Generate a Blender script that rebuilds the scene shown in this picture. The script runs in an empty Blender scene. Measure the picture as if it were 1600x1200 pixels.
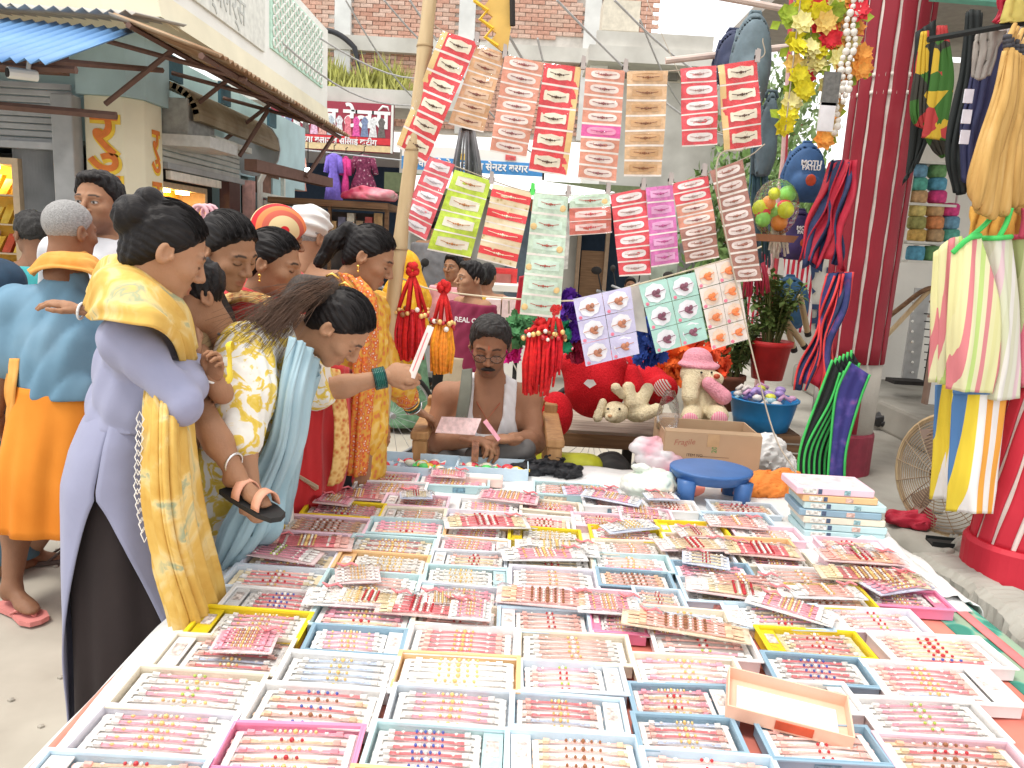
import bpy, math, random
import numpy as np
from mathutils import Vector, Matrix, Euler
random.seed(7); np.random.seed(7)
S = bpy.context.scene
C = S.collection
# ------------------------------------------------------------------ camera
FPX = 1186.0; CAMH = 1.5; PITCH = math.radians(10.5); ROLL = math.radians(3.3)
_f = Vector((0, math.cos(PITCH), -math.sin(PITCH))); _r = Vector((1, 0, 0)); _u = _r.cross(_f)
CU = math.cos(ROLL)*_u - math.sin(ROLL)*_r
CR = math.cos(ROLL)*_r + math.sin(ROLL)*_u
CAM = Vector((0, 0, CAMH))
cam = bpy.data.objects.new('camera', bpy.data.cameras.new('camera')); C.objects.link(cam)
m = Matrix((CR, CU, -_f)).transposed().to_4x4(); m.translation = CAM
cam.matrix_world = m
cam.data.sensor_width = 36; cam.data.lens = 36*FPX/1600; cam.data.clip_end = 500; cam.data.clip_start = .05
S.camera = cam
# ------------------------------------------------------------------ light
W = bpy.data.worlds.new('World'); S.world = W; W.use_nodes = True
nt = W.node_tree; nt.nodes.clear()
sky = nt.nodes.new('ShaderNodeTexSky'); sky.sky_type = 'NISHITA'; sky.sun_disc = False
SUN_EL, SUN_AZ = math.radians(62), math.radians(-35)
sky.sun_elevation = SUN_EL; sky.sun_rotation = SUN_AZ; sky.air_density = 1.0; sky.dust_density = 6.0; sky.ozone_density = .5
mixc = nt.nodes.new('ShaderNodeMix'); mixc.data_type = 'RGBA'; mixc.inputs[0].default_value = .74
mixc.inputs[7].default_value = (11.5, 11.4, 11.2, 1)          # even cloud cover over the clear sky
bg = nt.nodes.new('ShaderNodeBackground'); bg.inputs[1].default_value = .12
out = nt.nodes.new('ShaderNodeOutputWorld')
nt.links.new(sky.outputs[0], mixc.inputs[6]); nt.links.new(mixc.outputs[2], bg.inputs[0]); nt.links.new(bg.outputs[0], out.inputs[0])
sun = bpy.data.objects.new('sun', bpy.data.lights.new('sun', 'SUN')); C.objects.link(sun)
sun.data.energy = 1.4; sun.data.angle = math.radians(16); sun.data.color = (1, .95, .87)
d = Vector((math.sin(SUN_AZ)*math.cos(SUN_EL), -math.cos(SUN_AZ)*math.cos(SUN_EL)*.6, math.sin(SUN_EL)))
sun.rotation_euler = d.to_track_quat('Z', 'Y').to_euler()
S.view_settings.view_transform = 'Standard'; S.view_settings.look = 'None'
S.view_settings.exposure = .6; S.view_settings.gamma = 1
S.cycles.max_bounces = 8; S.cycles.transparent_max_bounces = 12; S.cycles.use_denoising = True
# ------------------------------------------------------------------ helpers
def P(px, py, Y):                       # photo pixel + distance along the street -> point
    d = _f*FPX + CR*(px-800) - CU*(py-600)
    return CAM + d*(Y/d.y)
def PZ(px, py, z):                      # photo pixel on a level surface
    d = _f*FPX + CR*(px-800) - CU*(py-600)
    return CAM + d*((z-CAMH)/d.z)
def PX(px, py, x):                      # photo pixel on a wall along the street
    d = _f*FPX + CR*(px-800) - CU*(py-600)
    return CAM + d*(x/d.x)
def V(*a): return Vector(a)
MATS = {}
def _n(nt, t, **k):
    n = nt.nodes.new(t)
    for a, b in k.items(): setattr(n, a, b)
    return n
def newmat(name):
    m = bpy.data.materials.new(name); m.use_nodes = True
    return m, m.node_tree, m.node_tree.nodes['Principled BSDF']
def lin(c):
    return tuple(((x/12.92) if x <= .04045 else ((x+.055)/1.055)**2.4) for x in c)
def M(name, col=(.5,.5,.5), rough=.6, var=.12, scale=18, bump=.0, bscale=60, metal=0, spec=.4, alpha=1, trans=0, emit=0, sss=0, sheen=0, stretch=None, coat=0):
    """procedural material: colour with noise variation, optional relief"""
    if name in MATS: return MATS[name]
    m, nt, b = newmat(name)
    tc = _n(nt, 'ShaderNodeTexCoord'); mp = _n(nt, 'ShaderNodeMapping')
    if stretch: mp.inputs['Scale'].default_value = stretch
    nt.links.new(tc.outputs['Object'], mp.inputs[0])
    no = _n(nt, 'ShaderNodeTexNoise'); no.inputs['Scale'].default_value = scale; no.inputs['Detail'].default_value = 5
    nt.links.new(mp.outputs[0], no.inputs[0])
    rp = _n(nt, 'ShaderNodeValToRGB')
    lo = tuple(max(0, c*(1-var)) for c in col); hi = tuple(min(1, c*(1+var)) for c in col)
    rp.color_ramp.elements[0].position = .3; rp.color_ramp.elements[1].position = .7
    rp.color_ramp.elements[0].color = (*lo, 1); rp.color_ramp.elements[1].color = (*hi, 1)
    nt.links.new(no.outputs[0], rp.inputs[0]); nt.links.new(rp.outputs[0], b.inputs['Base Color'])
    b.inputs['Roughness'].default_value = rough; b.inputs['Metallic'].default_value = metal
    b.inputs['Specular IOR Level'].default_value = spec; b.inputs['Alpha'].default_value = alpha
    b.inputs['Transmission Weight'].default_value = trans
    if coat: b.inputs['Coat Weight'].default_value = coat; b.inputs['Coat Roughness'].default_value = .15
    if sss:
        b.inputs['Subsurface Weight'].default_value = sss; b.inputs['Subsurface Radius'].default_value = (.012, .005, .003); b.inputs['Subsurface Scale'].default_value = 1
    if sheen: b.inputs['Sheen Weight'].default_value = sheen
    if emit:
        b.inputs['Emission Color'].default_value = (*col, 1); b.inputs['Emission Strength'].default_value = emit
    if bump:
        n2 = _n(nt, 'ShaderNodeTexNoise'); n2.inputs['Scale'].default_value = bscale; n2.inputs['Detail'].default_value = 4
        nt.links.new(mp.outputs[0], n2.inputs[0])
        bp = _n(nt, 'ShaderNodeBump'); bp.inputs['Strength'].default_value = bump; bp.inputs['Distance'].default_value = .01
        nt.links.new(n2.outputs[0], bp.inputs['Height']); nt.links.new(bp.outputs[0], b.inputs['Normal'])
    MATS[name] = m
    return m
def MVC(name, rough=.55, bump=0, bscale=80, sss=0, spec=.4, sheen=0, stretch=None):
    """material whose colour comes from the mesh's own colour attribute"""
    if name in MATS: return MATS[name]
    m, nt, b = newmat(name)
    a = _n(nt, 'ShaderNodeVertexColor'); a.layer_name = 'Col'
    tc = _n(nt, 'ShaderNodeTexCoord'); mp = _n(nt, 'ShaderNodeMapping'); nt.links.new(tc.outputs['Object'], mp.inputs[0])
    if stretch: mp.inputs['Scale'].default_value = stretch
    no = _n(nt, 'ShaderNodeTexNoise'); no.inputs['Scale'].default_value = 35; no.inputs['Detail'].default_value = 5
    nt.links.new(mp.outputs[0], no.inputs[0])
    mr = _n(nt, 'ShaderNodeMapRange'); mr.inputs[3].default_value = .86; mr.inputs[4].default_value = 1.12
    nt.links.new(no.outputs[0], mr.inputs[0])
    mx = _n(nt, 'ShaderNodeVectorMath', operation='SCALE')
    nt.links.new(a.outputs[0], mx.inputs[0]); nt.links.new(mr.outputs[0], mx.inputs['Scale']); nt.links.new(mx.outputs[0], b.inputs['Base Color'])
    b.inputs['Roughness'].default_value = rough; b.inputs['Specular IOR Level'].default_value = spec
    if sheen: b.inputs['Sheen Weight'].default_value = sheen
    if sss:
        b.inputs['Subsurface Weight'].default_value = sss; b.inputs['Subsurface Radius'].default_value = (.012, .005, .003); b.inputs['Subsurface Scale'].default_value = 1
    if bump:
        n2 = _n(nt, 'ShaderNodeTexNoise'); n2.inputs['Scale'].default_value = bscale; n2.inputs['Detail'].default_value = 4
        nt.links.new(mp.outputs[0], n2.inputs[0])
        bp = _n(nt, 'ShaderNodeBump'); bp.inputs['Strength'].default_value = bump; bp.inputs['Distance'].default_value = .01
        nt.links.new(n2.outputs[0], bp.inputs['Height']); nt.links.new(bp.outputs[0], b.inputs['Normal'])
    MATS[name] = m
    return m
def MP(name, stops, kind='noise', scale=8, rough=.7, stretch=None, rot=None, bump=0, distort=0, coord='Object', detail=4, spec=.3, interp='LINEAR', metal=0):
    """patterned material: a texture through a colour ramp; stops = [(pos,(r,g,b)),...]"""
    if name in MATS: return MATS[name]
    m, nt, b = newmat(name)
    tc = _n(nt, 'ShaderNodeTexCoord'); mp = _n(nt, 'ShaderNodeMapping'); nt.links.new(tc.outputs[coord], mp.inputs[0])
    if stretch: mp.inputs['Scale'].default_value = stretch
    if rot: mp.inputs['Rotation'].default_value = rot
    if kind == 'noise':
        t = _n(nt, 'ShaderNodeTexNoise'); t.inputs['Detail'].default_value = detail; t.inputs['Distortion'].default_value = distort
    elif kind == 'voronoi':
        t = _n(nt, 'ShaderNodeTexVoronoi')
    elif kind == 'cells':
        t = _n(nt, 'ShaderNodeTexVoronoi')
    elif kind == 'wave':
        t = _n(nt, 'ShaderNodeTexWave'); t.inputs['Distortion'].default_value = distort; t.inputs['Detail'].default_value = 3
    elif kind == 'saw':
        t = _n(nt, 'ShaderNodeTexWave', wave_profile='SAW'); t.inputs['Distortion'].default_value = distort
    t.inputs['Scale'].default_value = scale
    nt.links.new(mp.outputs[0], t.inputs[0])
    rp = _n(nt, 'ShaderNodeValToRGB'); rp.color_ramp.interpolation = interp
    while len(rp.color_ramp.elements) < len(stops): rp.color_ramp.elements.new(.5)
    for e, (p, c) in zip(rp.color_ramp.elements, sorted(stops, key=lambda s: s[0])): e.position = p; e.color = (*c, 1)
    nt.links.new(t.outputs[1 if kind == 'cells' else 0], rp.inputs[0]); nt.links.new(rp.outputs[0], b.inputs['Base Color'])
    b.inputs['Roughness'].default_value = rough; b.inputs['Specular IOR Level'].default_value = spec; b.inputs['Metallic'].default_value = metal
    if bump:
        bp = _n(nt, 'ShaderNodeBump'); bp.inputs['Strength'].default_value = bump; bp.inputs['Distance'].default_value = .01
        nt.links.new(t.outputs[0], bp.inputs['Height']); nt.links.new(bp.outputs[0], b.inputs['Normal'])
    MATS[name] = m
    return m
def tag(o, label=None, cat=None, group=None, kind=None):
    if label: o['label'] = label
    if cat: o['category'] = cat
    if group: o['group'] = group
    if kind: o['kind'] = kind
    return o
def thing(name, label, cat, loc=(0,0,0), rot=(0,0,0), group=None, parent=None):
    o = bpy.data.objects.new(name, None); C.objects.link(o); o.empty_display_size = .1
    o.location = loc; o.rotation_euler = rot
    return tag(o, label, cat, group)
def link(name, me, parent=None, loc=None, rot=None):
    o = bpy.data.objects.new(name, me); C.objects.link(o)
    if parent is not None: o.parent = parent
    if loc is not None: o.location = loc
    if rot is not None: o.rotation_euler = rot
    return o
def copytree(o, parent=None):
    c = o.copy(); C.objects.link(c)
    if parent is not None: c.parent = parent
    for ch in list(o.children): copytree(ch, c)
    return c
class MB:
    """collects shapes into one mesh"""
    def __init__(s): s.v = []; s.f = []; s.mi = []; s.c = []; s.cur = 0; s.col = None
    def raw(s, vs, fs):
        o = len(s.v); s.v += [tuple(v) for v in vs]; s.f += [tuple(i+o for i in f) for f in fs]; s.mi += [s.cur]*len(fs)
        s.c += [s.col or (1,1,1)]*len(vs); return s
    def box(s, c, d, R=None, taper=1):
        x, y, z = d[0]/2, d[1]/2, d[2]/2; t = taper
        vs = [(-x,-y,-z),(x,-y,-z),(x,y,-z),(-x,y,-z),(-x*t,-y*t,z),(x*t,-y*t,z),(x*t,y*t,z),(-x*t,y*t,z)]
        vs = [(R @ Vector(v) if R else Vector(v)) + Vector(c) for v in vs]
        return s.raw(vs, [(0,3,2,1),(4,5,6,7),(0,1,5,4),(1,2,6,5),(2,3,7,6),(3,0,4,7)])
    def bevbox(s, c, d, b=.01, R=None):
        """box with chamfered vertical and top edges"""
        x, y, z = d[0]/2, d[1]/2, d[2]/2; b = min(b, x*.9, y*.9, z*.9)
        def ring(zz, i):
            X, Y = x-i, y-i
            return [(-X+b,-Y,zz),(X-b,-Y,zz),(X,-Y+b,zz),(X,Y-b,zz),(X-b,Y,zz),(-X+b,Y,zz),(-X,Y-b,zz),(-X,-Y+b,zz)]
        rs = [ring(-z, b*.7), ring(-z+b, 0), ring(z-b, 0), ring(z, b*.7)]
        return s.rings([[(R @ Vector(p) if R else Vector(p))+Vector(c) for p in r] for r in rs])
    def rings(s, rs, cap=True, close=True):
        n = len(rs[0]); vs = [p for r in rs for p in r]; fs = []
        for i in range(len(rs)-1):
            for j in range(n if close else n-1):
                a, b2 = i*n+j, i*n+(j+1) % n
                fs.append((a, b2, b2+n, a+n))
        if cap and close:
            fs.append(tuple(range(n-1, -1, -1))); fs.append(tuple((len(rs)-1)*n+j for j in range(n)))
        return s.raw(vs, fs)
    def tube(s, pts, r, seg=8, cap=True):
        pts = [Vector(p) for p in pts]; rr = r if hasattr(r, '__len__') else [r]*len(pts); rs = []
        t0 = (pts[1]-pts[0]).normalized(); up = Vector((0,0,1)) if abs(t0.z) < .9 else Vector((1,0,0))
        n = t0.cross(up).normalized()
        for i, p in enumerate(pts):
            t = (pts[min(i+1, len(pts)-1)]-pts[max(i-1, 0)]).normalized()
            n = (n - t*n.dot(t)).normalized(); b = t.cross(n)
            rs.append([p+(n*math.cos(a)+b*math.sin(a))*rr[i] for a in [2*math.pi*k/seg for k in range(seg)]])
        return s.rings(rs, cap)
    def lathe(s, prof, c=(0,0,0), seg=16, cap=True, R=None, sx=1, sy=1):
        rs = []
        for r, z in prof:
            rs.append([(R @ Vector((r*sx*math.cos(a), r*sy*math.sin(a), z)) if R else Vector((r*sx*math.cos(a), r*sy*math.sin(a), z)))+Vector(c) for a in [2*math.pi*k/seg for k in range(seg)]])
        return s.rings(rs, cap)
    def ball(s, c, r, seg=8, n=5, sc=(1,1,1), R=None):
        rs = []
        for i in range(n+1):
            t = math.pi*(i/n)*.98+.03
            rs.append([((R @ Vector((math.sin(t)*math.cos(a)*r*sc[0], math.sin(t)*math.sin(a)*r*sc[1], -math.cos(t)*r*sc[2]))) if R else Vector((math.sin(t)*math.cos(a)*r*sc[0], math.sin(t)*math.sin(a)*r*sc[1], -math.cos(t)*r*sc[2])))+Vector(c) for a in [2*math.pi*k/seg for k in range(seg)]])
        return s.rings(rs)
    def prism(s, poly, a, b, ax=None):
        """poly = list of Vectors (one face); extruded by vector b-a"""
        e = Vector(b)-Vector(a); n = len(poly); vs = [Vector(p) for p in poly]+[Vector(p)+e for p in poly]
        fs = [tuple(range(n-1, -1, -1)), tuple(range(n, 2*n))]+[(i, (i+1) % n, (i+1) % n+n, i+n) for i in range(n)]
        return s.raw(vs, fs)
    def slab(s, quad, th):
        """four corners + thickness vector"""
        return s.prism(quad, (0,0,0), th)
    def grid(s, G):
        n, m2 = len(G), len(G[0]); vs = [p for r in G for p in r]
        return s.raw(vs, [(i*m2+j, i*m2+j+1, (i+1)*m2+j+1, (i+1)*m2+j) for i in range(n-1) for j in range(m2-1)])
    def build(s, name, mat, parent=None, smooth=False, off=None, solid=0, loc=None, rot=None, me_only=False, bevel=0):
        if off is None: off = parent.location if parent is not None else Vector((0,0,0))
        if parent is not None and parent.parent is not None and off == parent.location: off = parent.location+parent.parent.location
        off = Vector(off)
        me = bpy.data.meshes.new(name); me.from_pydata([Vector(v)-off for v in s.v], [], s.f)
        for mm in (mat if isinstance(mat, (list, tuple)) else [mat]): me.materials.append(mm)
        if any(s.mi): me.polygons.foreach_set('material_index', s.mi)
        if any(c != (1,1,1) for c in s.c):
            ca = me.color_attributes.new('Col', 'FLOAT_COLOR', 'POINT')
            ca.data.foreach_set('color', [x for c in s.c for x in (*c, 1)])
        if smooth: me.polygons.foreach_set('use_smooth', [True]*len(me.polygons))
        me.update()
        if me_only: return me
        o = link(name, me, parent, loc, rot)
        if solid:
            md = o.modifiers.new('thick', 'SOLIDIFY'); md.thickness = solid; md.offset = 0
        if bevel:
            md = o.modifiers.new('bev', 'BEVEL'); md.width = bevel; md.segments = 2; md.limit_method = 'ANGLE'
        return o
def RZ(a): return Matrix.Rotation(a, 3, 'Z')
def RX(a): return Matrix.Rotation(a, 3, 'X')
def RY(a): return Matrix.Rotation(a, 3, 'Y')
def frame(t, up=(0,0,1)):
    """matrix whose z axis is t"""
    t = Vector(t).normalized(); up = Vector(up)
    x = up.cross(t)
    if x.length < 1e-4: x = Vector((1,0,0)).cross(t)
    x.normalize(); y = t.cross(x)
    return Matrix((x, y, t)).transposed()
def cr(pts, n):
    """Catmull-Rom resampling of points (any dimension numpy) to n samples"""
    p = np.array([list(q) for q in pts], float); k = len(p)
    if k == 2:
        t = np.linspace(0, 1, n)[:, None]; return p[0]*(1-t)+p[1]*t
    e = np.vstack([2*p[0]-p[1], p, 2*p[-1]-p[-2]]); u = np.linspace(0, k-1-1e-6, n); i = u.astype(int); t = (u-i)[:, None]
    a, b, c2, d2 = e[i], e[i+1], e[i+2], e[i+3]
    return .5*(2*b+(c2-a)*t+(2*a-5*b+4*c2-d2)*t*t+(3*b-a-3*c2+d2)*t**3)
def sheet(name, rows, mat, parent=None, nu=40, nv=40, fold=0, ffreq=6, fdir=0, noise=0, thick=.004, seed=0, fray=0, wander=.6, fpow=1, pin=0, smooth=True):
    """cloth surface through a net of control points (world), with folds running along u (rows) ; solidified"""
    rng = np.random.RandomState(seed)
    R = [cr(r, nv) for r in rows]; G = np.array([cr([R[k][j] for k in range(len(R))], nu) for j in range(nv)])   # nv x nu x 3
    G = G.transpose(1, 0, 2)                                                                                     # nu x nv x 3
    du = np.gradient(G, axis=0); dv = np.gradient(G, axis=1); N = np.cross(du, dv); N /= np.linalg.norm(N, axis=2, keepdims=True)+1e-9
    u = np.linspace(0, 1, nu)[:, None]; v = np.linspace(0, 1, nv)[None, :]
    ph = rng.rand(6)*6.28
    along, across = (u, v) if fdir == 0 else (v, u)
    w = across + wander*.06*np.sin(along*5+ph[0]) + wander*.03*np.sin(along*11+ph[1])
    s = np.sin(w*ffreq*6.283+ph[2])+.55*np.sin(w*ffreq*6.283*1.73+ph[3])+.35*np.sin(w*ffreq*6.283*2.9+ph[4]+along*3)
    amp = fold*(pin+(1-pin)*along**fpow)
    D = amp*s*.6
    if noise: D = D+noise*(np.sin(u*17+ph[0]+3*np.sin(v*9+ph[1]))+np.sin(v*23+ph[2]+2.5*np.sin(u*13+ph[3])))*.5
    G = G+N*D[:, :, None]
    b = MB(); b.grid([[Vector(q) for q in r] for r in G])
    return b.build(name, mat, parent, smooth=smooth, solid=thick)
# text
def text_mesh(txt, size, mat, name, parent=None, loc=(0,0,0), rot=None, ext=.003, M4=None, align='CENTER', bold=0, sx=1, shear=0):
    cu = bpy.data.curves.new(name, 'FONT'); cu.body = txt; cu.size = size; cu.extrude = ext; cu.align_x = align; cu.align_y = 'CENTER'; cu.offset = bold; cu.resolution_u = 2; cu.shear = shear
    o = bpy.data.objects.new(name, cu); C.objects.link(o)
    dg = bpy.context.evaluated_depsgraph_get(); me = bpy.data.meshes.new_from_object(o.evaluated_get(dg))
    bpy.data.objects.remove(o); bpy.data.curves.remove(cu)
    me.materials.clear(); me.materials.append(mat)
    if sx != 1: me.transform(Matrix.Diagonal((sx, 1, 1, 1)))
    if M4 is not None: me.transform(M4)
    o = link(name, me, parent, loc, rot)
    return o
def basis(o, x, y):
    """4x4 with given x and y axes (orthonormalised) and origin"""
    x = Vector(x).normalized(); z = x.cross(Vector(y)).normalized(); y = z.cross(x)
    m = Matrix((x, y, z)).transposed().to_4x4(); m.translation = Vector(o); return m
# =================================================================== SMOOTH SHAPES (distance fields -> one mesh)
def npv(v): return np.array([v[0], v[1], v[2]], np.float32)
def rcone(Q, a, b, r1, r2):
    a, b = npv(a), npv(b); ba = b-a; L = float(ba@ba)+1e-12
    t = np.clip(((Q-a)@ba)/L, 0, 1)
    return np.linalg.norm(Q-a-t[:, None]*ba, axis=1)-(r1+(r2-r1)*t)
def fcone(Q, a, b, r1, r2, fl, n):
    n = npv(n); n = n/np.linalg.norm(n); a, b = npv(a), npv(b); k = 1/fl-1
    Q2 = Q+n*(((Q-a)@n)*k)[:, None]; b2 = b+n*float((b-a)@n)*k
    return rcone(Q2, a, b2, r1, r2)*(fl if fl < 1 else 1)
def ellip(Q, c, r, R=None):
    q = Q-npv(c)
    if R is not None: q = q@np.array(R, np.float32)
    r = npv(r); k0 = np.linalg.norm(q/r, axis=1); k1 = np.linalg.norm(q/(r*r), axis=1)+1e-9
    return k0*(k0-1)/k1
def smin(a, b, k):
    h = np.clip(.5+.5*(b-a)/k, 0, 1); return b*(1-h)+a*h-k*h*(1-h)
def smax(a, b, k): return -smin(-a, -b, k)
def usum(ps, k=.02):
    """ps = list of callables Q->d ; smooth union"""
    def f(Q):
        d = ps[0](Q)
        for p in ps[1:]: d = smin(d, p(Q), k)
        return d
    return f
def rc(a, b, r1, r2): return lambda Q: rcone(Q, a, b, r1, r2)
def fc(a, b, r1, r2, fl, n): return lambda Q: fcone(Q, a, b, r1, r2, fl, n)
def el(c, r, R=None): return lambda Q: ellip(Q, c, r, R)
def wrinkle(Q, amp, k=26, seed=0, squash=(1,1,1)):
    x, y, z = Q[:,0]*squash[0]+seed, Q[:,1]*squash[1]+seed*2, Q[:,2]*squash[2]
    a = k*(z+.45*x*np.sin(3*y+seed)+.35*y)+2.4*np.sin(9*y+6*x)+1.8*np.sin(13*z+4*x); e = k*.7*(.5*z-x+.6*y)+2.2*np.sin(10*z+3*y)
    msk = .35+.65*np.clip(.5+.8*np.sin(6.3*x+2.1*seed+2*np.sin(5*z))*np.sin(7.1*z+4*y+seed), 0, 1)
    return amp*msk*(1-2*np.abs(np.sin(a*.5))**.8+.5*np.sin(e))
def sdf_mesh(fn, lo, hi, h):
    lo = npv(lo)-2*h; hi = npv(hi)+2*h; s = 4
    n = (np.ceil((hi-lo)/h/s).astype(int)+1)*s
    cx = [lo[i]+(np.arange(n[i]//s)*s+s/2-.5)*h for i in range(3)]
    G = np.stack(np.meshgrid(*cx, indexing='ij'), -1).reshape(-1, 3).astype(np.float32)
    Dc = fn(G).reshape([k//s for k in n]); act = np.abs(Dc) < s*h*1.35+.012
    D = np.repeat(np.repeat(np.repeat(Dc, s, 0), s, 1), s, 2).astype(np.float32)
    mk = np.repeat(np.repeat(np.repeat(act, s, 0), s, 1), s, 2); I = np.argwhere(mk)
    Q = (lo+I*h).astype(np.float32); D[mk] = fn(Q)
    sg = D < 0
    c = [sg[a:n[0]-1+a, b:n[1]-1+b, e:n[2]-1+e] for a in (0,1) for b in (0,1) for e in (0,1)]
    anyv = np.logical_or.reduce(c); allv = np.logical_and.reduce(c); cell = anyv & ~allv
    ci = np.argwhere(cell); idx = -np.ones(cell.shape, np.int64); idx[cell] = np.arange(len(ci))
    off = np.array([(a,b,e) for a in (0,1) for b in (0,1) for e in (0,1)])
    vals = np.stack([D[ci[:,0]+o[0], ci[:,1]+o[1], ci[:,2]+o[2]] for o in off], 1)
    acc = np.zeros((len(ci), 3)); cnt = np.zeros(len(ci))
    for i in range(8):
        for j in range(i+1, 8):
            if np.abs(off[i]-off[j]).sum() != 1: continue
            cr_ = (vals[:,i] < 0) != (vals[:,j] < 0)
            t = np.where(cr_, vals[:,i]/(vals[:,i]-vals[:,j]+1e-12), 0)
            acc += np.where(cr_[:,None], off[i]+(off[j]-off[i])*t[:,None], 0); cnt += cr_
    vs = lo+(ci+acc/np.maximum(cnt,1)[:,None])*h
    F = []
    for ax in range(3):
        a1, a2 = (ax+1) % 3, (ax+2) % 3
        sl0 = [slice(1,-1)]*3; sl1 = [slice(1,-1)]*3; sl0[ax] = slice(0, n[ax]-1); sl1[ax] = slice(1, n[ax])
        A, B = sg[tuple(sl0)], sg[tuple(sl1)]; e = np.argwhere(A != B)
        if not len(e): continue
        st = A[e[:,0], e[:,1], e[:,2]]
        p = e.copy(); p[:,a1] += 1; p[:,a2] += 1
        def ix(d1, d2):
            q = p.copy(); q[:,a1] += d1; q[:,a2] += d2; return idx[q[:,0], q[:,1], q[:,2]]
        q4 = np.stack([ix(-1,-1), ix(0,-1), ix(0,0), ix(-1,0)], 1)
        q4[~st] = q4[~st][:, ::-1]; F.append(q4[(q4 >= 0).all(1)])
    return vs, np.concatenate(F) if F else np.zeros((0,4), int)
def np_obj(name, parts, mat, parent=None, cols=None, off=None, rot=None, loc=None):
    """parts = list of (verts Nx3, faces Mx4 [, colours Nx3]); joined in one smooth mesh"""
    if off is None: off = np.array(parent.location) if parent is not None else np.zeros(3)
    if parent is not None and parent.parent is not None and rot is None: off = np.array(parent.location+parent.parent.location)
    vs, fs, cs = [], [], []; k = 0
    for p in parts:
        vs.append(np.asarray(p[0])-off); fs.append(np.asarray(p[1])+k); k += len(p[0])
        if len(p) > 2: cs.append(p[2])
    vs = np.concatenate(vs); fs = np.concatenate(fs)
    me = bpy.data.meshes.new(name); me.from_pydata(vs, [], fs.tolist())
    for mm in (mat if isinstance(mat, (list, tuple)) else [mat]): me.materials.append(mm)
    if cs:
        cs = np.concatenate(cs); ca = me.color_attributes.new('Col', 'FLOAT_COLOR', 'POINT')
        ca.data.foreach_set('color', np.concatenate([cs, np.ones((len(cs),1))], 1).astype(np.float32).ravel())
    me.polygons.foreach_set('use_smooth', np.ones(len(me.polygons), bool)); me.update()
    return link(name, me, parent, loc, rot)
def bbox(pts, pad):
    a = np.array([list(p) for p in pts], float); return a.min(0)-pad, a.max(0)+pad
# ------------------------------------------------------------------ heads
def head_fn(male):
    w = 1.04 if male else 1.0; jw = 1.12 if male else 1.0
    def f(Q):
        X = np.abs(Q[:,0]); QS = Q.copy(); QS[:,0] = X
        d = ellip(Q, (0,-.012,.034), (.073*w,.093,.083))
        d = smin(d, ellip(Q, (0,.028,-.028), (.059*w,.063,.082)), .03)
        d = smin(d, ellip(Q, (0,.03,-.072), (.046*jw,.052,.036)), .025)
        d = smin(d, rcone(Q, (-.010*jw,.068,-.098), (.010*jw,.068,-.098), .017, .017), .022)
        d = smin(d, ellip(QS, (.043*w,.058,-.022), (.021,.022,.02)), .022)
        d = smin(d, rcone(QS, (.012,.083,.022), (.043,.071,.020), .0115, .010), .014)
        d = smax(d, -ellip(QS, (.032,.100,.002), (.017,.019,.012)), .014)
        d = smin(d, ellip(QS, (.0315,.0725,.001), (.0165,.0155,.0135)), .004)
        nl = .004 if male else 0
        d = smin(d, rcone(Q, (0,.087,.012), (0,.110+nl,-.026), .0075, .0115), .010)
        d = smin(d, ellip(QS, (.012,.098,-.033), (.010,.012,.0085)), .007)
        d = smax(d, -ellip(QS, (.0065,.101,-.0435), (.0042,.006,.004)), .003)
        d = smin(d, rcone(QS, (0,.0925,-.062), (.020,.080,-.066), .0070, .0040), .008)
        d = smin(d, rcone(QS, (0,.0915,-.0755), (.017,.081,-.0715), .0080, .0045), .008)
        d = smax(d, -rcone(QS, (0,.1015,-.0685), (.021,.087,-.0688), .0026, .002), .003)
        e = ellip(QS, (.077*w,-.016,-.006), (.0105,.020,.031))
        e = smax(e, -ellip(QS, (.090*w,-.012,-.001), (.012,.013,.021)), .004)
        e = smin(e, ellip(QS, (.083*w,.002,-.01), (.006,.006,.009)), .004)
        d = smin(d, e, .008)
        d = smin(d, rcone(Q, (0,-.022,-.05), (0,-.040,-.17), .050*jw, .053*jw), .03)
        return d
    return f
_hc = {}
def head_mesh(male):
    if male not in _hc: _hc[male] = sdf_mesh(head_fn(male), (-.1,-.12,-.19), (.1,.14,.13), .0034)
    return _hc[male]
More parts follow.
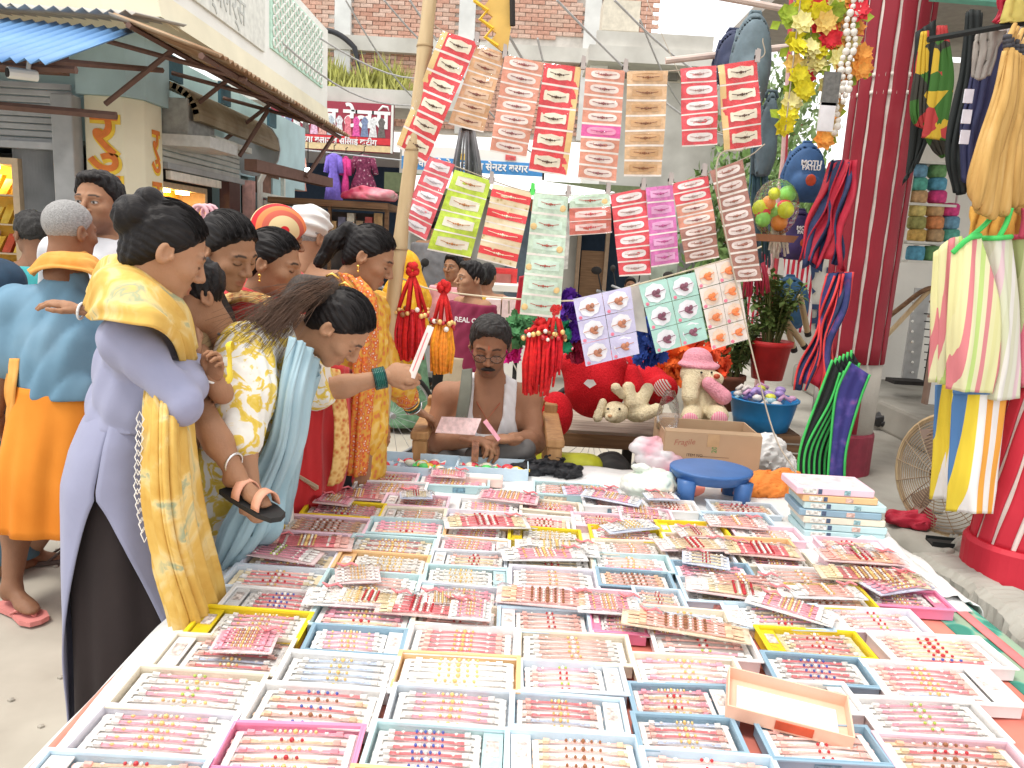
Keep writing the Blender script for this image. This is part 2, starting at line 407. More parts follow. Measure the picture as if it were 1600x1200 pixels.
def head_cols(v, skin, lip, lids, brow=(.012,.009,.008), stubble=None, tilak=None):
    n = len(v); c = np.tile(np.array(skin, float), (n,1)); x, y, z = np.abs(v[:,0]), v[:,1], v[:,2]
    def mix(mask, col): c[:] = c*(1-mask[:,None])+np.array(col)*mask[:,None]
    sm = lambda t, a, b: np.clip((t-a)/(b-a), 0, 1)
    if stubble is not None:
        mix(.55*sm(-z,.045,.075)*sm(y,-.02,.02), stubble)
    mix(.75*(1-sm(np.hypot(x/.022,(z+.0685)/.0125),.75,1.1))*(y > .075), lip)
    zb = .0285-(.0028*((x-.03)/.02)**2)-.002*(x > .04); mix(.9*(1-sm(np.abs(z-zb),.0022,.0048))*sm(x,.011,.016)*(1-sm(x,.046,.055))*(y > .05), brow)
    if lids == 'open':
        e = np.hypot((x-.032)/.0125, (z-.001)/.0058); mix((1-sm(e,.8,1.1))*(y > .06), (.50,.48,.45)); mix((1-sm(np.hypot((x-.031)/.0052, (z-.001)/.0056),.8,1.1))*(y > .06), (.02,.013,.01))
        mix(.9*(1-sm(np.abs(z-.0068+((x-.032)/.02)**2*.008),.001,.0028))*(np.abs(x-.032) < .014)*(y > .06), (.015,.01,.008))
    else:
        zl = -.0055+((x-.032)/.015)**2*.004; mix(.95*(1-sm(np.abs(z-zl),.0014,.0034))*(np.abs(x-.032) < .0155)*(y > .06), (.012,.008,.007))
        mix(.35*(1-sm(np.hypot((x-.032)/.016,(z-.003)/.010),.6,1.1))*(y > .06), tuple(s*.55 for s in skin))
    mix(.5*(1-sm(np.hypot(x-.0065,z+.044),.003,.0055))*(y > .085), tuple(s*.25 for s in skin))
    if tilak is not None: mix((1-sm(np.hypot(v[:,0]/.0035,(z-.035)/.009),.7,1.1))*(y > .06), tilak)
    return c
def orient(fwd, tilt=0):
    """head matrix: columns right, forward, up"""
    f = Vector(fwd).normalized(); r = f.cross(Vector((0,0,1))).normalized(); u = r.cross(f)
    if tilt: q = Matrix.Rotation(tilt, 3, f); r = q@r; u = q@u
    return Matrix((r, f, u)).transposed()
def apply(v, R, s, t): return (np.asarray(v)*s)@np.array(R).T+npv(t)
# ------------------------------------------------------------------ hands: wrist at 0, fingers +y, palm faces -z, thumb on +x
_hd = {}
def hand_mesh(pose, h=.0042):
    if pose in _hd: return _hd[pose]
    cur = {'relax': (.35,.45,.3), 'fist': (1.35,1.5,.9), 'pinch': (.75,.9,.5), 'flat': (.12,.15,.1), 'hold': (.6,.9,.6)}[pose]
    ps = [fc((0,-.02,0), (0,.035,0), .026, .036, .55, (0,0,1)), fc((-.012,.035,0), (.012,.078,-.002), .036, .034, .38, (0,0,1))]
    tips = []
    for i, (x, L) in enumerate(((.030,.068),(.010,.076),(-.010,.070),(-.028,.056))):
        a = 0; p = Vector((x, .078-.006*abs(i-1), 0)); sp = (x)*.9; q = [p]
        for j, fr in enumerate((.45,.32,.25)):
            a += cur[j]*(1+.12*(i-1.5)*.3); dv = Vector((math.sin(sp)*math.cos(a), math.cos(a)*math.cos(sp), -math.sin(a))); p = p+dv*L*1.18*fr; q.append(p)
        rr = (.0095,.0085,.0078,.0068)
        for j in range(3): ps.append(rc(q[j], q[j+1], rr[j]*(.88 if i == 3 else 1), rr[j+1]*(.88 if i == 3 else 1)))
    if pose == 'fist': th = [(.028,.022,-.008),(.044,.05,-.022),(.030,.072,-.034),(.008,.078,-.038)]
    elif pose in ('pinch','hold'): th = [(.028,.018,-.008),(.046,.050,-.020),(.046,.080,-.032),(.034,.102,-.040)]
    else: th = [(.028,.018,-.004),(.052,.045,-.010),(.064,.072,-.014),(.068,.094,-.016)]
    for j in range(3): ps.append(rc(th[j], th[j+1], (.014,.011,.0095)[j], (.011,.0095,.008)[j]))
    _hd[pose] = sdf_mesh(usum(ps, .006), (-.06,-.04,-.09), (.09,.19,.05), h); return _hd[pose]
def place_hand(wr, dirv, palm, pose, right, s=1.0):
    """world verts of a hand; dirv fingers direction, palm = direction the palm faces"""
    v, f = hand_mesh(pose); v = v.copy()
    y = Vector(dirv).normalized(); z = -Vector(palm); z = (z-y*z.dot(y)).normalized(); x = y.cross(z)
    if right: v[:,0] *= -1; f = f[:, ::-1]
    # palm down, fingers away: a left hand has its thumb on +x
    R = Matrix((x, y, z)).transposed()
    return apply(v, R, s, wr), f
# ------------------------------------------------------------------ person
hairblack = MP('black_hair', [(.3,(.006,.005,.006)),(.55,(.010,.008,.008)),(.8,(.022,.018,.017))], scale=1, stretch=(230,14,120), rough=.5, spec=.22, bump=.25)
hairbrown = MP('brown_hair', [(.3,(.015,.01,.008)),(.6,(.05,.03,.02)),(.85,(.11,.065,.04))], scale=1, stretch=(230,14,120), rough=.5, spec=.25, bump=.25)
hairgrey = MP('grey_hair', [(.3,(.20,.195,.19)),(.55,(.31,.305,.30)),(.8,(.42,.415,.41))], scale=1, stretch=(330,90,260), rough=.85, bump=.25)
hairpepper = MP('pepper_hair', [(.35,(.025,.023,.022)),(.6,(.035,.033,.032)),(.8,(.10,.097,.094))], scale=1, stretch=(190,40,130), rough=.6, bump=.3)
skinm = MVC('skin', rough=.58, bump=.14, bscale=190, sss=.10, spec=.3)
def torso(J, s, inf=0, waist=1.0, flat=.70):
    n = J['fwd']; sh = (J['shL']+J['shR'])/2; pel = J['pel']; up = (sh-pel); mid = pel+up*.42
    ch = pel+up*.74
    return [fc(ch, sh-up*.10, (.150+inf)*s, (.125+inf)*s, flat, n), fc(mid, ch, (.122*waist+inf)*s, (.150+inf)*s, flat, n), fc(pel, mid, (.158+inf)*s, (.122*waist+inf)*s, .78, n),
            rc(J['shL'], J['shR'], (.056+inf*.8)*s, (.056+inf*.8)*s), rc(sh-up*.02, J['neck'], (.075+inf*.6)*s, (.058+inf*.3)*s)]
def arm(J, sd, s, inf=0, upto=2.0, r=1.0):
    a, e, w = J['sh'+sd], J['el'+sd], J['wr'+sd]; out = []
    t = min(1, upto); out.append(rc(a, a.lerp(e, t), (.050*r+inf)*s, ((.050+(.038-.050)*t)*r+inf)*s))
    if upto > 1:
        t = upto-1; out.append(rc(e, e.lerp(w, min(.35,t)), (.038*r+inf)*s, (.040*r+inf)*s))
        if t > .35: out.append(rc(e.lerp(w,.35), e.lerp(w, t), (.040*r+inf)*s, ((.040+(.026-.040)*(t-.35)/.65)*r+inf)*s))
    return out
def legs(J, s, inf=0, upto=2.0):
    out = []
    for sd in 'LR':
        h_, k, a = J['hip'+sd], J['kn'+sd], J['an'+sd]
        out += [rc(h_, k, (.076+inf)*s, (.054+inf)*s)]
        if upto > 1: m_ = k.lerp(a, .3); out += [rc(k, m_, (.052+inf)*s, (.056+inf)*s), rc(m_, a, (.056+inf)*s, (.036+inf)*s)]
    return out
def hair_fn(style, male):
    w = 1.04 if male else 1.0
    def f(Q):
        x, y, z = Q[:,0], Q[:,1], Q[:,2]
        t = {'crop': .004, 'short': .010}.get(style, .010)
        d = ellip(Q, (0,-.013,.035), (.073*w+t,.093+t,.083+t*1.15))
        if style == 'short':
            d = smin(d, ellip(Q, (0,.03,.095), (.058,.055,.026)), .02)
            d = d+.0025*np.sin(x*190+5*np.sin(y*70))+.002*np.sin(y*160+z*120)
            cut = -(z-1.05*y+.012-.022*np.clip(y/.07,0,1))/1.45
        elif style == 'crop':
            d = d+.0008*np.sin(x*300)*np.sin(y*280)
            cut = -(z-1.0*y-.0)/1.42
        else:
            d = smin(d, ellip(Q, (0,-.05,-.03), (.064,.052,.062)), .03)
            d = d+.0016*np.sin(x*260+18*y+2*np.sin(z*50))+.001*np.sin(z*330+y*25)
            cut = -(z-1.05*y+.014-.01*np.abs(x)/.07-.42*np.maximum(0,y-.03))/1.45
            cut = np.maximum(cut, -(z+.085)/1.0)
        cut = cut+.0022*np.sin(x*310+3*np.sin(z*90))+.0016*np.sin(x*170+y*60)-.004
        d = smax(d, cut, .022 if style not in ('crop','short') else .012)
        if style == 'bun':
            b = ellip(Q, (0,-.108,.042), (.056,.044,.054)); b = b+.003*np.sin(np.arctan2(z-.04,x)*3+np.hypot(x,z-.04)*180)
            b2 = ellip(Q, (.0,-.088,.098), (.036,.034,.030)); b2 = b2+.0025*np.sin(x*170+z*120)
            d = smin(smin(d, b, .008), b2, .008)
        if style in ('pony', 'ponylow'):
            d = smin(d, rcone(Q, (0,-.10,.06), (0,-.128,.052), .026, .030), .012)
            q = rcone(Q, (0,-.128,.052), (0,-.155,-.02), .030, .036); q = smin(q, rcone(Q, (0,-.155,-.02), (0,-.165,-.12), .036, .026), .02)
            d = smin(d, q+.002*np.sin(x*300+4*np.sin(z*40))+.0015*np.sin(y*350), .012)
        if style == 'tied':
            d = smin(d, ellip(Q, (0,-.11,.0), (.045,.035,.05)), .02)
        return d
    return f
_hr = {}
def hair_mesh(style, male):
    k = (style, male)
    if k not in _hr: _hr[k] = sdf_mesh(hair_fn(style, male), (-.11,-.21,-.19), (.11,.12,.14), .0042)
    return _hr[k]
def person(name, label, J, s=1.0, male=False, look=(0,1,0), tilt=0, skin=(.30,.155,.085), hair='bun', hairm=None, lids='down', hands=None, voxel=.011, headscale=None, stubble=None, tilak=None, group=None, foot=None, bodyparts=None, lip=None):
    base = J.get('base', V(J['pel'].x, J['pel'].y, 0))
    t = thing('person', label, 'person', base, group=group)
    hs = headscale or s; hR = orient(look, tilt)
    ps = torso(J, s, 0)+arm(J,'L',s)+arm(J,'R',s)+legs(J,s)+[rc(J['neck'], J['head']-Vector(hR.col[2])*.06*s-Vector(hR.col[1])*.02*s, .058*s, .052*s)]
    keys = [J[k] for k in ('shL','shR','elL','elR','wrL','wrR','pel','hipL','hipR','knL','knR','anL','anR','neck')]
    for sd in 'LR':
        fd = (foot or {}).get(sd, J['fwd']); fd = Vector(fd).normalized(); a = J['an'+sd]
        ps += [rc(a-V(0,0,.02*s), a+fd*.13*s+V(0,0,-.058*s), .034*s, .024*s), rc(a-fd*.03*s-V(0,0,.045*s), a-V(0,0,.01), .032*s, .032*s), fc(a+fd*.10*s+V(0,0,-.06*s), a+fd*.155*s+V(0,0,-.066*s), .038*s, .03*s, .5, (0,0,1))]
        keys += [a+fd*.2*s, a-V(0,0,.1*s)]
    lo, hi = bbox(keys, .2*s)
    v, f = sdf_mesh(usum(ps, .028*s), lo, hi, voxel)
    parts = [(v, f, np.tile(np.array(skin, float), (len(v),1)))]
    hv, hf = head_mesh(male); hw = apply(hv, hR, hs, J['head'])
    parts.append((hw, hf, head_cols(hv, skin, lip or (skin[0]*.85, skin[1]*.55, skin[2]*.6), lids, stubble=stubble, tilak=tilak)))
    for sd in 'LR':
        if hands and sd in hands:
            dv, palm, pose = hands[sd]; a, q = place_hand(J['wr'+sd], dv, palm, pose, sd == 'R', s*1.0); parts.append((a, q, np.tile(np.array(skin, float), (len(a),1))))
    np_obj('body', parts, skinm, t)
    if hair:
        kv, kf = hair_mesh(hair, male); 
        np_obj('hair', [(kv*hs, kf)], hairm or hairblack, t, off=np.zeros(3), rot=hR.to_euler(), loc=J['head']-base)
    if hair in ('bun','pony','tied') and voxel < .0125:
        rg = random.Random(len(label)); b = MB()
        for k in range(150):
            x0 = rg.uniform(-.074,.074); rr = math.sqrt(max(.05, 1-(x0/.086)**2)); of = rg.uniform(.0095,.0135); pts = []
            a0 = .78-abs(x0)*4+rg.uniform(-.12,.12); a1 = math.pi+rg.uniform(-.5,.35); wob = rg.uniform(-.006,.006)
            for i in range(9):
                a = a0+(a1-a0)*i/8; u = i/8
                pts.append(J['head']+hR@(V(x0*(1-.55*u*u)+wob*math.sin(u*3), -.013+(.093+of)*rr*math.cos(a), .035+(.083+of*1.15)*rr*math.sin(a))*hs))
            b.tube(pts, [.0006]+[.0011]*7+[.0005], 3)
        b.build('hair_strands', hairm or hairblack, t, smooth=True)
    return t, hR
def garm(t, name, prims, mat, pts, k=.045, wr=.004, wk=75, voxel=.010, pad=.2, seed=0, cut=None, sq=(1.5,1.2,.65)):
    f0 = usum(prims, k)
    def f(Q):
        d = f0(Q)+wrinkle(Q, wr, wk, seed, sq)
        if cut is not None: d = smax(d, cut(Q), .006)
        return d
    lo, hi = bbox(pts, pad); v, q = sdf_mesh(f, lo, hi, voxel)
    return np_obj(name, [(v, q)], mat, t)
def loft(t, name, secs, mat, n=48, pl=9, amp=.06, seed=0, twist=.4, cap=False, solid=.004, dense=24):
    """draped tube: secs = [(centre, rx, ry, angle)], pleats growing downwards"""
    A = cr([(*s[0], s[1], s[2], s[3]) for s in secs], dense); rs = []; rng = random.Random(seed); ph = [rng.random()*6 for _ in range(4)]
    for i, r in enumerate(A):
        g_ = (i/(dense-1))**.8; row = []
        for k in range(n):
            a = 6.2832*k/n; m_ = 1+amp*g_*(math.sin(pl*a+ph[0]+twist*i*.15)+.6*math.sin(pl*1.7*a+ph[1])*.8+.4*math.sin(3*a+ph[2]))
            x, y = r[3]*m_*math.cos(a), r[4]*m_*math.sin(a); c_, s_ = math.cos(r[5]), math.sin(r[5])
            row.append(V(r[0]+x*c_-y*s_, r[1]+x*s_+y*c_, r[2]))
        rs.append(row)
    b = MB(); b.rings(rs, cap); return b.build(name, mat, t, smooth=True, solid=solid)
def bangle(t, c, ax, r, mat, tr=.004, name='bangle'):
    R = frame(ax); b = MB(); b.tube([Vector(c)+R@V(r*math.cos(a), r*math.sin(a), 0) for a in [6.2832*k/20 for k in range(21)]], tr, 6, False)
    return b.build(name, mat, t, smooth=True)
# =================================================================== THE SETTING
def wb(b, px0, py0, px1, py1, Y, dep, front=0):
    """axis-aligned box on a wall facing the camera, from photo pixels at distance Y"""
    a = P(px0, (py0+py1)/2, Y); c = P(px1, (py0+py1)/2, Y); t = P((px0+px1)/2, py0, Y); u = P((px0+px1)/2, py1, Y)
    b.box(((a.x+c.x)/2, Y-front+dep/2, (t.z+u.z)/2), (abs(c.x-a.x), dep, abs(t.z-u.z))); return b
def xb(b, px0, py0, px1, py1, X, dep):
    """axis-aligned box on a wall along the street at X (dep towards -x)"""
    a = PX(px0, (py0+py1)/2, X); c = PX(px1, (py0+py1)/2, X)
    t = PX((px0+px1)/2, py0, X); u = PX((px0+px1)/2, py1, X)
    b.box((X-dep/2, (a.y+c.y)/2, (t.z+u.z)/2), (abs(dep), abs(c.y-a.y), abs(t.z-u.z))); return b
g = MP('dusty_road', [(.30,(.27,.24,.195)),(.42,(.40,.365,.305)),(.55,(.48,.445,.375)),(.75,(.54,.50,.43))], scale=1.6, rough=.92, bump=.35, detail=12)
b = MB(); n = 60
def gh(x, y): return .006*math.sin(x*2.1+y*.7)+.006*math.sin(y*1.9-x*.6)
xs = [-45,-30,-20]+[-10+i*.5 for i in range(41)]+[20,30,45]; ys = [-30,-15]+[-4+i*.5 for i in range(50)]+[28,40,60]
b.grid([[V(x, y, gh(x,y) if -10 <= x <= 10 and 0 < y < 20 else 0) for x in xs] for y in ys])
tag(b.build('ground', g, smooth=True), kind='structure')
# small stones and litter on the road (uncountable)
b = MB()
for k in range(520):
    x = random.uniform(-3.2, -.9); y = random.uniform(1.5, 8); r = random.uniform(.003, .011)
    b.ball((x, y, r*.4+gh(x,y)), r, 5, 3, (1.2, 1, .6))
tag(b.build('road_grit', M('grit', (.36,.33,.28), .95, .3)), 'loose grit scattered over the dusty road', 'grit', kind='stuff')
conc = MP('rough_concrete', [(.25,(.22,.21,.18)),(.45,(.34,.325,.285)),(.6,(.41,.395,.35)),(.8,(.48,.46,.41))], scale=3.2, rough=.92, bump=.55, detail=9)
# right-hand veranda: a raised concrete floor with a broken edge
b = MB(); rows = []
yy = [0.2+.12*i for i in range(80)]
def edge(y): return 1.60+.03*math.sin(y*5)+.025*math.sin(y*13+1)+.02*math.sin(y*29)
for y in yy:
    e = edge(y); h = .40+.012*math.sin(y*7)
    rows.append([V(e-.03, y, -.02), V(e-.035+.02*math.sin(y*17), y, .12), V(e-.01+.02*math.sin(y*23+2), y, .25), V(e+.0+.012*math.sin(y*31), y, h-.06), V(e+.035, y, h-.01)]+[V(e+.06+.09*k+.0*k*k, y, h+.004*math.sin(k*3+y*9)) for k in range(8)]+[V(2.6, y, .405), V(9, y, .405)])
b.grid(rows)
tag(b.build('veranda_floor', conc, smooth=True), kind='structure')
b = MB(); a0, a1 = PZ(1376,640,.58), PZ(1462,880,.42)
b.prism([V(2.50,4.0,.40), V(2.58,3.2,.40), V(8,3.2,.40), V(8,9,.40), V(2.42,9,.40)], (0,0,0), (0,0,.2))
tag(b.build('veranda_step', conc, bevel=.025), kind='structure')
# broken raised kerb along the veranda lip beside the table
G = []; rk = random.Random(4); jt = lambda q: rk.uniform(-q, q)
for i in range(110):
    y = 1.0+1.75*i/109; h_ = .505 if y < 1.82 else (.485 if y < 2.34 else .455); h_ -= .035*max(0, math.sin(y*9.3+1))**6; e = .014*math.sin(y*11)+.010*math.sin(y*23+2)
    G.append([V(1.54+e+jt(.004), y, 0), V(1.535+e+jt(.007), y, .12), V(1.53+e+jt(.009), y, .26), V(1.54+e+jt(.009), y, h_-.06), V(1.548+e+jt(.006), y, h_-.018), V(1.575+e+jt(.005), y, h_+jt(.003)), V(1.62, y, h_+jt(.004)), V(1.67, y, h_+jt(.003)), V(1.705+jt(.005), y, h_-.01), V(1.72+jt(.006), y, .36)])
b = MB(); b.grid(G); tag(b.build('veranda_kerb', conc, solid=.01), kind='structure')
# ------------------------------------------------- left corner shop building
teal = M('teal_plaster', (.42,.57,.60), .85, .12, 3, .15, 30); cream = M('cream_paint', (.80,.74,.56), .8, .08, 2.2, .1)
white = M('white_paint', (.84,.83,.78), .8, .06, 2.5, .12); greysteel = M('grey_steel', (.40,.41,.42), .55, .2, 5, .1, metal=.1)
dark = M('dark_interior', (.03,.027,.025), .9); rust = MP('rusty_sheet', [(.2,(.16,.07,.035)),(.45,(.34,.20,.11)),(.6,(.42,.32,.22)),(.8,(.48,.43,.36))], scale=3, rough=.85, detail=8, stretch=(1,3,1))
brownwood = MP('brown_wood', [(.3,(.14,.075,.04)),(.7,(.26,.15,.08))], scale=4, stretch=(1,14,14), rough=.7)
bl = thing('corner_shop_building', 'teal and cream corner shop building with a white parapet and tin awnings', 'building', (-4.2, 7.5, 0))
b = MB(); b.box((-5.85, 9.0, 2.55), (5.1, 5.6, .9)); b.build('upper_wall', teal, bl)
b = MB(); b.box((-6.2, 6.35, 1.05), (5.6, .3, 2.1))
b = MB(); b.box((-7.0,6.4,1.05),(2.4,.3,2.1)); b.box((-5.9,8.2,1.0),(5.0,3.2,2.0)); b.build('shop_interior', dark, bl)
b = MB(); b.prism([V(-3.36,6.0,0), V(-3.06,6.0,0), V(-2.96,6.12,0), V(-2.96,6.42,0), V(-3.36,6.42,0)], (0,0,0), (0,0,2.42)); b.build('corner_pillar', cream, bl, bevel=.01)
b = MB(); b.prism([V(-3.40,5.97,2.42), V(-3.02,5.97,2.42), V(-2.93,6.1,2.42), V(-2.93,6.5,2.42), V(-3.40,6.5,2.42)], (0,0,0), (0,0,.7)); b.build('corner_pillar_head', teal, bl)
orange = M('orange_paint', (.72,.20,.04), .7, .15); yel = M('yellow_paint', (.85,.58,.06), .7)
for (t, sz, x, z) in (('रु', .46, -3.215, 2.13), ('ए', .40, -3.22, 1.70)):
    text_mesh(t, sz, yel, 'letter_outline', bl, M4=basis(V(x+.012, 5.996, z-.012)-bl.location, (1,0,0), (0,0,1)), bold=.02, ext=.001)
    text_mesh(t, sz, orange, 'letter', bl, M4=basis(V(x, 5.992, z)-bl.location, (1,0,0), (0,0,1)), bold=.006, ext=.002)
for (t, sz, y, z) in (('रु', .36, 6.29, 2.10), ('द', .36, 6.29, 1.70)):
    text_mesh(t, sz, yel, 'letter_outline', bl, M4=basis(V(-2.957, y+.01, z-.01)-bl.location, (0,1,0), (0,0,1)), bold=.016, ext=.001, sx=.75)
    text_mesh(t, sz, orange, 'letter', bl, M4=basis(V(-2.953, y, z)-bl.location, (0,1,0), (0,0,1)), bold=.004, ext=.002, sx=.75)
# roller shutter of the front shop: slats, half raised
for k in range(9):
    b = MB(); z = 2.06+k*.05; b.box((-5.0, 6.0-.01*math.sin(k), z), (3.12, .03, .044)); b.build('shutter_slat', greysteel, bl, bevel=.008)
b = MB(); b.box((-5.0, 5.95, 2.02), (3.14, .08, .05)); b.build('shutter_bottom_rail', greysteel, bl)
for k in range(5):
    b = MB(); z = 2.56+k*.055; b.box((-5.0, 5.9, z), (3.15, .1+.02*(k%2), .05)); b.build('lintel_board', M('lintel_brown', (.20,.10,.07), .8, .25), bl)
b = MB(); b.box((-3.47, 5.96, 1.2), (.16, .14, 2.4)); b.build('gate_frame', greysteel, bl, bevel=.01)
for k in range(15):
    x = -3.58-k*.024
    b = MB(); b.prism([V(x-.011,6.02,0), V(x,5.985,0), V(x+.011,6.02,0)], (0,0,0), (0,0,2.0)); b.build('folding_gate_bar', greysteel, bl)
# lit showcase with golden packets
gold = MP('gold_packet', [(.3,(.62,.30,.03)),(.55,(.90,.60,.09)),(.8,(.95,.80,.35))], scale=9, rough=.35, metal=.25)
redp = M('red_packet', (.55,.08,.03), .5, .3)
warm = M('lit_lamp', (1,.72,.25), emit=32); cabw = M('cabinet_wood', (.55,.42,.28), .6)
yb = M('yellow_backboard', (.85,.50,.06), .6)
def case(x0, x1, z0, z1, axis, base, shelves, n, nm):
    """lit wall showcase; axis 0: faces -y at y=base, 1: faces +x at x=base"""
    def bx(b, u0, u1, w0, w1, d0, d1):
        if axis == 0: b.box(((u0+u1)/2, base+(d0+d1)/2, (w0+w1)/2), (u1-u0, d1-d0, w1-w0))
        else: b.box((base-(d0+d1)/2, (u0+u1)/2, (w0+w1)/2), (d1-d0, u1-u0, w1-w0))
    t = thing(nm, nm.replace('_', ' ')+(' with gold packets on its shelves in the shutter shop' if axis == 0 else ' holding dark red goods beside the painted pillar'), 'showcase', V((x0+x1)/2, base, 0) if axis == 0 else V(base, (x0+x1)/2, 0))
    f = .05
    b = MB(); bx(b, x0, x1, z0-.05, z0, 0, .3); bx(b, x0, x1, z1, z1+.05, 0, .3); bx(b, x0-f, x0, z0-.05, z1+.05, 0, .3); bx(b, x1, x1+f, z0-.05, z1+.05, 0, .3); b.build('frame', cabw, t)
    b = MB(); bx(b, x0, x1, z0, z1, .26, .295); b.build('backboard', yb, t)
    hs = (z1-z0)/shelves
    for s in range(shelves):
        if s: b = MB(); bx(b, x0+.002, x1-.002, z0+s*hs-.012, z0+s*hs, .02, .25); b.build('shelf', cabw, t)
        for k in range(n):
            u = x0+(x1-x0)*(k+.5)/n; w = (x1-x0)/n*.7; h = hs*random.uniform(.55, .74)
            b = MB(); sk = .03
            if axis == 0: b.prism([V(u-w/2, base+.08, z0+s*hs+.001), V(u+w/2, base+.08, z0+s*hs+.001), V(u+w/2+sk, base+.14, z0+s*hs+h), V(u-w/2+sk, base+.14, z0+s*hs+h)], (0,0,0), (0,.06,0))
            else: b.prism([V(base-.08, u-w/2, z0+s*hs+.001), V(base-.08, u+w/2, z0+s*hs+.001), V(base-.14, u+w/2, z0+s*hs+h), V(base-.14, u-w/2, z0+s*hs+h)], (0,0,0), (-.06,0,0))
            b.build('packet', (gold if random.random() < .8 else redp) if axis == 0 else redp, t)
    for k in range(2):
        u = x0+(x1-x0)*(.3+.4*k); b = MB(); bx(b, u-.08, u+.08, z1-.03, z1-.005, .06, .12); b.build('lamp', warm, t)
    return t
case(-4.72, -3.90, .98, 1.87, 0, 5.94, 4, 9, 'gold_showcase')
# right wing along the street (wall plane X=-3)
b = MB(); b.box((-3.15, 9.8, 1.05), (.3, .9, 2.1)); b.box((-3.15, 8.28, 1.05), (.26, .12, 2.1)); b.build('side_wall', teal, bl)
for k in range(7):
    b = MB(); z = 2.02+k*.05; b.box((-3.0, 7.35, z), (.03, 1.75, .044)); b.build('shutter_slat', M('pale_shutter', (.55,.56,.53), .55, .12, 6, metal=.2), bl, bevel=.008)
b = MB(); b.box((-2.97, 7.35, 1.97), (.06, 1.78, .05)); b.build('shutter_bottom_rail', greysteel, bl)
olive = MP('olive_tin', [(.35,(.26,.20,.12)),(.65,(.42,.35,.24))], scale=3, rough=.6)
for k in range(8):
    a = k/8*math.pi*.5; r = .26
    b = MB(); b.box((-3.0+r*math.sin(a+.1)*1.1, 7.55, 2.36+r*math.cos(a+.1)), (.09, 2.1, .05), RY(a+.1)); b.build('shutter_hood_slat', olive, bl)
b = MB(); b.lathe([(.30,0),(.30,.03)], (-2.98, 8.6, 2.36), 16, R=RX(-math.pi/2)); b.build('shutter_hood_end', greysteel, bl)
case(6.55, 7.55, .9, 1.80, 1, -3.08, 2, 4, 'wall_showcase')
b = MB(); b.box((-2.98, 7.1, 1.90), (.04, 1.1, .07)); b.build('sign_rail', M('pale_board', (.75,.70,.62), .7), bl)
b = MB(); b.box((-3.0, 7.98, 1.0), (.1, .30, 1.95)); b.build('dark_post', M('dark_maroon_wood', (.10,.045,.04), .6), bl)
b = MB(); b.box((-2.96, 8.42, 1.0), (.1, .12, 2.0)); b.build('pink_post', M('pink_paint', (.62,.36,.33), .8, .2), bl)
b = MB(); b.tube([(-2.9,8.6,0), (-2.9,8.6,2.0), (-2.86,8.62,2.1), (-2.9,8.7,2.2)], .03, 8); b.build('drain_pipe', white, bl)
for k in range(16):
    y = 8.95+k*.042
    b = MB(); b.box((-2.98, y, .95), (.02, .016, 1.75)); b.build('folding_gate_bar', M('pale_gate', (.62,.62,.56), .6), bl)
b = MB(); b.box((-2.97, 9.25, 1.88), (.05, .9, .05)); b.box((-2.97, 9.25, 2.16), (.05, .9, .05)); b.box((-2.98, 8.83, 1.08), (.05,.05,2.15)); b.box((-2.98,9.68,1.08),(.05,.05,2.15)); b.build('gate_frame', M('pale_gate', (.62,.62,.56)), bl)
b = MB(); b.box((-3.03, 9.06, .95), (.02, .22, 1.8)); b.build('maroon_door_leaf', M('maroon_paint', (.30,.09,.10), .6), bl)
b = MB(); b.box((-3.03, 9.25, 2.02), (.02, .8, .24)); b.build('gate_fan_light', M('lintel_brown', (.2,.1,.07)), bl)
for y in (6.75, 7.85, 9.3):
    b = MB(); b.box((-2.995, y, 2.78), (.03, .26, .2)); b.build('ventilator', M('vent_blue', (.05,.14,.19), .6), bl)
b = MB(); b.box((-2.88, 6.75, 2.36), (.22, .55, .3)); b.build('meter_box', M('box_grey', (.33,.33,.31), .7, .2), bl, bevel=.01)
b = MB(); b.box((-2.78, 6.72, 2.17), (.42, .62, .09)); b.build('meter_shelf', M('slab_grey', (.55,.55,.53), .8), bl)
b = MB(); b.box((-2.70, 7.25, 2.24), (.05, .9, .05)); b.build('tube_light_batten', M('pale_gate', (.62,.62,.56)), bl)
# parapet over the side wing
b = MB(); b.box((-2.75, 7.95, 3.55), (.3, 4.7, .95)); b.build('parapet', white, bl)
b = MB(); b.prism([V(-2.57,5.6,2.9), V(-2.57,10.32,2.9), V(-2.6,10.32,3.08), V(-2.6,5.6,3.08)], (0,0,0), (-.4,0,0)); b.build('parapet_band', cream, bl)
b = MB(); b.box((-5.8, 5.78, 3.0), (6.4, .34, .22)); b.build('front_band', cream, bl)
b = MB(); b.box((-5.8, 5.85, 3.6), (6.4, .2, 1.0)); b.build('front_parapet', white, bl)
b = MB(); b.box((-5.8, 5.66, 3.22), (6.0, .06, .14)); b.build('front_sign_edge', M('pale_blue_board', (.52,.58,.62), .5), bl)
b = MB(); b.box((-2.585, 6.75, 3.52), (.02, 2.1, .68)); b.build('painted_panel', M('pale_grey_panel', (.72,.72,.66), .8), bl)
lg = M('pale_lettering', (.52,.53,.50), .8)
text_mesh('MAINA', .34, lg, 'faded_lettering', bl, M4=basis(V(-2.573, 6.9, 3.70)-bl.location, (0,1,0), (0,0,1)))
text_mesh('ज्वेलर्स', .3, lg, 'faded_lettering', bl, M4=basis(V(-2.573, 6.8, 3.36)-bl.location, (0,1,0), (0,0,1)))
grn = M('mint_lattice', (.42,.74,.56), .8)
b = MB(); b.box((-2.592, 9.0, 3.6), (.02, 2.0, .66)); b.build('lattice_panel', M('mint_panel', (.55,.78,.65), .8), bl)
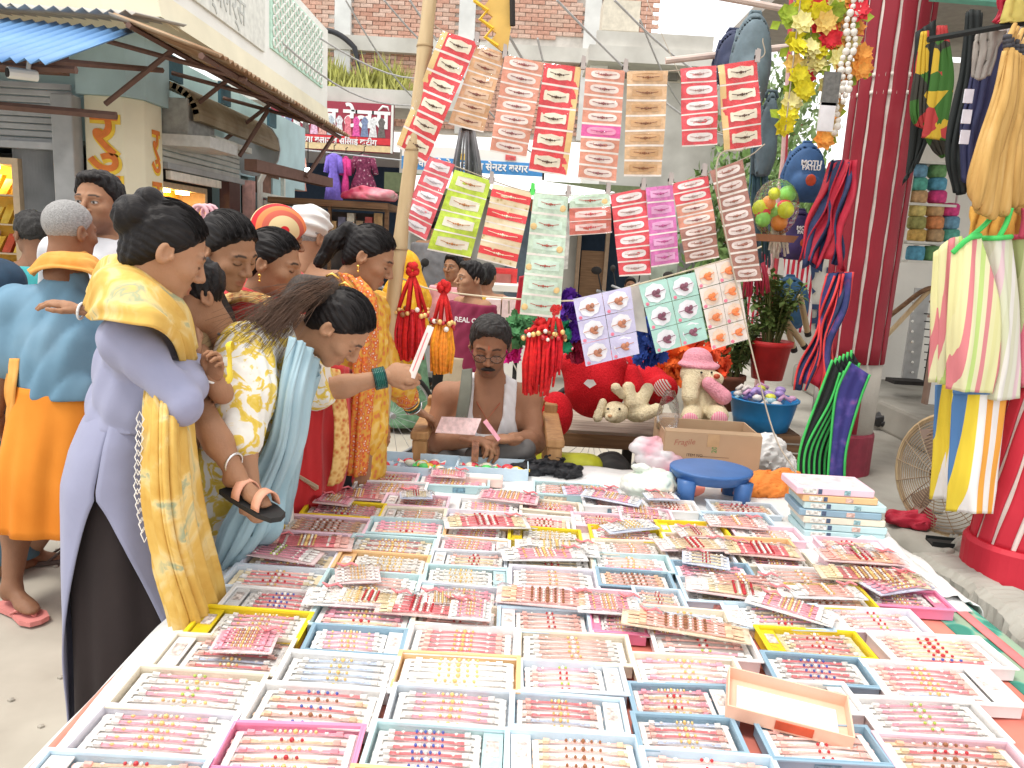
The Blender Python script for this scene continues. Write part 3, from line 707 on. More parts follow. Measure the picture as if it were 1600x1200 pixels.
for i in range(6):
    for j in range(12):
        b = MB(); y = 8.1+j*.162; z = 3.34+i*.104
        b.tube([(-2.575, y+.06*math.cos(t), z+.045*math.sin(t)) for t in [k/8*6.283 for k in range(9)]], .011, 4, False); b.build('lattice_ring', white, bl)
# awnings
def corrugated(name, q, n, amp, mat, parent, waves):
    """sheet between corners q0,q1 (top edge), q3,q2 (bottom edge) corrugated across"""
    G = []
    for i in range(2):
        r = []
        for j in range(waves*4+1):
            t = j/(waves*4); a = (q[0].lerp(q[1], t)).lerp(q[3].lerp(q[2], t), i)
            r.append(a+Vector(n)*amp*math.sin(j*math.pi/2))
        G.append(r)
    b = MB(); b.grid(G); return b.build(name, mat, parent, smooth=True, solid=.004)
blue = MP('blue_tin', [(.3,(.10,.24,.50)),(.6,(.18,.36,.62)),(.8,(.38,.52,.70))], scale=2, rough=.45, detail=7, stretch=(1,.3,1))
for k in range(4):
    x1 = -2.57-k*.83; x0 = x1-.86
    corrugated('awning_sheet', [V(x0,5.25,2.74+.004*k), V(x1,5.25,2.72+.004*k), V(x1,4.28,2.31+.004*k), V(x0,4.28,2.31+.004*k)], (0,.35,1), .016, blue, bl, 11)
for k in range(4):
    x1 = -2.52-k*.8; x0 = x1-.82
    corrugated('awning_sheet', [V(x0,5.9,2.93), V(x1,5.9,2.93), V(x1,5.14,2.80), V(x0,5.14,2.80)], (0,.2,1), .016, M('grey_tin', (.42,.40,.36), .6, .25, 3, metal=.2), bl, 9)
for k in range(4):
    y0 = 5.0+k*.92; y1 = y0+.95
    corrugated('awning_sheet', [V(-2.62,y1,2.76+.004*(k%2)), V(-2.62,y0,2.76+.004*(k%2)), V(-1.94,y0,2.55), V(-1.94,y1,2.55)], (.2,0,1), .014, rust, bl, 11)
b = MB()
for x in (-2.75, -3.6, -4.6): b.tube([(x,5.98,2.62), (x,4.5,2.36)], .022, 6)
b.tube([(-5.5,4.62,2.34), (-2.62,4.62,2.34)], .022, 6); b.tube([(-5.5,4.9,2.22), (-2.8,5.4,2.2)], .028, 6)
b.build('awning_frame', M('rust_brown_pipe', (.16,.09,.07), .8), bl)
b = MB()
for y in (5.6, 6.6, 7.7): b.tube([(-2.98,y,2.3), (-2.5,y,2.68)], .02, 5); b.tube([(-2.95,y,2.72), (-1.98,y,2.52)], .018, 5)
b.tube([(-2.05,5.0,2.535), (-2.05,8.7,2.535)], .022, 5); b.tube([(-2.5,5.0,2.69), (-2.5,8.7,2.69)], .02, 5)
b.tube([(-2.05,8.4,2.5), (-2.25,8.1,2.05)], .022, 5); b.tube([(-2.45,7.5,2.6), (-2.65,7.3,2.15)], .022, 5)
b.box((-2.35,8.0,2.06), (.12,1.9,.1), RZ(-.12)); b.build('awning_bracket', M('rust_brown_pipe', (.16,.09,.07)), bl)
# CCTV camera under the blue awning
cc = thing('security_camera', 'small white bullet camera fixed under the blue tin awning', 'camera', P(22,112,4.5))
b = MB(); p0 = P(12,113,4.5); b.tube([p0, p0+V(.09,.12,.01)], .032, 10); b.build('body', white, cc)
b = MB(); b.tube([p0+V(-.004,-.006,0), p0+V(.004,.003,0)], .026, 10); b.build('lens', dark, cc)
b = MB(); b.tube([p0+V(.06,.08,.0), p0+V(.08,.10,.16)], .012, 6); b.build('bracket', white, cc)
# ------------------------------------------------- tailor's shop at the far crossing
tl = thing('tailor_shop_building', 'tailors shop with a dark red signboard below a weedy brick wall', 'building', (-3.2, 13.6, 0))
plast = MP('old_plaster', [(.3,(.42,.40,.36)),(.55,(.58,.56,.51)),(.8,(.70,.68,.63))], scale=1.6, rough=.9, detail=8, bump=.2)  # plaster tones lightened, standing in for haze at the far crossing
b = MB(); b.box((-6.4,13.8,1.5),(3.6,.8,3.0)); b.box((-1.85,13.5,1.6),(.5,.6,3.2)); b.box((-3.4,14.4,1.5),(2.8,.3,3.0)); b.build('wall', plast, tl)
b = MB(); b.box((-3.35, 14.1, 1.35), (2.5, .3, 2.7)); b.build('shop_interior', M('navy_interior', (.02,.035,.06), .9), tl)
b = MB(); b.box((-3.2, 13.7, 3.72), (4.6, 1.2, .28)); b.build('ledge', plast, tl)
sb = thing('tailor_signboard', 'dark red tailors signboard with large white lettering and garment pictures', 'signboard', (-3.2, 12.95, 3.1))
s0 = P(420,176,12.95); s1 = P(614,215,12.95); zt = P(560,160,12.95).z; zb = P(560,237,12.95).z; xl, xr = s0.x, s1.x; hh = zt-zb; cx = (xl+xr)/2
b = MB(); b.box((cx, 13.0, (zt+zb)/2), (xr-xl, .08, hh)); b.build('board', M('maroon_sign', (.34,.035,.06), .5, .05), sb)
b = MB(); b.box((cx, 12.955, zb+.06), (xr-xl-.03, .01, .10)); b.build('caption_strip', M('pale_yellow_strip', (.80,.62,.34), .5), sb)
b = MB(); b.box((cx, 12.955, zb+.18), (xr-xl-.03, .01, .10)); b.build('red_strip', M('red_strip', (.70,.04,.05), .5), sb)
for (X0, w) in ((xr-.015, .03), (xl+.015, .03)):
    b = MB(); b.box((X0, 12.95, (zt+zb)/2), (w, .1, hh)); b.build('edge_strip', white, sb)
wt = M('white_letter', (.88,.88,.86), .5, .02)
text_mesh('लेडीज टेलस', .40, wt, 'lettering', sb, align='RIGHT', M4=basis(V(xr-.07, 12.955, zt-.26)-sb.location, (1,0,0), (0,0,1)), bold=.012)
b = MB(); b.tube([V(xr-.25,12.955,zt-.11), V(xr-.18,12.955,zt-.04), V(xr-.10,12.955,zt-.05), V(xr-.08,12.955,zt-.10)], [.012,.02,.018,.008], 6); b.build('lettering', wt, sb)
text_mesh('सूट लहगा बलाउज सिलाई कटीग', .13, wt, 'caption_lettering', sb, M4=basis(V(cx, 12.945, zb+.15)-sb.location, (1,0,0), (0,0,1)), bold=.004)
pc = [(.75,.1,.35),(.2,.25,.4),(.8,.78,.76),(.15,.13,.12),(.8,.45,.6),(.75,.35,.3),(.5,.55,.6),(.72,.7,.75),(.85,.2,.25)]
for i in range(13):
    b = MB(); x = xl+.12+i*(xr-xl-.24)/13; w = (xr-xl-.3)/13; c = pc[i % 9]; z0 = zb+.24; h = hh*.40
    mm = M('garment_print_%d' % (i % 9), c, .5, .4, 30); b.prism([V(x,12.957,z0), V(x+w,12.957,z0), V(x+w*.8,12.957,z0+h*.6), V(x+w*.95,12.957,z0+h*.8), V(x+w*.62,12.957,z0+h), V(x+w*.38,12.957,z0+h), V(x+w*.05,12.957,z0+h*.8), V(x+w*.2,12.957,z0+h*.6)], (0,0,0), (0,-.006,0)); b.build('garment_picture', mm, sb)
# garments hanging under the sign
def garment(px0, px1, py0, py1, Y, col, lab, flare=1.0, name='hanging_dress', pat=None):
    a = P((px0+px1)/2, py0, Y); w = (P(px1,py0,Y).x-P(px0,py0,Y).x)/2; z1 = P((px0+px1)/2, py1, Y).z
    t = thing(name, lab, 'garment', (a.x, Y, z1), group=None)
    mm = pat or M('cloth_'+name+lab[:12], col, .85, .2, 25)
    rs = []; n = 26
    for z, rx, ry in ((a.z-.02, w*.25, .03), (a.z-.05, w*.75, .05), (a.z-.16, w*.62, .07), (a.z-(a.z-z1)*.42, w*.5, .07), (a.z-(a.z-z1)*.7, w*.8*flare, .09), (z1, w*flare, .11)):
        rs.append([V(a.x+rx*math.cos(q)*(1+.10*math.sin(q*9)*(a.z-z)), Y+ry*math.sin(q)*(1+.3*math.sin(q*9)*(a.z-z)), z) for q in [6.283*k/n for k in range(n)]])
    b = MB(); b.rings(rs); b.build('body', mm, t, smooth=True)
    for s in (-1, 1):
        b = MB(); b.tube([(a.x+s*w*.55, Y, a.z-.07), (a.x+s*w*.85, Y-.02, a.z-.32)], [.05, .045], 8); b.build('sleeve', mm, t, smooth=True)
    b = MB(); b.tube([(a.x-.1,Y,a.z-.03), (a.x,Y,a.z+.03), (a.x,Y,a.z+.1), (a.x+.03,Y,a.z+.12)], .008, 5); b.build('hanger', dark, t)
    return t
fl1 = MP('purple_floral', [(.42,(.30,.10,.34)),(.5,(.75,.65,.78)),(.6,(.45,.15,.42))], 'noise', 22); fl2 = MP('maroon_sequin', [(.4,(.15,.02,.06)),(.62,(.30,.05,.12)),(.68,(.72,.62,.62))], 'noise', 26)
garment(420,436,238,304,12.7,(.42,.50,.56),'pale grey hanging dress at the gate end of the tailors display')
garment(434,451,240,296,12.6,(.5,.3,.5),'purple floral hanging tunic between grey and peach dresses', pat=fl1)
garment(452,479,240,298,12.6,(.82,.38,.28),'peach hanging dress with short sleeves under the signboard')
garment(508,536,238,312,12.6,(.22,.15,.60),'violet flared hanging gown under the signboard', 1.0)
garment(534,547,242,306,12.65,(.75,.06,.28),'hot pink narrow hanging dress beside the violet gown')
garment(546,592,240,304,12.7,(.3,.1,.2),'maroon sequinned hanging cloth with pale floral hem', pat=fl2)
b = MB(); b.tube([(-4.5,12.6,2.82), (-1.9,12.6,2.70)], .012, 5); tag(b.build('clothes_rail', greysteel), 'thin metal rail carrying the dresses under the signboard', 'rail')
# ------------------------------------------------- brick building above
bk = thing('brick_building', 'unplastered brick building with white concrete columns above the tailors shop', 'building', (-1.5, 15.2, 3.8))
mort = M('mortar', (.62,.58,.53), .95, .15, 8)
b = MB(); b.box((-1.3, 15.35, 5.7), (6.6, .2, 4.4)); b.build('mortar_wall', mort, bk)
bms = []
for i, c in enumerate([(.50,.27,.20),(.56,.33,.25),(.54,.36,.28),(.60,.42,.34)]):  # haze put into the colour: brick shades paled for the distant wall
    q = MB(); q.box((0,0,0), (.225, .06, .066)); bms.append(q.build('brick', M('brick_%d' % i, c, .9, .25, 25, .2), None, me_only=True))
cand = []
for r in range(56):
    for k in range(29):
        x = -4.55+k*.238+(r % 2)*.119; z = 3.62+r*.0745
        pxy = None
        d_ = V(x, 15.24, z)-CAM; zz = d_.dot(_f); px = 800+FPX*d_.dot(CR)/zz; py = 600-FPX*d_.dot(CU)/zz
        skip = any(abs(px-c0-(py*-.03)) < 13 for c0 in (537, 730, 925)) or 60 < py < 82
        if not skip: cand.append((x, z, 495 < px < 940 and -5 < py < 130 and not (640 < px < 660)))
vis = [c for c in cand if c[2]]; vis.sort(key=lambda c: -c[1]); random.shuffle(vis)
for i, (x, z, _) in enumerate(vis[:300]):
    o = link('brick', bms[random.randrange(4)], bk); o.location = V(x, 15.235+random.uniform(-.008,.008), z)-bk.location
b = MB()
for (x, z, _) in vis[300:]+[c for c in cand if not c[2]]: b.box((x, 15.235+random.uniform(-.008,.008), z), (.225,.06,.066))
tag(b.build('brickwork', bms[1].materials[0], bk), kind='stuff')
for c0 in (537, 730, 925):
    a = P(c0, 40, 15.2); b = MB(); b.box((a.x, 15.2, 5.7), (.30, .2, 4.4)); b.build('column', M('pale_concrete', (.66,.66,.64), .9, .1, 4), bk)
b = MB(); a = P(600,72,15.2); b.box((-1.3, 15.16, a.z), (6.6, .22, .26)); b.build('concrete_band', plast, bk)
b = MB()
for k in range(1500):
    x = random.uniform(-3.95, -2.1); z0 = 3.86; h = random.uniform(.2, .75)*(.5+.5*abs(math.sin(x*3.1))); y = random.uniform(13.4, 14.9)
    l = random.uniform(-.16, .16); w = random.uniform(.012, .03)
    b.raw([V(x-w,y,z0), V(x+w,y,z0), V(x+l+w*.6,y,z0+h*.7), V(x+l*1.5,y+random.uniform(-.1,.1),z0+h)], [(0,1,2),(0,2,3)])
tag(b.build('wall_grass', M('dry_grass', (.42,.42,.12), .9, .4, 9)), 'tall yellow green grass growing on the ledge over the signboard', 'grass', kind='stuff')
b = MB(); b.tube([P(505+70*t, 47+14*t*t*4, 14.9)+V(0,0,-.9*max(0,t-.7)*3) for t in [k/10 for k in range(11)]], .05, 8); tag(b.build('black_pipe', M('black_plastic', (.02,.02,.025), .4), smooth=True), 'thick black plastic pipe bending over the brick wall', 'pipe')
# ------------------------------------------------- concrete building over the crossing, banner, far shops
cb = thing('concrete_building', 'pale unfinished concrete building with a balcony ledge and rolled shutter', 'building', (2.4, 12.5, 0))
b = MB(); wb(b, 935,130,1200,300,12.6,.4); b.build('wall', plast, cb)
b = MB(); wb(b, 920,75,1130,100,12.0,1.2); b.build('balcony_slab', plast, cb)
b = MB(); wb(b, 932,52,1115,80,12.05,.12); b.build('balcony_wall', plast, cb)
b = MB(); wb(b, 942,0,1000,48,12.8,.5); b.build('upper_room', M('beige_plaster', (.62,.57,.47), .9), cb)
b = MB(); wb(b, 945,104,1060,122,12.5,.1); b.build('shutter_box', M('dark_shutter', (.20,.19,.17), .8), cb)
b = MB(); wb(b, 915,80,942,330,12.3,.4); b.build('pier', white, cb)
fb = thing('far_shop_row', 'row of low shop fronts closing the street behind the vendor', 'building', (0, 11, 0))
b = MB(); wb(b, 640,300,905,520,11.6,.3); wb(b, 985,300,1300,560,11.6,.3); b.build('wall', plast, fb)
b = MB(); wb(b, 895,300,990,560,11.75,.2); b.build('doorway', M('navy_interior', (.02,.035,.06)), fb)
b = MB(); wb(b, 906,392,945,480,11.5,.06); b.build('wooden_partition', brownwood, fb)
b = MB(); wb(b, 944,340,950,480,11.45,.08); wb(b, 900,340,906,480,11.45,.08); b.build('door_frame', M('frame_wood', (.35,.24,.16), .7), fb)
b = MB(); wb(b, 600,280,1000,310,11.0,.9); b.build('canopy', M('dull_green', (.16,.19,.10), .9), fb)
for (x0, x1, c) in ((672,702,(.25,.05,.06)), (700,735,(.24,.24,.26)), (790,830,(.14,.18,.22)), (1020,1060,(.45,.5,.42)), (1060,1110,(.30,.28,.27))):
    b = MB(); wb(b, x0,330,x1,470,11.45,.12); b.build('shop_opening', M('opening_%d' % x0, c, .9, .3, 5), fb)
for (x0,x1,y0,y1,c) in ((830,850,300,330,(.7,.2,.1)), (870,890,330,420,(.75,.72,.66)), (640,665,290,330,(.6,.6,.62)), (655,690,330,352,(.65,.1,.12))):
    b = MB(); wb(b, x0,y0,x1,y1,11.2,.05); b.build('wall_notice', M('notice_%d' % x0, c, .7, .3, 12), fb)
bn = thing('blue_banner', 'long blue and white printed banner stretched over the shop fronts', 'banner', P(750,255,9))
a, c = P(628,240,9), P(850,262,9)
b = MB(); b.slab([V(a.x,9,P(740,233,9).z), V(c.x,9,P(740,233,9).z), V(c.x,9,P(740,252,9).z), V(a.x,9,P(740,252,9).z)], (0,.01,0)); b.build('white_field', white, bn)
b = MB(); b.slab([V(a.x,8.99,P(740,250,9).z), V(c.x,8.99,P(740,250,9).z), V(c.x,8.99,P(740,270,9).z), V(a.x,8.99,P(740,270,9).z)], (0,.02,0)); b.build('blue_field', M('banner_blue', (.06,.28,.62), .5), bn)
text_mesh('चाट मोमो चाउ मीन सेनटर बरगर', .11, wt, 'lettering', bn, M4=basis(V((a.x+c.x)/2, 8.985, P(740,260,9).z)-bn.location, (1,0,0), (0,0,1)), bold=.003)
for k in range(3):
    b = MB(); q = P(650+70*k, 240, 8.99); b.slab([q, q+V(.12,0,0), q+V(.12,0,-.07), q+V(0,0,-.07)], (0,-.01,0)); b.build('picture', M('banner_pic%d' % k, [(.7,.1,.3),(.8,.5,.1),(.6,.1,.1)][k], .5, .4, 30), bn)
sheet('white_tarpaulin', [[P(630,275,8.6), P(740,272,8.6), P(860,285,8.6), P(960,300,8.6)], [P(625,300,7.6), P(740,292,7.6), P(860,318,7.6), P(965,322,7.6)]], M('white_tarp', (.80,.80,.80), .6, .05), None, 16, 40, .03, 5, thick=.006, seed=3)
tag(bpy.data.objects['white_tarpaulin'], 'white tarpaulin sagging over the stalls behind the hanging cards', 'tarpaulin')
# lit bulb under tarpaulin
t = thing('hanging_bulb', 'lit round bulb hanging below the white tarpaulin', 'bulb', P(848,288,7.4)); b = MB(); b.ball(P(848,288,7.4), .035, 10, 8); b.build('glass', M('bulb_lit', (1,.9,.6), emit=14), t, smooth=True)
b = MB(); b.tube([P(848,288,7.4)+V(0,0,.03), P(848,288,7.4)+V(0,0,.16)], .012, 6); b.build('socket', dark, t)
t = thing('hanging_bulb', 'white globe lamp lit inside the tailors shop doorway', 'bulb', P(481,268,12.4)); b = MB(); b.ball(P(481,268,12.4), .06, 12, 8); b.build('glass', M('bulb_white', (.9,.97,1), emit=9), t, smooth=True); b = MB(); b.tube([P(481,268,12.4)+V(0,0,.05), P(481,268,12.4)+V(0,0,.5)], .008, 5); b.build('cord', dark, t)
# green trees far right behind the backpacks
def tree(px, py, Y, rad, n, lab, col, name='leafy_tree'):
    c = P(px, py, Y); t = thing(name, lab, 'tree', (c.x, Y, 0))
    b = MB(); b.tube([(c.x,Y,0), (c.x+.1,Y,c.z*.5), (c.x,Y,c.z)], [.12,.09,.04], 8)
    for k in range(5):
        a = k*1.3; b.tube([(c.x,Y,c.z*.7), (c.x+math.cos(a)*rad*.7, Y+math.sin(a)*rad*.7, c.z+rad*.4*math.sin(k*2.))], [.05,.015], 5)
    b.build('trunk', brownwood, t)
    b = MB()
    for k in range(n):
        q = Vector((random.gauss(0,1), random.gauss(0,1), random.gauss(0,1))).normalized()*rad*random.random()**.4*(1+.25*math.sin(k*.01)); q.z *= .9
        o = c+q; R = Euler((random.random()*6, random.random()*6, random.random()*6)).to_matrix(); s = random.uniform(.05,.1)
        b.raw([o+R@V(-s,0,0), o+R@V(0,-s*.45,0), o+R@V(s,0,.2*s), o+R@V(0,s*.45,0)], [(0,1,2,3)])
    b.build('crown', M('leaf_'+lab[:10], col, .7, .4, 6), t)
    return t
tree(1190,330,10.5,1.0,2600,'light green tree beyond the backpacks at the street corner',(.16,.26,.08))
tree(1120,480,11,.8,1500,'darker green tree low behind the potted plants',(.10,.18,.06))
tree(1180,190,13,1.1,2200,'tall hazy tree rising over the backpack rail',(.20,.28,.12))
# ------------------------------------------------- overhead wires
wm = M('pale_cable', (.42,.41,.40), .6)
for i, (a, c) in enumerate([((500,60,9),(725,110,12)), ((540,0,10),(700,190,13)), ((600,0,9),(760,100,12)), ((640,0,8),(880,270,12)), ((870,0,7),(1190,230,11)), ((960,0,7),(1200,130,10)), ((840,60,8),(880,105,10)), ((400,30,8),(650,330/2,11)), ((1000,30,9),(1110,200,12)), ((795,55,6),(900,115,9))]):
    p, q = P(*a), P(*c); b = MB(); b.tube([p.lerp(q, t)-V(0,0,.25*math.sin(t*math.pi)) for t in [k/10 for k in range(11)]], .011, 5)
    tag(b.build('overhead_wire', wm), ['cable crossing from the mint lattice to the brick wall','cable slanting down past the brick column to the tailors ledge','cable running behind the bamboo pole top','long cable passing behind the peach card strips','long cable slanting towards the grey backpack','cable over the balcony towards the garlands','short cable beside the red gold margin strip','cable from the parapet corner to the weedy ledge','cable hanging before the concrete balcony','short cable at the yellow cut board'][i], 'wire', 'overhead cables across the street')
# =================================================================== THE STALL TABLE AND ITS GOODS
TZ = .56
tb = thing('stall_table', 'low wide wooden platform carrying the rakhi trays', 'table', (.3, 2.0, 0))
for k in range(9):
    b = MB(); b.box((-.74+.235*k+.115, 2.02, TZ-.045), (.23, 2.26, .03)); b.build('plank', brownwood, tb)
for (x, y) in ((-.66,.98), (1.28,.98), (-.66,3.05), (1.28,3.05), (.3,.98), (.3,3.05)):
    b = MB(); b.box((x, y, (TZ-.06)/2), (.07, .07, TZ-.06)); b.build('leg', brownwood, tb)
b = MB(); b.box((.3, .95, TZ-.11), (2.05, .04, .08)); b.box((.3, 3.08, TZ-.11), (2.05, .04, .08)); b.build('rail', brownwood, tb)
salmon = MP('salmon_cloth', [(.3,(.60,.17,.13)),(.6,(.72,.25,.19)),(.8,(.78,.34,.27))], scale=5, rough=.9)
def rowpts(xs, f): return [V(x, *f(x)) for x in xs]
cl = thing('table_cloth', 'salmon cotton cloth with a green patterned border covering the table', 'tablecloth', (.3, 2.0, TZ))
sheet('field', [[V(-.80,y,.30), V(-.775,y,TZ-.02), V(-.74,y,TZ+.004), V(-.2,y,TZ+.004), V(.5,y,TZ+.004), V(1.0,y,TZ+.004), V(1.33,y,TZ+.002)] for y in (.86, 1.4, 2.0, 2.6, 3.14)], salmon, cl, 50, 60, .003, 7, thick=.004, seed=2, pin=1)
grnc = MP('green_border', [(.45,(.05,.24,.18)),(.55,(.10,.38,.28)),(.62,(.30,.42,.30))], 'voronoi', 16, rough=.9)
sheet('border', [[V(1.19,y,TZ+.008), V(1.25,y,TZ+.010), V(1.30,y,TZ+.008), V(1.34,y,TZ-.02), V(1.36,y,TZ-.22)] for y in (.86, 1.5, 2.2, 3.14)], grnc, cl, 40, 16, .002, 5, thick=.004, seed=4, pin=1)
sheet('stripe', [[V(1.255,y,TZ+.016), V(1.285,y,TZ+.016)] for y in (.86, 1.5, 2.2, 3.14)], M('pink_stripe', (.70,.20,.20), .9), cl, 40, 4, .001, 5, thick=.003, pin=1)
poly = M('white_polythene', (.78,.78,.77), .35, .06, 6, .5, 22)
o = sheet('polythene_sheet', [[V(-.66,y,TZ+.010), V(-.3,y,TZ+.012), V(.2,y,TZ+.014), V(.8,y,TZ+.012), V(1.30,y,TZ+.016+.012*k)] for k, y in enumerate((1.95, 2.4, 2.8, 3.16))], poly, None, 46, 70, .004, 9, noise=.004, thick=.003, seed=6, pin=1)
tag(o, 'crumpled white plastic sheet spread under the far trays and stool', 'sheet')
o = sheet('polythene_sheet', [[V(-.835,y,TZ-.20+.05*math.sin(y*5)), V(-.82,y,TZ-.03), V(-.76,y,TZ+.014), V(-.58,y,TZ+.012)] for y in (.86,1.1,1.5,1.9,2.4)], poly, None, 40, 16, .004, 6, noise=.005, thick=.003, seed=9, pin=1)
tag(o, 'white plastic strip hanging over the table edge beside the standing woman', 'sheet')
o = sheet('polythene_sheet', [[V(1.16,y,TZ+.03), V(1.26,y,TZ+.035), V(1.34,y,TZ+.01), V(1.40,y,TZ-.10)] for y in (2.0,2.25,2.5,2.75)], poly, None, 30, 20, .006, 6, noise=.008, thick=.003, seed=12, pin=1)
tag(o, 'crushed white plastic at the table edge below the box stack', 'sheet')
# cellophane
cello, nt_, b_ = newmat('cellophane'); nt_.nodes.remove(b_)
_t = _n(nt_, 'ShaderNodeBsdfTransparent'); _g = _n(nt_, 'ShaderNodeBsdfGlossy'); _g.inputs['Roughness'].default_value = .12; _mx = _n(nt_, 'ShaderNodeMixShader'); _fr = _n(nt_, 'ShaderNodeFresnel'); _fr.inputs[0].default_value = 1.45
_nn = _n(nt_, 'ShaderNodeTexNoise'); _nn.inputs['Scale'].default_value = 38; _nn.inputs['Detail'].default_value = 3; _bp = _n(nt_, 'ShaderNodeBump'); _bp.inputs['Strength'].default_value = .9; _bp.inputs['Distance'].default_value = .012
_tc = _n(nt_, 'ShaderNodeTexCoord'); nt_.links.new(_tc.outputs['Object'], _nn.inputs[0]); nt_.links.new(_nn.outputs[0], _bp.inputs['Height']); nt_.links.new(_bp.outputs[0], _g.inputs['Normal']); nt_.links.new(_bp.outputs[0], _fr.inputs['Normal'])
_o = nt_.nodes['Material Output']; _sc = _n(nt_, 'ShaderNodeMath', operation='MULTIPLY'); _sc.inputs[1].default_value = .75; nt_.links.new(_fr.outputs[0], _sc.inputs[0]); nt_.links.new(_sc.outputs[0], _mx.inputs[0]); nt_.links.new(_t.outputs[0], _mx.inputs[1]); nt_.links.new(_g.outputs[0], _mx.inputs[2]); nt_.links.new(_mx.outputs[0], _o.inputs[0])
TC = {'Y': ((.80,.62,.02),'yellow'), 'T': ((.50,.68,.70),'teal'), 'B': ((.54,.68,.78),'light blue'), 'O': ((.80,.52,.26),'orange'), 'C': ((.80,.72,.58),'cream'), 'W': ((.83,.82,.81),'white'),
      'N': ((.26,.40,.50),'navy edged'), 'K': ((.82,.26,.42),'hot pink'), 'P': ((.82,.58,.66),'pale pink'), 'G': ((.62,.68,.74),'grey blue'), 'L': ((.76,.74,.82),'lilac')}
def tm(k): return M('tray_'+TC[k][1].replace(' ', '_'), TC[k][0], .5, .05, 14, .04, 90)
cardw = M('white_card', (.82,.81,.79), .6, .04, 9)
RC = {'red': (.76,.22,.24), 'pink': (.84,.38,.46), 'coral': (.84,.48,.42), 'orange': (.84,.56,.38), 'blue': (.54,.62,.76), 'gold': (.78,.66,.44), 'white': (.82,.80,.77), 'maroon': (.60,.22,.22)}
def rm(k): return M('thread_'+k, RC[k], .55, .15, 60)
goldb = M('gold_bead', (.80,.54,.20), .3, .1, 40, metal=.25); pearl = M('pearl_bead', (.82,.79,.72), .22, .05); redb = M('red_bead', (.50,.03,.04), .25)
blueb = M('blue_bead', (.08,.12,.45), .25); greenb = M('lime_bead', (.42,.55,.10), .3); brownb = M('brown_bead', (.30,.12,.05), .35)
BD = {'gold': goldb, 'pearl': pearl, 'red': redb, 'blue': blueb, 'lime': greenb, 'brown': brownb}
_rk = {}
def rakhi_mesh(th, bead, tas, var):
    """one rakhi 1.0 long (scaled later in x): thread, cotton tails, beads"""
    k = (th, bead, tas, var)
    if k in _rk: return _rk[k]
    b = MB(); rng = random.Random(hash(var) % 999); L = .20
    b.cur = 0; b.tube([(-L*.34, 0, .003), (0, 0, .004), (L*.34, 0, .003)], [.0022,.0019,.0022], 5)
    for s in (-1, 1):
        b.cur = 0; b.raw([V(s*L*.20,-.0022,.003), V(s*L*.20,.0022,.003), V(s*L*.33,.0042,.0035), V(s*L*.37,.0028,.002), V(s*L*.37,-.0028,.002), V(s*L*.33,-.0042,.0035)], [(0,1,2,5),(5,2,3,4)] if s > 0 else [(5,2,1,0),(4,3,2,5)])
        b.cur = 1; b.raw([V(s*L*.37,-.0030,.003), V(s*L*.37,.0030,.003), V(s*L*.47,.0052,.002), V(s*L*.50,.0035,.0015), V(s*L*.50,-.0035,.0015), V(s*L*.47,-.0052,.002)], [(0,1,2,5),(5,2,3,4)] if s > 0 else [(5,2,1,0),(4,3,2,5)])
        b.tube([(s*L*.34,0,.004), (s*L*.40,0,.004)], [.004,.0045], 5)
    n = 3+var % 4*2
    for i in range(n):
        x = (i-(n-1)/2)*.0085; b.cur = 2 if i % 2 == 0 else 3; r = .0044 if i == n//2 else .0031
        b.ball((x, 0, .007), r, 6, 4, (1.05,1,.8))
    for s in (-1, 1): b.cur = 3; b.ball((s*L*.26, 0, .005), .0028, 5, 3, (1.6,1,.8))
    _rk[k] = b.build('rakhi', [rm(th), rm(tas), BD[bead], BD['pearl' if bead != 'pearl' else 'gold']], None, me_only=True); return _rk[k]
COMB = [('coral','gold','white',0),('red','gold','coral',1),('pink','pearl','white',2),('pink','gold','pink',3),('orange','red','coral',1),('red','red','gold',2),('coral','brown','orange',3),('pink','lime','white',0),('blue','gold','white',1),('red','blue','white',2),('white','gold','white',3),('maroon','gold','gold',3),('coral','red','coral',0),('gold','red','white',1)]
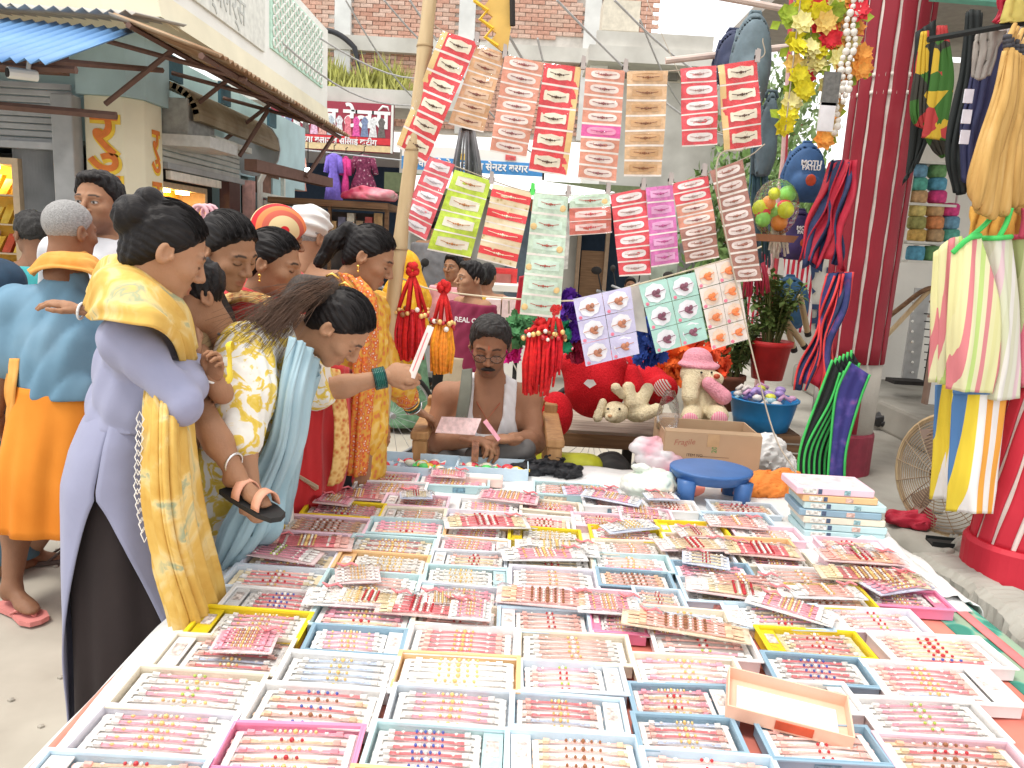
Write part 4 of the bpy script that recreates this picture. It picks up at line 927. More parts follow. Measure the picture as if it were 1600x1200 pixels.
# photo position (centre px, py), width px, tray colour, thread set
BX = [(403,985,172,'Y',2),(383,1027,192,'C',8),(335,1073,205,'C',7),(292,1125,215,'L',2),(230,1182,250,'B',3),
 (533,808,122,'Y',3),(512,834,132,'P',6),(475,860,130,'P',1),(452,888,138,'L',11),(428,914,150,'G',5),(423,947,142,'W',9),
 (600,784,118,'W',3),(628,838,122,'T',3),(612,861,132,'T',10),(595,886,142,'O',10),(580,912,148,'T',0),(570,968,156,'T',3),(560,1008,148,'N',2),(530,1062,178,'W',8),(500,1115,198,'W',9),(460,1168,210,'K',3),
 (655,812,96,'C',0),(720,998,165,'W',1),(720,1043,188,'O',10),(702,1083,182,'G',2),(685,1128,203,'T',9),(655,1182,228,'O',3),
 (700,776,118,'T',3),(890,784,112,'T',0),(752,822,110,'L',4),(855,822,92,'W',6),(740,846,102,'O',2),(850,844,112,'Y',10),(985,854,116,'Y',0),(738,866,114,'W',3),(730,884,118,'G',13),(726,906,130,'T',10),(712,932,126,'G',3),(705,958,128,'C',12),
 (862,890,130,'C',13),(865,916,138,'L',0),(852,942,118,'P',6),(850,972,142,'B',12),(895,1015,172,'C',0),(890,1057,160,'G',12),(885,1102,172,'B',1),(885,1150,202,'B',6),(872,1196,212,'N',4),
 (986,877,108,'C',0),(996,898,122,'T',0),(995,922,118,'N',6),(945,946,92,'P',3),(965,988,86,'K',2),(1025,950,76,'B',13),
 (1082,837,108,'Y',0),(1092,860,96,'C',12),(1095,882,108,'G',0),(1117,903,122,'N',3),(1140,929,150,'B',13),(1068,972,136,'C',1),(1095,1006,156,'W',12),(1060,1045,165,'C',0),(1060,1086,156,'N',3),(1060,1130,156,'N',1),(1090,1170,200,'B',12),(1095,1203,212,'B',2),
 (1165,804,106,'G',6),(1150,824,108,'B',2),(1195,836,106,'P',0),(1192,866,108,'O',4),(1220,893,112,'C',2),(1258,912,128,'W',0),(1293,942,143,'Y',6),(1210,966,152,'B',2),(1355,970,150,'L',12),(1257,993,156,'Y',5),(1265,1033,152,'N',9),
 (1330,858,104,'P',4),(1345,884,112,'P',6),(1372,910,118,'C',11),(1412,944,122,'K',2),(1448,1006,180,'W',4),(1432,1040,192,'W',1),(1405,1088,186,'W',7),(1450,1142,205,'P',6),(1470,1190,200,'W',12),(1222,1064,152,'W',10),(1285,1170,182,'N',12),
 (610,760,80,'P',3),(650,790,100,'P',1),(775,798,98,'W',2),(850,803,94,'C',3),(960,806,90,'W',4),(925,830,80,'P',3),(1010,826,84,'P',2),(1060,808,84,'W',6)]
items = []
for i, (cx_, cy_, w_, k_, c_) in enumerate(BX):
    q = PZ(cx_, cy_, TZ+.03); zd = (q-CAM).dot(_f); w = w_/FPX*zd*.985; d_ = max(.105, min(.145, w*.50))
    items.append([q.x, q.y, w, d_, k_, c_])
for it in range(220):
    for i in range(len(items)):
        a = items[i]
        for j in range(i+1, len(items)):
            c = items[j]; ox = (a[2]+c[2])/2+.004-abs(a[0]-c[0]); oy = (a[3]+c[3])/2+.004-abs(a[1]-c[1])
            if ox > 0 and oy > 0:
                if ox < oy*.6: s = (1 if a[0] > c[0] else -1)*ox*.25; a[0] += s; c[0] -= s
                else: s = (1 if a[1] > c[1] else -1)*oy*.25; a[1] += s; c[1] -= s
def sm_names(c): 
    n = {'coral':'coral','red':'red','pink':'pink','orange':'orange','blue':'blue','white':'white','maroon':'maroon','gold':'golden'}
    return n[COMB[c][0]], {'gold':'gold','pearl':'pearl','red':'red','blue':'blue','lime':'lime','brown':'brown'}[COMB[c][1]]
def near(i, sgn):
    a = items[i]; best = None
    for j, c in enumerate(items):
        if j == i: continue
        if abs(c[1]-a[1]) < .09 and (c[0]-a[0])*sgn > .08:
            if best is None or abs(c[0]-a[0]) < abs(items[best][0]-a[0]): best = j
    return best
used_labels = {}
def rakhi_box(x, y, z, w, d, k, ci, label, rz=0, tx=0, ty=0, n=None, film=True, h=.030, strip=True, group='rakhi trays laid out on the table'):
    t = thing('rakhi_tray', label, 'tray', (x, y, z), (tx, ty, rz), group)
    th = .0035; b = MB(); hw, hd = w/2, d/2
    b.box((0,0,th/2), (w,d,th)); b.box((0,-hd+th/2,th+h/2), (w,th,h)); b.box((0,hd-th/2,th+h/2), (w,th,h)); b.box((-hw+th/2,0,th+h/2), (th,d-2*th,h)); b.box((hw-th/2,0,th+h/2), (th,d-2*th,h))
    # turned-out rim
    r = .007; b.box((0,-hd-r/2+.001,h+.001), (w+2*r-.002,r,.003)); b.box((0,hd+r/2-.001,h+.001), (w+2*r-.002,r,.003)); b.box((-hw-r/2+.001,0,h+.001), (r,d,.003)); b.box((hw+r/2-.001,0,h+.001), (r,d,.003))
    b.build('tray_body', tm(k), t, off=V(0,0,0))
    x0, x1 = -hw+th+.003, hw-th-.003
    if strip:
        side = 1 if random.random() < .35 else -1; fw = w*.15
        b = MB(); b.box((side*(hw-fw/2-th-.002), 0, h*.8), (fw, d-2*th-.002, .003)); pr = b.build('label_flap', tm(k) if k in 'YOKT' else cardw, t, off=V(0,0,0))
        b = MB(); b.box((side*(hw-fw/2-th-.002), d*.10, h*.8+.0025), (fw*.62, d*.34, .0015)); b.build('printed_patch', M('patch_print', (.72,.60,.56), .6, .5, 90), t, off=V(0,0,0))
        if side < 0: x0 += fw
        else: x1 -= fw
    b = MB(); b.box(((x0+x1)/2, 0, h*.48), (x1-x0-.004, d-2*th-.004, .003)); b.build('backing_card', cardw, t, off=V(0,0,0))
    n = n or max(4, int((d-.02)/.0168)); me = rakhi_mesh(*COMB[ci]); sc = (x1-x0)*.97/.20
    me2 = rakhi_mesh(*COMB[(ci*5+3) % 14]) if random.random() < .5 else me; pat = random.choice((2,3,9))
    for j in range(n):
        o = link('rakhi', me2 if j % pat == 1 else me, t); o.location = ((x0+x1)/2+random.uniform(-.003,.003), -hd+.014+(d-.028)*j/(n-1), h*.48+.003); o.scale = (sc, 1.15, 1.25); o.rotation_euler = (0, 0, random.gauss(0,.022))
    # thread ends bundled at each side of the card
    for s in (-1, 1):
        b = MB(); b.box(((x0+x1)/2+s*(x1-x0)*.455, 0, h*.48+.0045), ((x1-x0)*.055, d*.80, .003)); b.build('end_strip', rm(COMB[ci][2] if COMB[ci][2] in ('white','gold') else 'white'), t, off=V(0,0,0))
    if film:
        b = MB(); nx, ny = 10, 6
        b.grid([[V(-hw+th+(w-2*th)*i/nx, -hd+th+(d-2*th)*j/ny, h*.93+(random.uniform(-.003,.0028) if 0 < i < nx and 0 < j < ny else 0)) for i in range(nx+1)] for j in range(ny+1)])
        b.build('clear_film', cello, t, off=V(0,0,0), smooth=True)
    # front print
    if k in 'TBWCNP' and random.random() < .6:
        b = MB(); b.box((random.uniform(-.2,.25)*w, -hd-.0012, h*.45), (w*random.uniform(.16,.34), .0016, h*.62)); b.build('front_print', M('front_print_%d' % random.randrange(4), random.choice([(.55,.12,.25),(.16,.30,.38),(.70,.35,.32),(.60,.50,.38)]), .5, .5, 110), t, off=V(0,0,0))
    return t
for i, (x, y, w, d_, k, c) in enumerate(items):
    l, r = near(i, -1), near(i, 1); tn, bn_ = sm_names(c)
    lab = f'{TC[k][1]} tray of {tn} threads with {bn_} beads'
    if l is not None and r is not None: lab += f', between {TC[items[l][4]][1]} and {TC[items[r][4]][1]} trays'
    elif r is not None: lab += f', at table edge beside {TC[items[r][4]][1]} tray'
    elif l is not None: lab += f', last in row after {TC[items[l][4]][1]} tray'
    rakhi_box(x, y, TZ+.013, w, d_, k, c, lab, random.gauss(0,.018), tx=random.uniform(.0,.05), ty=random.gauss(0,.012), film=random.random() < .55, strip=random.random() < .45)
# cellophane packs of rakhis lying loose over the trays
def pack(px, py, w, k, ci, rz, z, label, n=6, d=.085):
    q = PZ(px, py, z); t = thing('rakhi_packet', label, 'packet', (q.x, q.y, z), (.04, .02, rz), 'loose rakhi packets on the trays')
    b = MB(); b.box((0,0,.002), (w,d,.003)); b.build('backing_card', M('packet_card_'+k, {'W':(.83,.82,.82),'R':(.78,.58,.54),'G':(.74,.64,.48),'P':(.80,.62,.62),'B':(.62,.68,.82)}[k], .6, .1), t, off=V(0,0,0))
    me = rakhi_mesh(*COMB[ci]); 
    for j in range(n): o = link('rakhi', me, t); o.location = (0, -d/2+.01+(d-.02)*j/(n-1), .004); o.scale = (w*.9/.2, 1.2, 1.3); o.rotation_euler = (0,0,random.gauss(0,.03))
    b = MB(); nx, ny = 12, 6
    b.grid([[V(-w/2-.012+(w+.024)*a/nx, -d/2-.006+(d+.012)*e/ny, .014+random.uniform(-.005,.006) if 0 < a < nx and 0 < e < ny else .003) for a in range(nx+1)] for e in range(ny+1)]); b.build('wrapper', cello, t, off=V(0,0,0), smooth=True)
    b = MB(); kq = V(random.choice((-.3,.3))*w, d*.3, .017); b.tube([kq, kq+V(.02,.008,.004), kq+V(.035,-.004,.001)], [.0025,.004,.002], 5); b.tube([kq, kq+V(-.018,.012,.003)], [.004,.002], 5); b.build('ribbon', rm('red'), t, off=V(0,0,0))
    return t
ZT = TZ+.055
pack(760,818,.27,'W',5,.20,ZT+.01,'white packet of red beaded rakhis lying askew on lilac and white trays')
pack(870,858,.25,'W',10,.02,ZT,'silvery packet of white rakhis resting on a yellow tray')
pack(560,936,.26,'W',10,.05,ZT,'crinkled packet of white and gold rakhis over the teal tray', 7)
pack(660,950,.22,'R',5,-.03,ZT,'red packet with a knotted red ribbon beside the lilac tray', 7)
pack(735,955,.10,'W',2,.0,ZT+.012,'small clear packet of white charms on a red rakhi packet', 5)
pack(855,936,.26,'P',6,-.04,ZT,'pink packet of coral rakhis lying under the light blue tray', 6)
pack(950,947,.16,'W',2,.02,ZT,'clear packet of six twisted white charms on a pink tray', 6)
pack(1160,925,.30,'P',13,-.16,ZT,'long tilted packet of thin golden rakhis on the light blue tray', 8)
pack(1070,980,.30,'G',6,-.18,ZT+.01,'olive packet lying aslant beside the yellow tray', 5, .07)
pack(1360,902,.30,'G',11,-.05,ZT+.01,'bundle of golden rakhis tied with a bright red bow', 8)
pack(1190,862,.24,'R',5,-.05,ZT,'red and gold packet over the orange tray', 8)
pack(480,850,.26,'R',1,.12,ZT,'dusty pink packet of dark red rakhis at the table edge', 8)
pack(795,778,.21,'P',3,-.12,ZT,'pale packet of pink rakhis beside the teal box', 6)
pack(1040,990,.13,'W',2,0,ZT-.02,'tiny packet of white charms beside the hot pink tray', 5, .05)
pack(1150,818,.20,'P',0,.02,ZT,'pink packet on the light blue tray below the stool', 5)
pack(1345,872,.26,'P',4,.03,ZT,'pink packet of orange rakhis under the box stack', 7)
pack(560,775,.20,'P',1,.1,ZT-.02,'flat pink packet behind the yellow tray near the red dress', 5)
pack(925,770,.22,'B',3,.06,ZT-.01,'lilac flat packet near the black cloth', 5)
pack(1000,800,.20,'P',2,-.08,ZT-.02,'flat packet with red tape before the knotted plastic bag', 5)
rg_ = random.Random(5)
for k, i in enumerate(rg_.sample([j for j in range(len(items)) if items[j][1] > 1.35], 20)):
    x, y, w, d_, kk, cc = items[i]; tn, bn_ = sm_names(cc); ck = rg_.choice('WPBWP'); dv = V(x+rg_.uniform(-.04,.04), y+rg_.uniform(-.03,.05), ZT+.004)-CAM; zz2 = dv.dot(_f)
    pack(800+FPX*dv.dot(CR)/zz2, 600-FPX*dv.dot(CU)/zz2, rg_.uniform(.19,.25) if k % 2 else rg_.uniform(.11,.15), ck, rg_.choice((0,2,3,7,10,13)), rg_.gauss(0,.16), ZT+.004, ('wide ' if k % 2 else 'narrow ')+{'W':'white','P':'pale pink','B':'pale blue'}[ck]+f' packet lying across the {TC[kk][1]} tray of {tn} threads with {bn_} beads', rg_.choice((4,5,6)), rg_.uniform(.06,.09))
# red tassels dropped on trays
# peach lid leaning on the white tray
t = thing('peach_box_lid', 'empty peach cardboard lid tipped across the white and light blue trays', 'lid', PZ(1228,1112,TZ+.05), (.18, .06, -.26)); w, d_, h = .235, .115, .028; pm = M('peach_card', (.82,.50,.36), .6, .06)
b = MB(); b.box((0,0,0), (w,d_,.003)); 
for s in (-1,1): b.box((0,s*(d_/2-.0015),h/2+.0015), (w,.003,h)); b.box((s*(w/2-.0015),0,h/2+.0015), (.003,d_-.006,h))
b.build('tray_body', pm, t, off=V(0,0,0)); b = MB(); b.box((0,0,.0035), (w*.82,d_*.62,.002)); b.build('lining', M('lilac_card', (.68,.70,.82), .6), t, off=V(0,0,0))
b = MB(); b.box((.01,-d_/2-.001,h*.5), (w*.3,.002,h*.7)); b.build('front_print', redp, t, off=V(0,0,0))
# stack of seven closed boxes on the right
zz = TZ+.02
for i, (k, lx, c) in enumerate((('T',0,'teal'),('T',.004,'teal'),('C',-.006,'cream'),('N',-.022,'navy'),('T',-.01,'teal'),('O',-.03,'orange'),('P',-.05,'pink'))):
    q = PZ(1316,850,TZ); h = .025 if i < 6 else .027; w = .275 if i < 5 else (.25 if i == 5 else .26)
    pos = ('bottom','second','third','fourth','fifth','sixth','top')[i]
    t = thing('gift_box', f'flat {c} cardboard box, {pos} one of the stack on the table edge', 'box', (q.x+lx, q.y+.07, zz), (0,0,random.uniform(-.05,.03)), 'stack of flat boxes')
    b = MB(); b.bevbox((0,0,h/2), (w,.16,h-.002), .003); b.build('box_body', tm(k), t, off=V(0,0,0))
    b = MB(); b.box((0,0,h-.0005), (w*.86,.12,.002)); b.build('clear_window', M('window_film', (.78,.72,.74), .2, .2, 30), t, off=V(0,0,0))
    for (xx, ww, cc) in ((-.33,.18,(.70,.68,.62)), (-.2,.05,(.08,.12,.2)), (.12,.1,(.62,.42,.36)) if i % 2 else (.15,.08,(.25,.42,.45))):
        b = MB(); b.box((xx*w,-.0805,h*.5), (ww*w,.002,h*.62)); b.build('front_print', M('box_print_%d' % int(cc[0]*100), cc, .5, .5, 120), t, off=V(0,0,0))
    zz += h
# trays of wrapped sweets in front of the vendor
def wrapped_tray(px, py, w, d, label):
    q = PZ(px, py, TZ+.02); t = thing('sweet_tray', label, 'tray', (q.x, q.y, TZ+.015), (0,0,random.uniform(-.05,.05)))
    b = MB(); h = .05; b.box((0,0,.002), (w,d,.004))
    for s in (-1,1): b.box((0,s*d/2,h/2), (w,.004,h)); b.box((s*w/2,0,h/2), (.004,d-.004,h))
    b.build('tray_body', tm('B'), t, off=V(0,0,0))
    for k in range(16):
        b = MB(); c = random.choice([(.75,.72,.60),(.80,.50,.05),(.10,.60,.15),(.75,.08,.10),(.80,.80,.76),(.5,.62,.75)]); x, y = random.uniform(-.42,.42)*w, random.uniform(-.36,.36)*d
        b.ball((x,y,.025), .02, 8, 5, (1.2,1,.7)); b.raw([V(x+.02,y,.025), V(x+.045,y+.014,.033), V(x+.045,y-.014,.028)], [(0,1,2)]); b.raw([V(x-.02,y,.025), V(x-.045,y+.014,.033), V(x-.045,y-.014,.028)], [(0,2,1)])
        b.build('wrapped_sweet', M('sweet_%d' % int(c[0]*100+c[1]*10), c, .25, .2), t, off=V(0,0,0), smooth=True)
wrapped_tray(642,735,.37,.20,'light blue tray of wrapped green and white sweets before the orange dressed woman')
wrapped_tray(770,740,.28,.14,'light blue tray of yellow wrapped sweets directly before the vendor')
q = PZ(745,752,TZ+.03); t = thing('pink_carton', 'small pink open carton standing before the vendors sweet tray', 'carton', (q.x,q.y,TZ+.015)); b = MB(); b.bevbox((0,0,.02), (.20,.06,.035), .003); b.build('box_body', M('pink_carton', (.80,.58,.52), .6), t, off=V(0,0,0)); b = MB(); b.box((0,0,.0385), (.18,.045,.003)); b.build('window', cardw, t, off=V(0,0,0))
# cloth heaps and bags (soft lumps)
def lump(name, label, cat, px, py, z, prims, mat, wr=.006, wk=40, vox=.008, seed=0, ref=None, cut=None, part='body', group=None):
    q = ref if ref is not None else PZ(px, py, z); t = thing(name, label, cat, q, group=group); f0 = usum(prims, .02)
    pts = []
    def f(Q): return np.maximum(f0(Q)+wrinkle(Q, wr, wk, seed)+wrinkle(Q, wr*.6, wk*1.9, seed+3), -Q[:,2]+.0)
    v, fa = sdf_mesh(f, (-.32,-.25,-.02), (.32,.25,.36), vox)
    np_obj(part, [(v, fa)], mat, t, off=np.zeros(3)); return t
blackc = M('black_cloth', (.012,.012,.015), .6, .2); 
lump('black_pouch', 'crumpled black cloth bag with a white strap beside the sweets tray', 'cloth', 848,741,TZ+.01, [el((-.06,0,.02),(.07,.06,.03)), el((.03,.02,.03),(.06,.05,.035)), el((.10,-.01,.02),(.06,.045,.03))], blackc, .010, 150, .006)
clearbag = M('milky_plastic', (.72,.74,.73), .25, .15, 10, .6, 45, spec=.6); 
t = lump('knotted_bag', 'milky knotted plastic bag with green and orange things inside', 'bag', 1010,778,TZ+.012, [el((0,0,.05),(.105,.085,.055)), el((.04,.02,.06),(.07,.06,.05)), rc((-.01,0,.08),(-.02,0,.115),.035,.012), el((-.035,.0,.12),(.03,.022,.010))], MP('milky_bag', [(.3,(.74,.75,.72)),(.55,(.66,.76,.66)),(.66,(.78,.58,.42)),(.75,(.78,.77,.75))], scale=9, rough=.3, detail=2), .0038, 120, .0055)
lump('knotted_bag', 'pink and white plastic bag slumped between the knotted bag and stool', 'bag', 1035,742,TZ+.012, [el((0,.03,.06),(.11,.08,.07)), el((-.05,.05,.10),(.09,.06,.05))], MP('pink_bag', [(.4,(.78,.74,.76)),(.58,(.80,.40,.48)),(.7,(.78,.10,.22))], scale=6, rough=.3, detail=2), .007, 140, .006, seed=2)
lump('orange_cloth', 'crumpled orange cloth lying behind the blue stool', 'cloth', 1195,775,TZ+.012, [el((0,.02,.035),(.12,.09,.05)), el((.09,.05,.04),(.08,.07,.055)), el((-.1,0,.02),(.07,.06,.03))], M('orange_cloth', (.72,.22,.04), .85, .15), .009, 120, .006, seed=4)
lump('white_sack', 'white plastic sack behind the cardboard carton', 'sack', 1192,745,TZ-.1, [el((0,0,.10),(.10,.09,.11)), el((.06,0,.06),(.09,.08,.07))], poly, .012, 95, .007, seed=5)
lump('lime_tub', 'lime yellow padded cushion behind the table beside the vendor', 'cushion', 888,760,TZ-.18, [fc((-.10,.12,.07),(.10,.12,.07),.075,.075,.8,(0,0,1))], M('lime_plastic', (.52,.55,.03), .5, .1), .002, 30, seed=6)
lump('grey_sack', 'dark grey sack next to the lime cushion behind the table', 'sack', 958,760,TZ-.18, [el((0,.12,.06),(.09,.08,.075))], M('dark_grey_cloth', (.06,.06,.06), .8), .006, 40, seed=7)
# blue plastic stool
bs = PZ(1112,790,TZ+.012); bs.y += .06
t = thing('plastic_stool', 'small blue plastic stool with four stubby legs on the white sheet', 'stool', bs); bp_ = M('blue_plastic', (.045,.13,.34), .38, .12, 9, .05, 30)
def stool(Q):
    d = np.maximum(ellip(Q, (0,0,.115), (.150,.125,.06)), Q[:,2]-.128); d = smax(d, -ellip(Q, (0,0,.07), (.125,.100,.04)), .012)
    d = smin(d, np.maximum(ellip(Q, (0,0,.125), (.158,.132,.028)), Q[:,2]-.130), .01)
    return d
v, f = sdf_mesh(stool, (-.18,-.15,.05), (.18,.15,.14), .006); np_obj('seat', [(v,f)], bp_, t, off=np.zeros(3))
for (sx, sy) in ((-1,-1),(1,-1),(-1,1),(1,1)):
    b = MB(); b.lathe([(.028,0),(.030,.05),(.034,.10)], (sx*.105, sy*.075, 0), 12, sx=1.1); b.build('leg', bp_, t, off=V(0,0,0), smooth=True)
# cardboard carton
q0 = PZ(1037,752,TZ+.01); t = thing('cardboard_carton', 'large brown cardboard carton with printed lines standing behind the stool', 'carton', (q0.x+.205, q0.y+.20, TZ-.04), (0,0,-.02))
cbm = MP('cardboard', [(.3,(.46,.31,.19)),(.6,(.54,.38,.24)),(.8,(.60,.44,.29))], scale=3, rough=.85, detail=6); w, d_, h = .40, .28, .245
for nm, c, s in (('front_panel',(0,-d_/2,h/2),(w,.006,h)), ('back_panel',(0,d_/2,h/2),(w,.006,h)), ('side_panel',(-w/2,0,h/2),(.006,d_-.006,h)), ('side_panel',(w/2,0,h/2),(.006,d_-.006,h)), ('base_panel',(0,0,.003),(w-.006,d_-.006,.006))):
    b = MB(); b.box(c, s); b.build(nm, cbm, t, off=V(0,0,0))
b = MB(); b.prism([V(-w/2,-d_/2,h), V(w/2,-d_/2,h), V(w/2,-d_/2+.03,h+.008), V(-w/2,-d_/2+.03,h+.008)], (0,0,0), (0,0,.004)); b.build('top_flap', cbm, t, off=V(0,0,0))
ink = M('brown_ink', (.10,.05,.03), .8)
for i, s_ in enumerate(('ITEM NO', 'COLOUR', 'QTY PCS', 'SIZE CM', 'G.W. KGS', 'MEAS')): text_mesh(s_, .017, ink, 'print_line', t, M4=basis((-w*.18, -d_/2-.0036, h*.62-.024*i), (1,0,0), (0,0,1)), ext=.0004)
b = MB()
for i in range(6): b.box((w*.03, -d_/2-.0036, h*.61-.024*i), (.12, .0008, .0012))
b.build('print_rule', ink, t, off=V(0,0,0))
b = MB(); b.box((w*.14,-d_/2-.004,h*.28), (.115,.0012,.075)); b.build('paper_label', M('label_paper', (.76,.76,.84), .6), t, off=V(0,0,0))
b = MB(); b.box((w*.0,-d_/2-.0042,h*.9), (.05,.0012,.055)); b.build('tape', M('brown_tape', (.52,.34,.18), .2), t, off=V(0,0,0))
text_mesh('2026', .03, M('green_ink', (.10,.30,.08), .8), 'green_stamp', t, M4=basis((w*.02, -d_/2-.0038, h*.8), (0,0,1), (-1,0,0)), ext=.0004)
text_mesh('Fragile', .034, M('red_ink', (.42,.16,.10), .8), 'marker_scrawl', t, M4=basis((-w*.3, -d_/2-.0038, h*.84), (1,0,.1), (-.1,0,1)), ext=.0004, shear=.3)
b = MB(); c0 = V(-w/2+.03, 0, h-.02); b.lathe([(.045,0),(.05,.06),(.04,.12),(.02,.17)], c0, 14); b.build('plastic_bottle', cello, t, off=V(0,0,0), smooth=True)
# =================================================================== HANGING CARDS, POLE, STRINGS, TASSELS
bamboo = MP('bamboo', [(.3,(.42,.30,.16)),(.55,(.56,.42,.24)),(.8,(.66,.53,.33))], scale=3, stretch=(6,6,1), rough=.55, detail=5)
pa, pb_ = P(674,-40,2.92), P(586,745,2.92); pb_ = pb_+(pb_-pa)*(pb_.z/(pa.z-pb_.z))
t = thing('bamboo_pole', 'leaning bamboo pole holding the strings of hanging cards', 'pole', pb_)
pts = []; rad = []
for k in range(41):
    u = k/40; pts.append(pb_.lerp(pa, u)+V(.006*math.sin(u*9),0,0)); rad.append(.031-.006*u+(.0035 if k % 6 == 0 else 0))
b = MB(); b.tube(pts, rad, 12); b.build('culm', bamboo, t, smooth=True)
for k in range(0, 41, 6):
    b = MB(); b.tube([pts[k]-V(0,0,.004), pts[k]+V(0,0,.004)], rad[k]+.0015, 12); b.build('node', M('bamboo_node', (.36,.25,.13), .7), t, smooth=True)
rope = M('string', (.42,.36,.28), .9); ropew = M('pale_rope', (.62,.55,.40), .9)
def string(pts, lab, r=.0022, mat=rope):
    b = MB(); b.tube([Vector(p) for p in cr(pts, 40)], r, 5); return tag(b.build('string', mat), lab, 'string')
YH = 2.92
string([P(672,30,YH), P(692,48,YH), P(790,86,YH), P(908,106,YH), P(1043,111,YH), P(1182,94,YH), P(1192,60,YH)], 'upper string with clipped rakhi cards tied to the bamboo pole')
string([P(640,232,YH), P(712,260,YH), P(833,301,YH), P(950,303,YH), P(1050,289,YH), P(1160,249,YH), P(1195,225,YH)], 'second string carrying the shorter rakhi card strips')
string([P(606,425,YH), P(690,455,YH), P(890,470,YH), P(990,446,YH), P(1150,401,YH), P(1190,385,YH)], 'lower pale rope with the tassels and gift sheets', .0035, ropew)
string([P(1165,230,2.86), P(1120,560/2,2.86), P(1198,640,2.7), P(1245,742,2.62)], 'slanting guy string running down to the table corner', .003)
string([P(1010,0,5), P(1095,180,4.5), P(1178,220,3.2)], 'thin tie string from the overhead frame')
ST = {'redcream': ((.68,.05,.06),(.80,.74,.58),'wavy',(.10,.05,.03)), 'tan': ((.66,.38,.20),(.72,.50,.34),'bar',(.20,.05,.03)), 'peach': ((.66,.28,.19),(.80,.70,.64),'round',(.30,.10,.10)),
      'ochre': ((.62,.40,.22),(.58,.34,.16),'bar',(.25,.10,.04)), 'redwhite': ((.72,.07,.09),(.82,.78,.76),'round',(.45,.30,.28)), 'pinkwhite': ((.76,.12,.15),(.84,.80,.82),'wavy',(.45,.40,.42)),
      'lime': ((.50,.66,.05),(.76,.72,.60),'bar',(.45,.18,.05)), 'paisley': ((.70,.54,.30),(.74,.04,.05),'band',(.80,.74,.55)), 'mint': ((.52,.66,.52),(.60,.76,.64),'bar',(.40,.08,.05)),
      'magenta': ((.62,.16,.42),(.70,.36,.58),'bar',(.45,.08,.25)), 'brown': ((.36,.16,.12),(.76,.66,.62),'round',(.34,.14,.10)), 'peachred': ((.60,.16,.12),(.82,.66,.62),'bar',(.6,.1,.1)), 'hotpink': ((.72,.10,.34),(.78,.30,.46),'round',(.6,.1,.3))}
PAIS = MP('paisley_gold', [(.08,(.46,.32,.13)),(.22,(.72,.58,.34)),(.5,(.78,.66,.44))], 'voronoi', 38, rough=.5, distort=0)
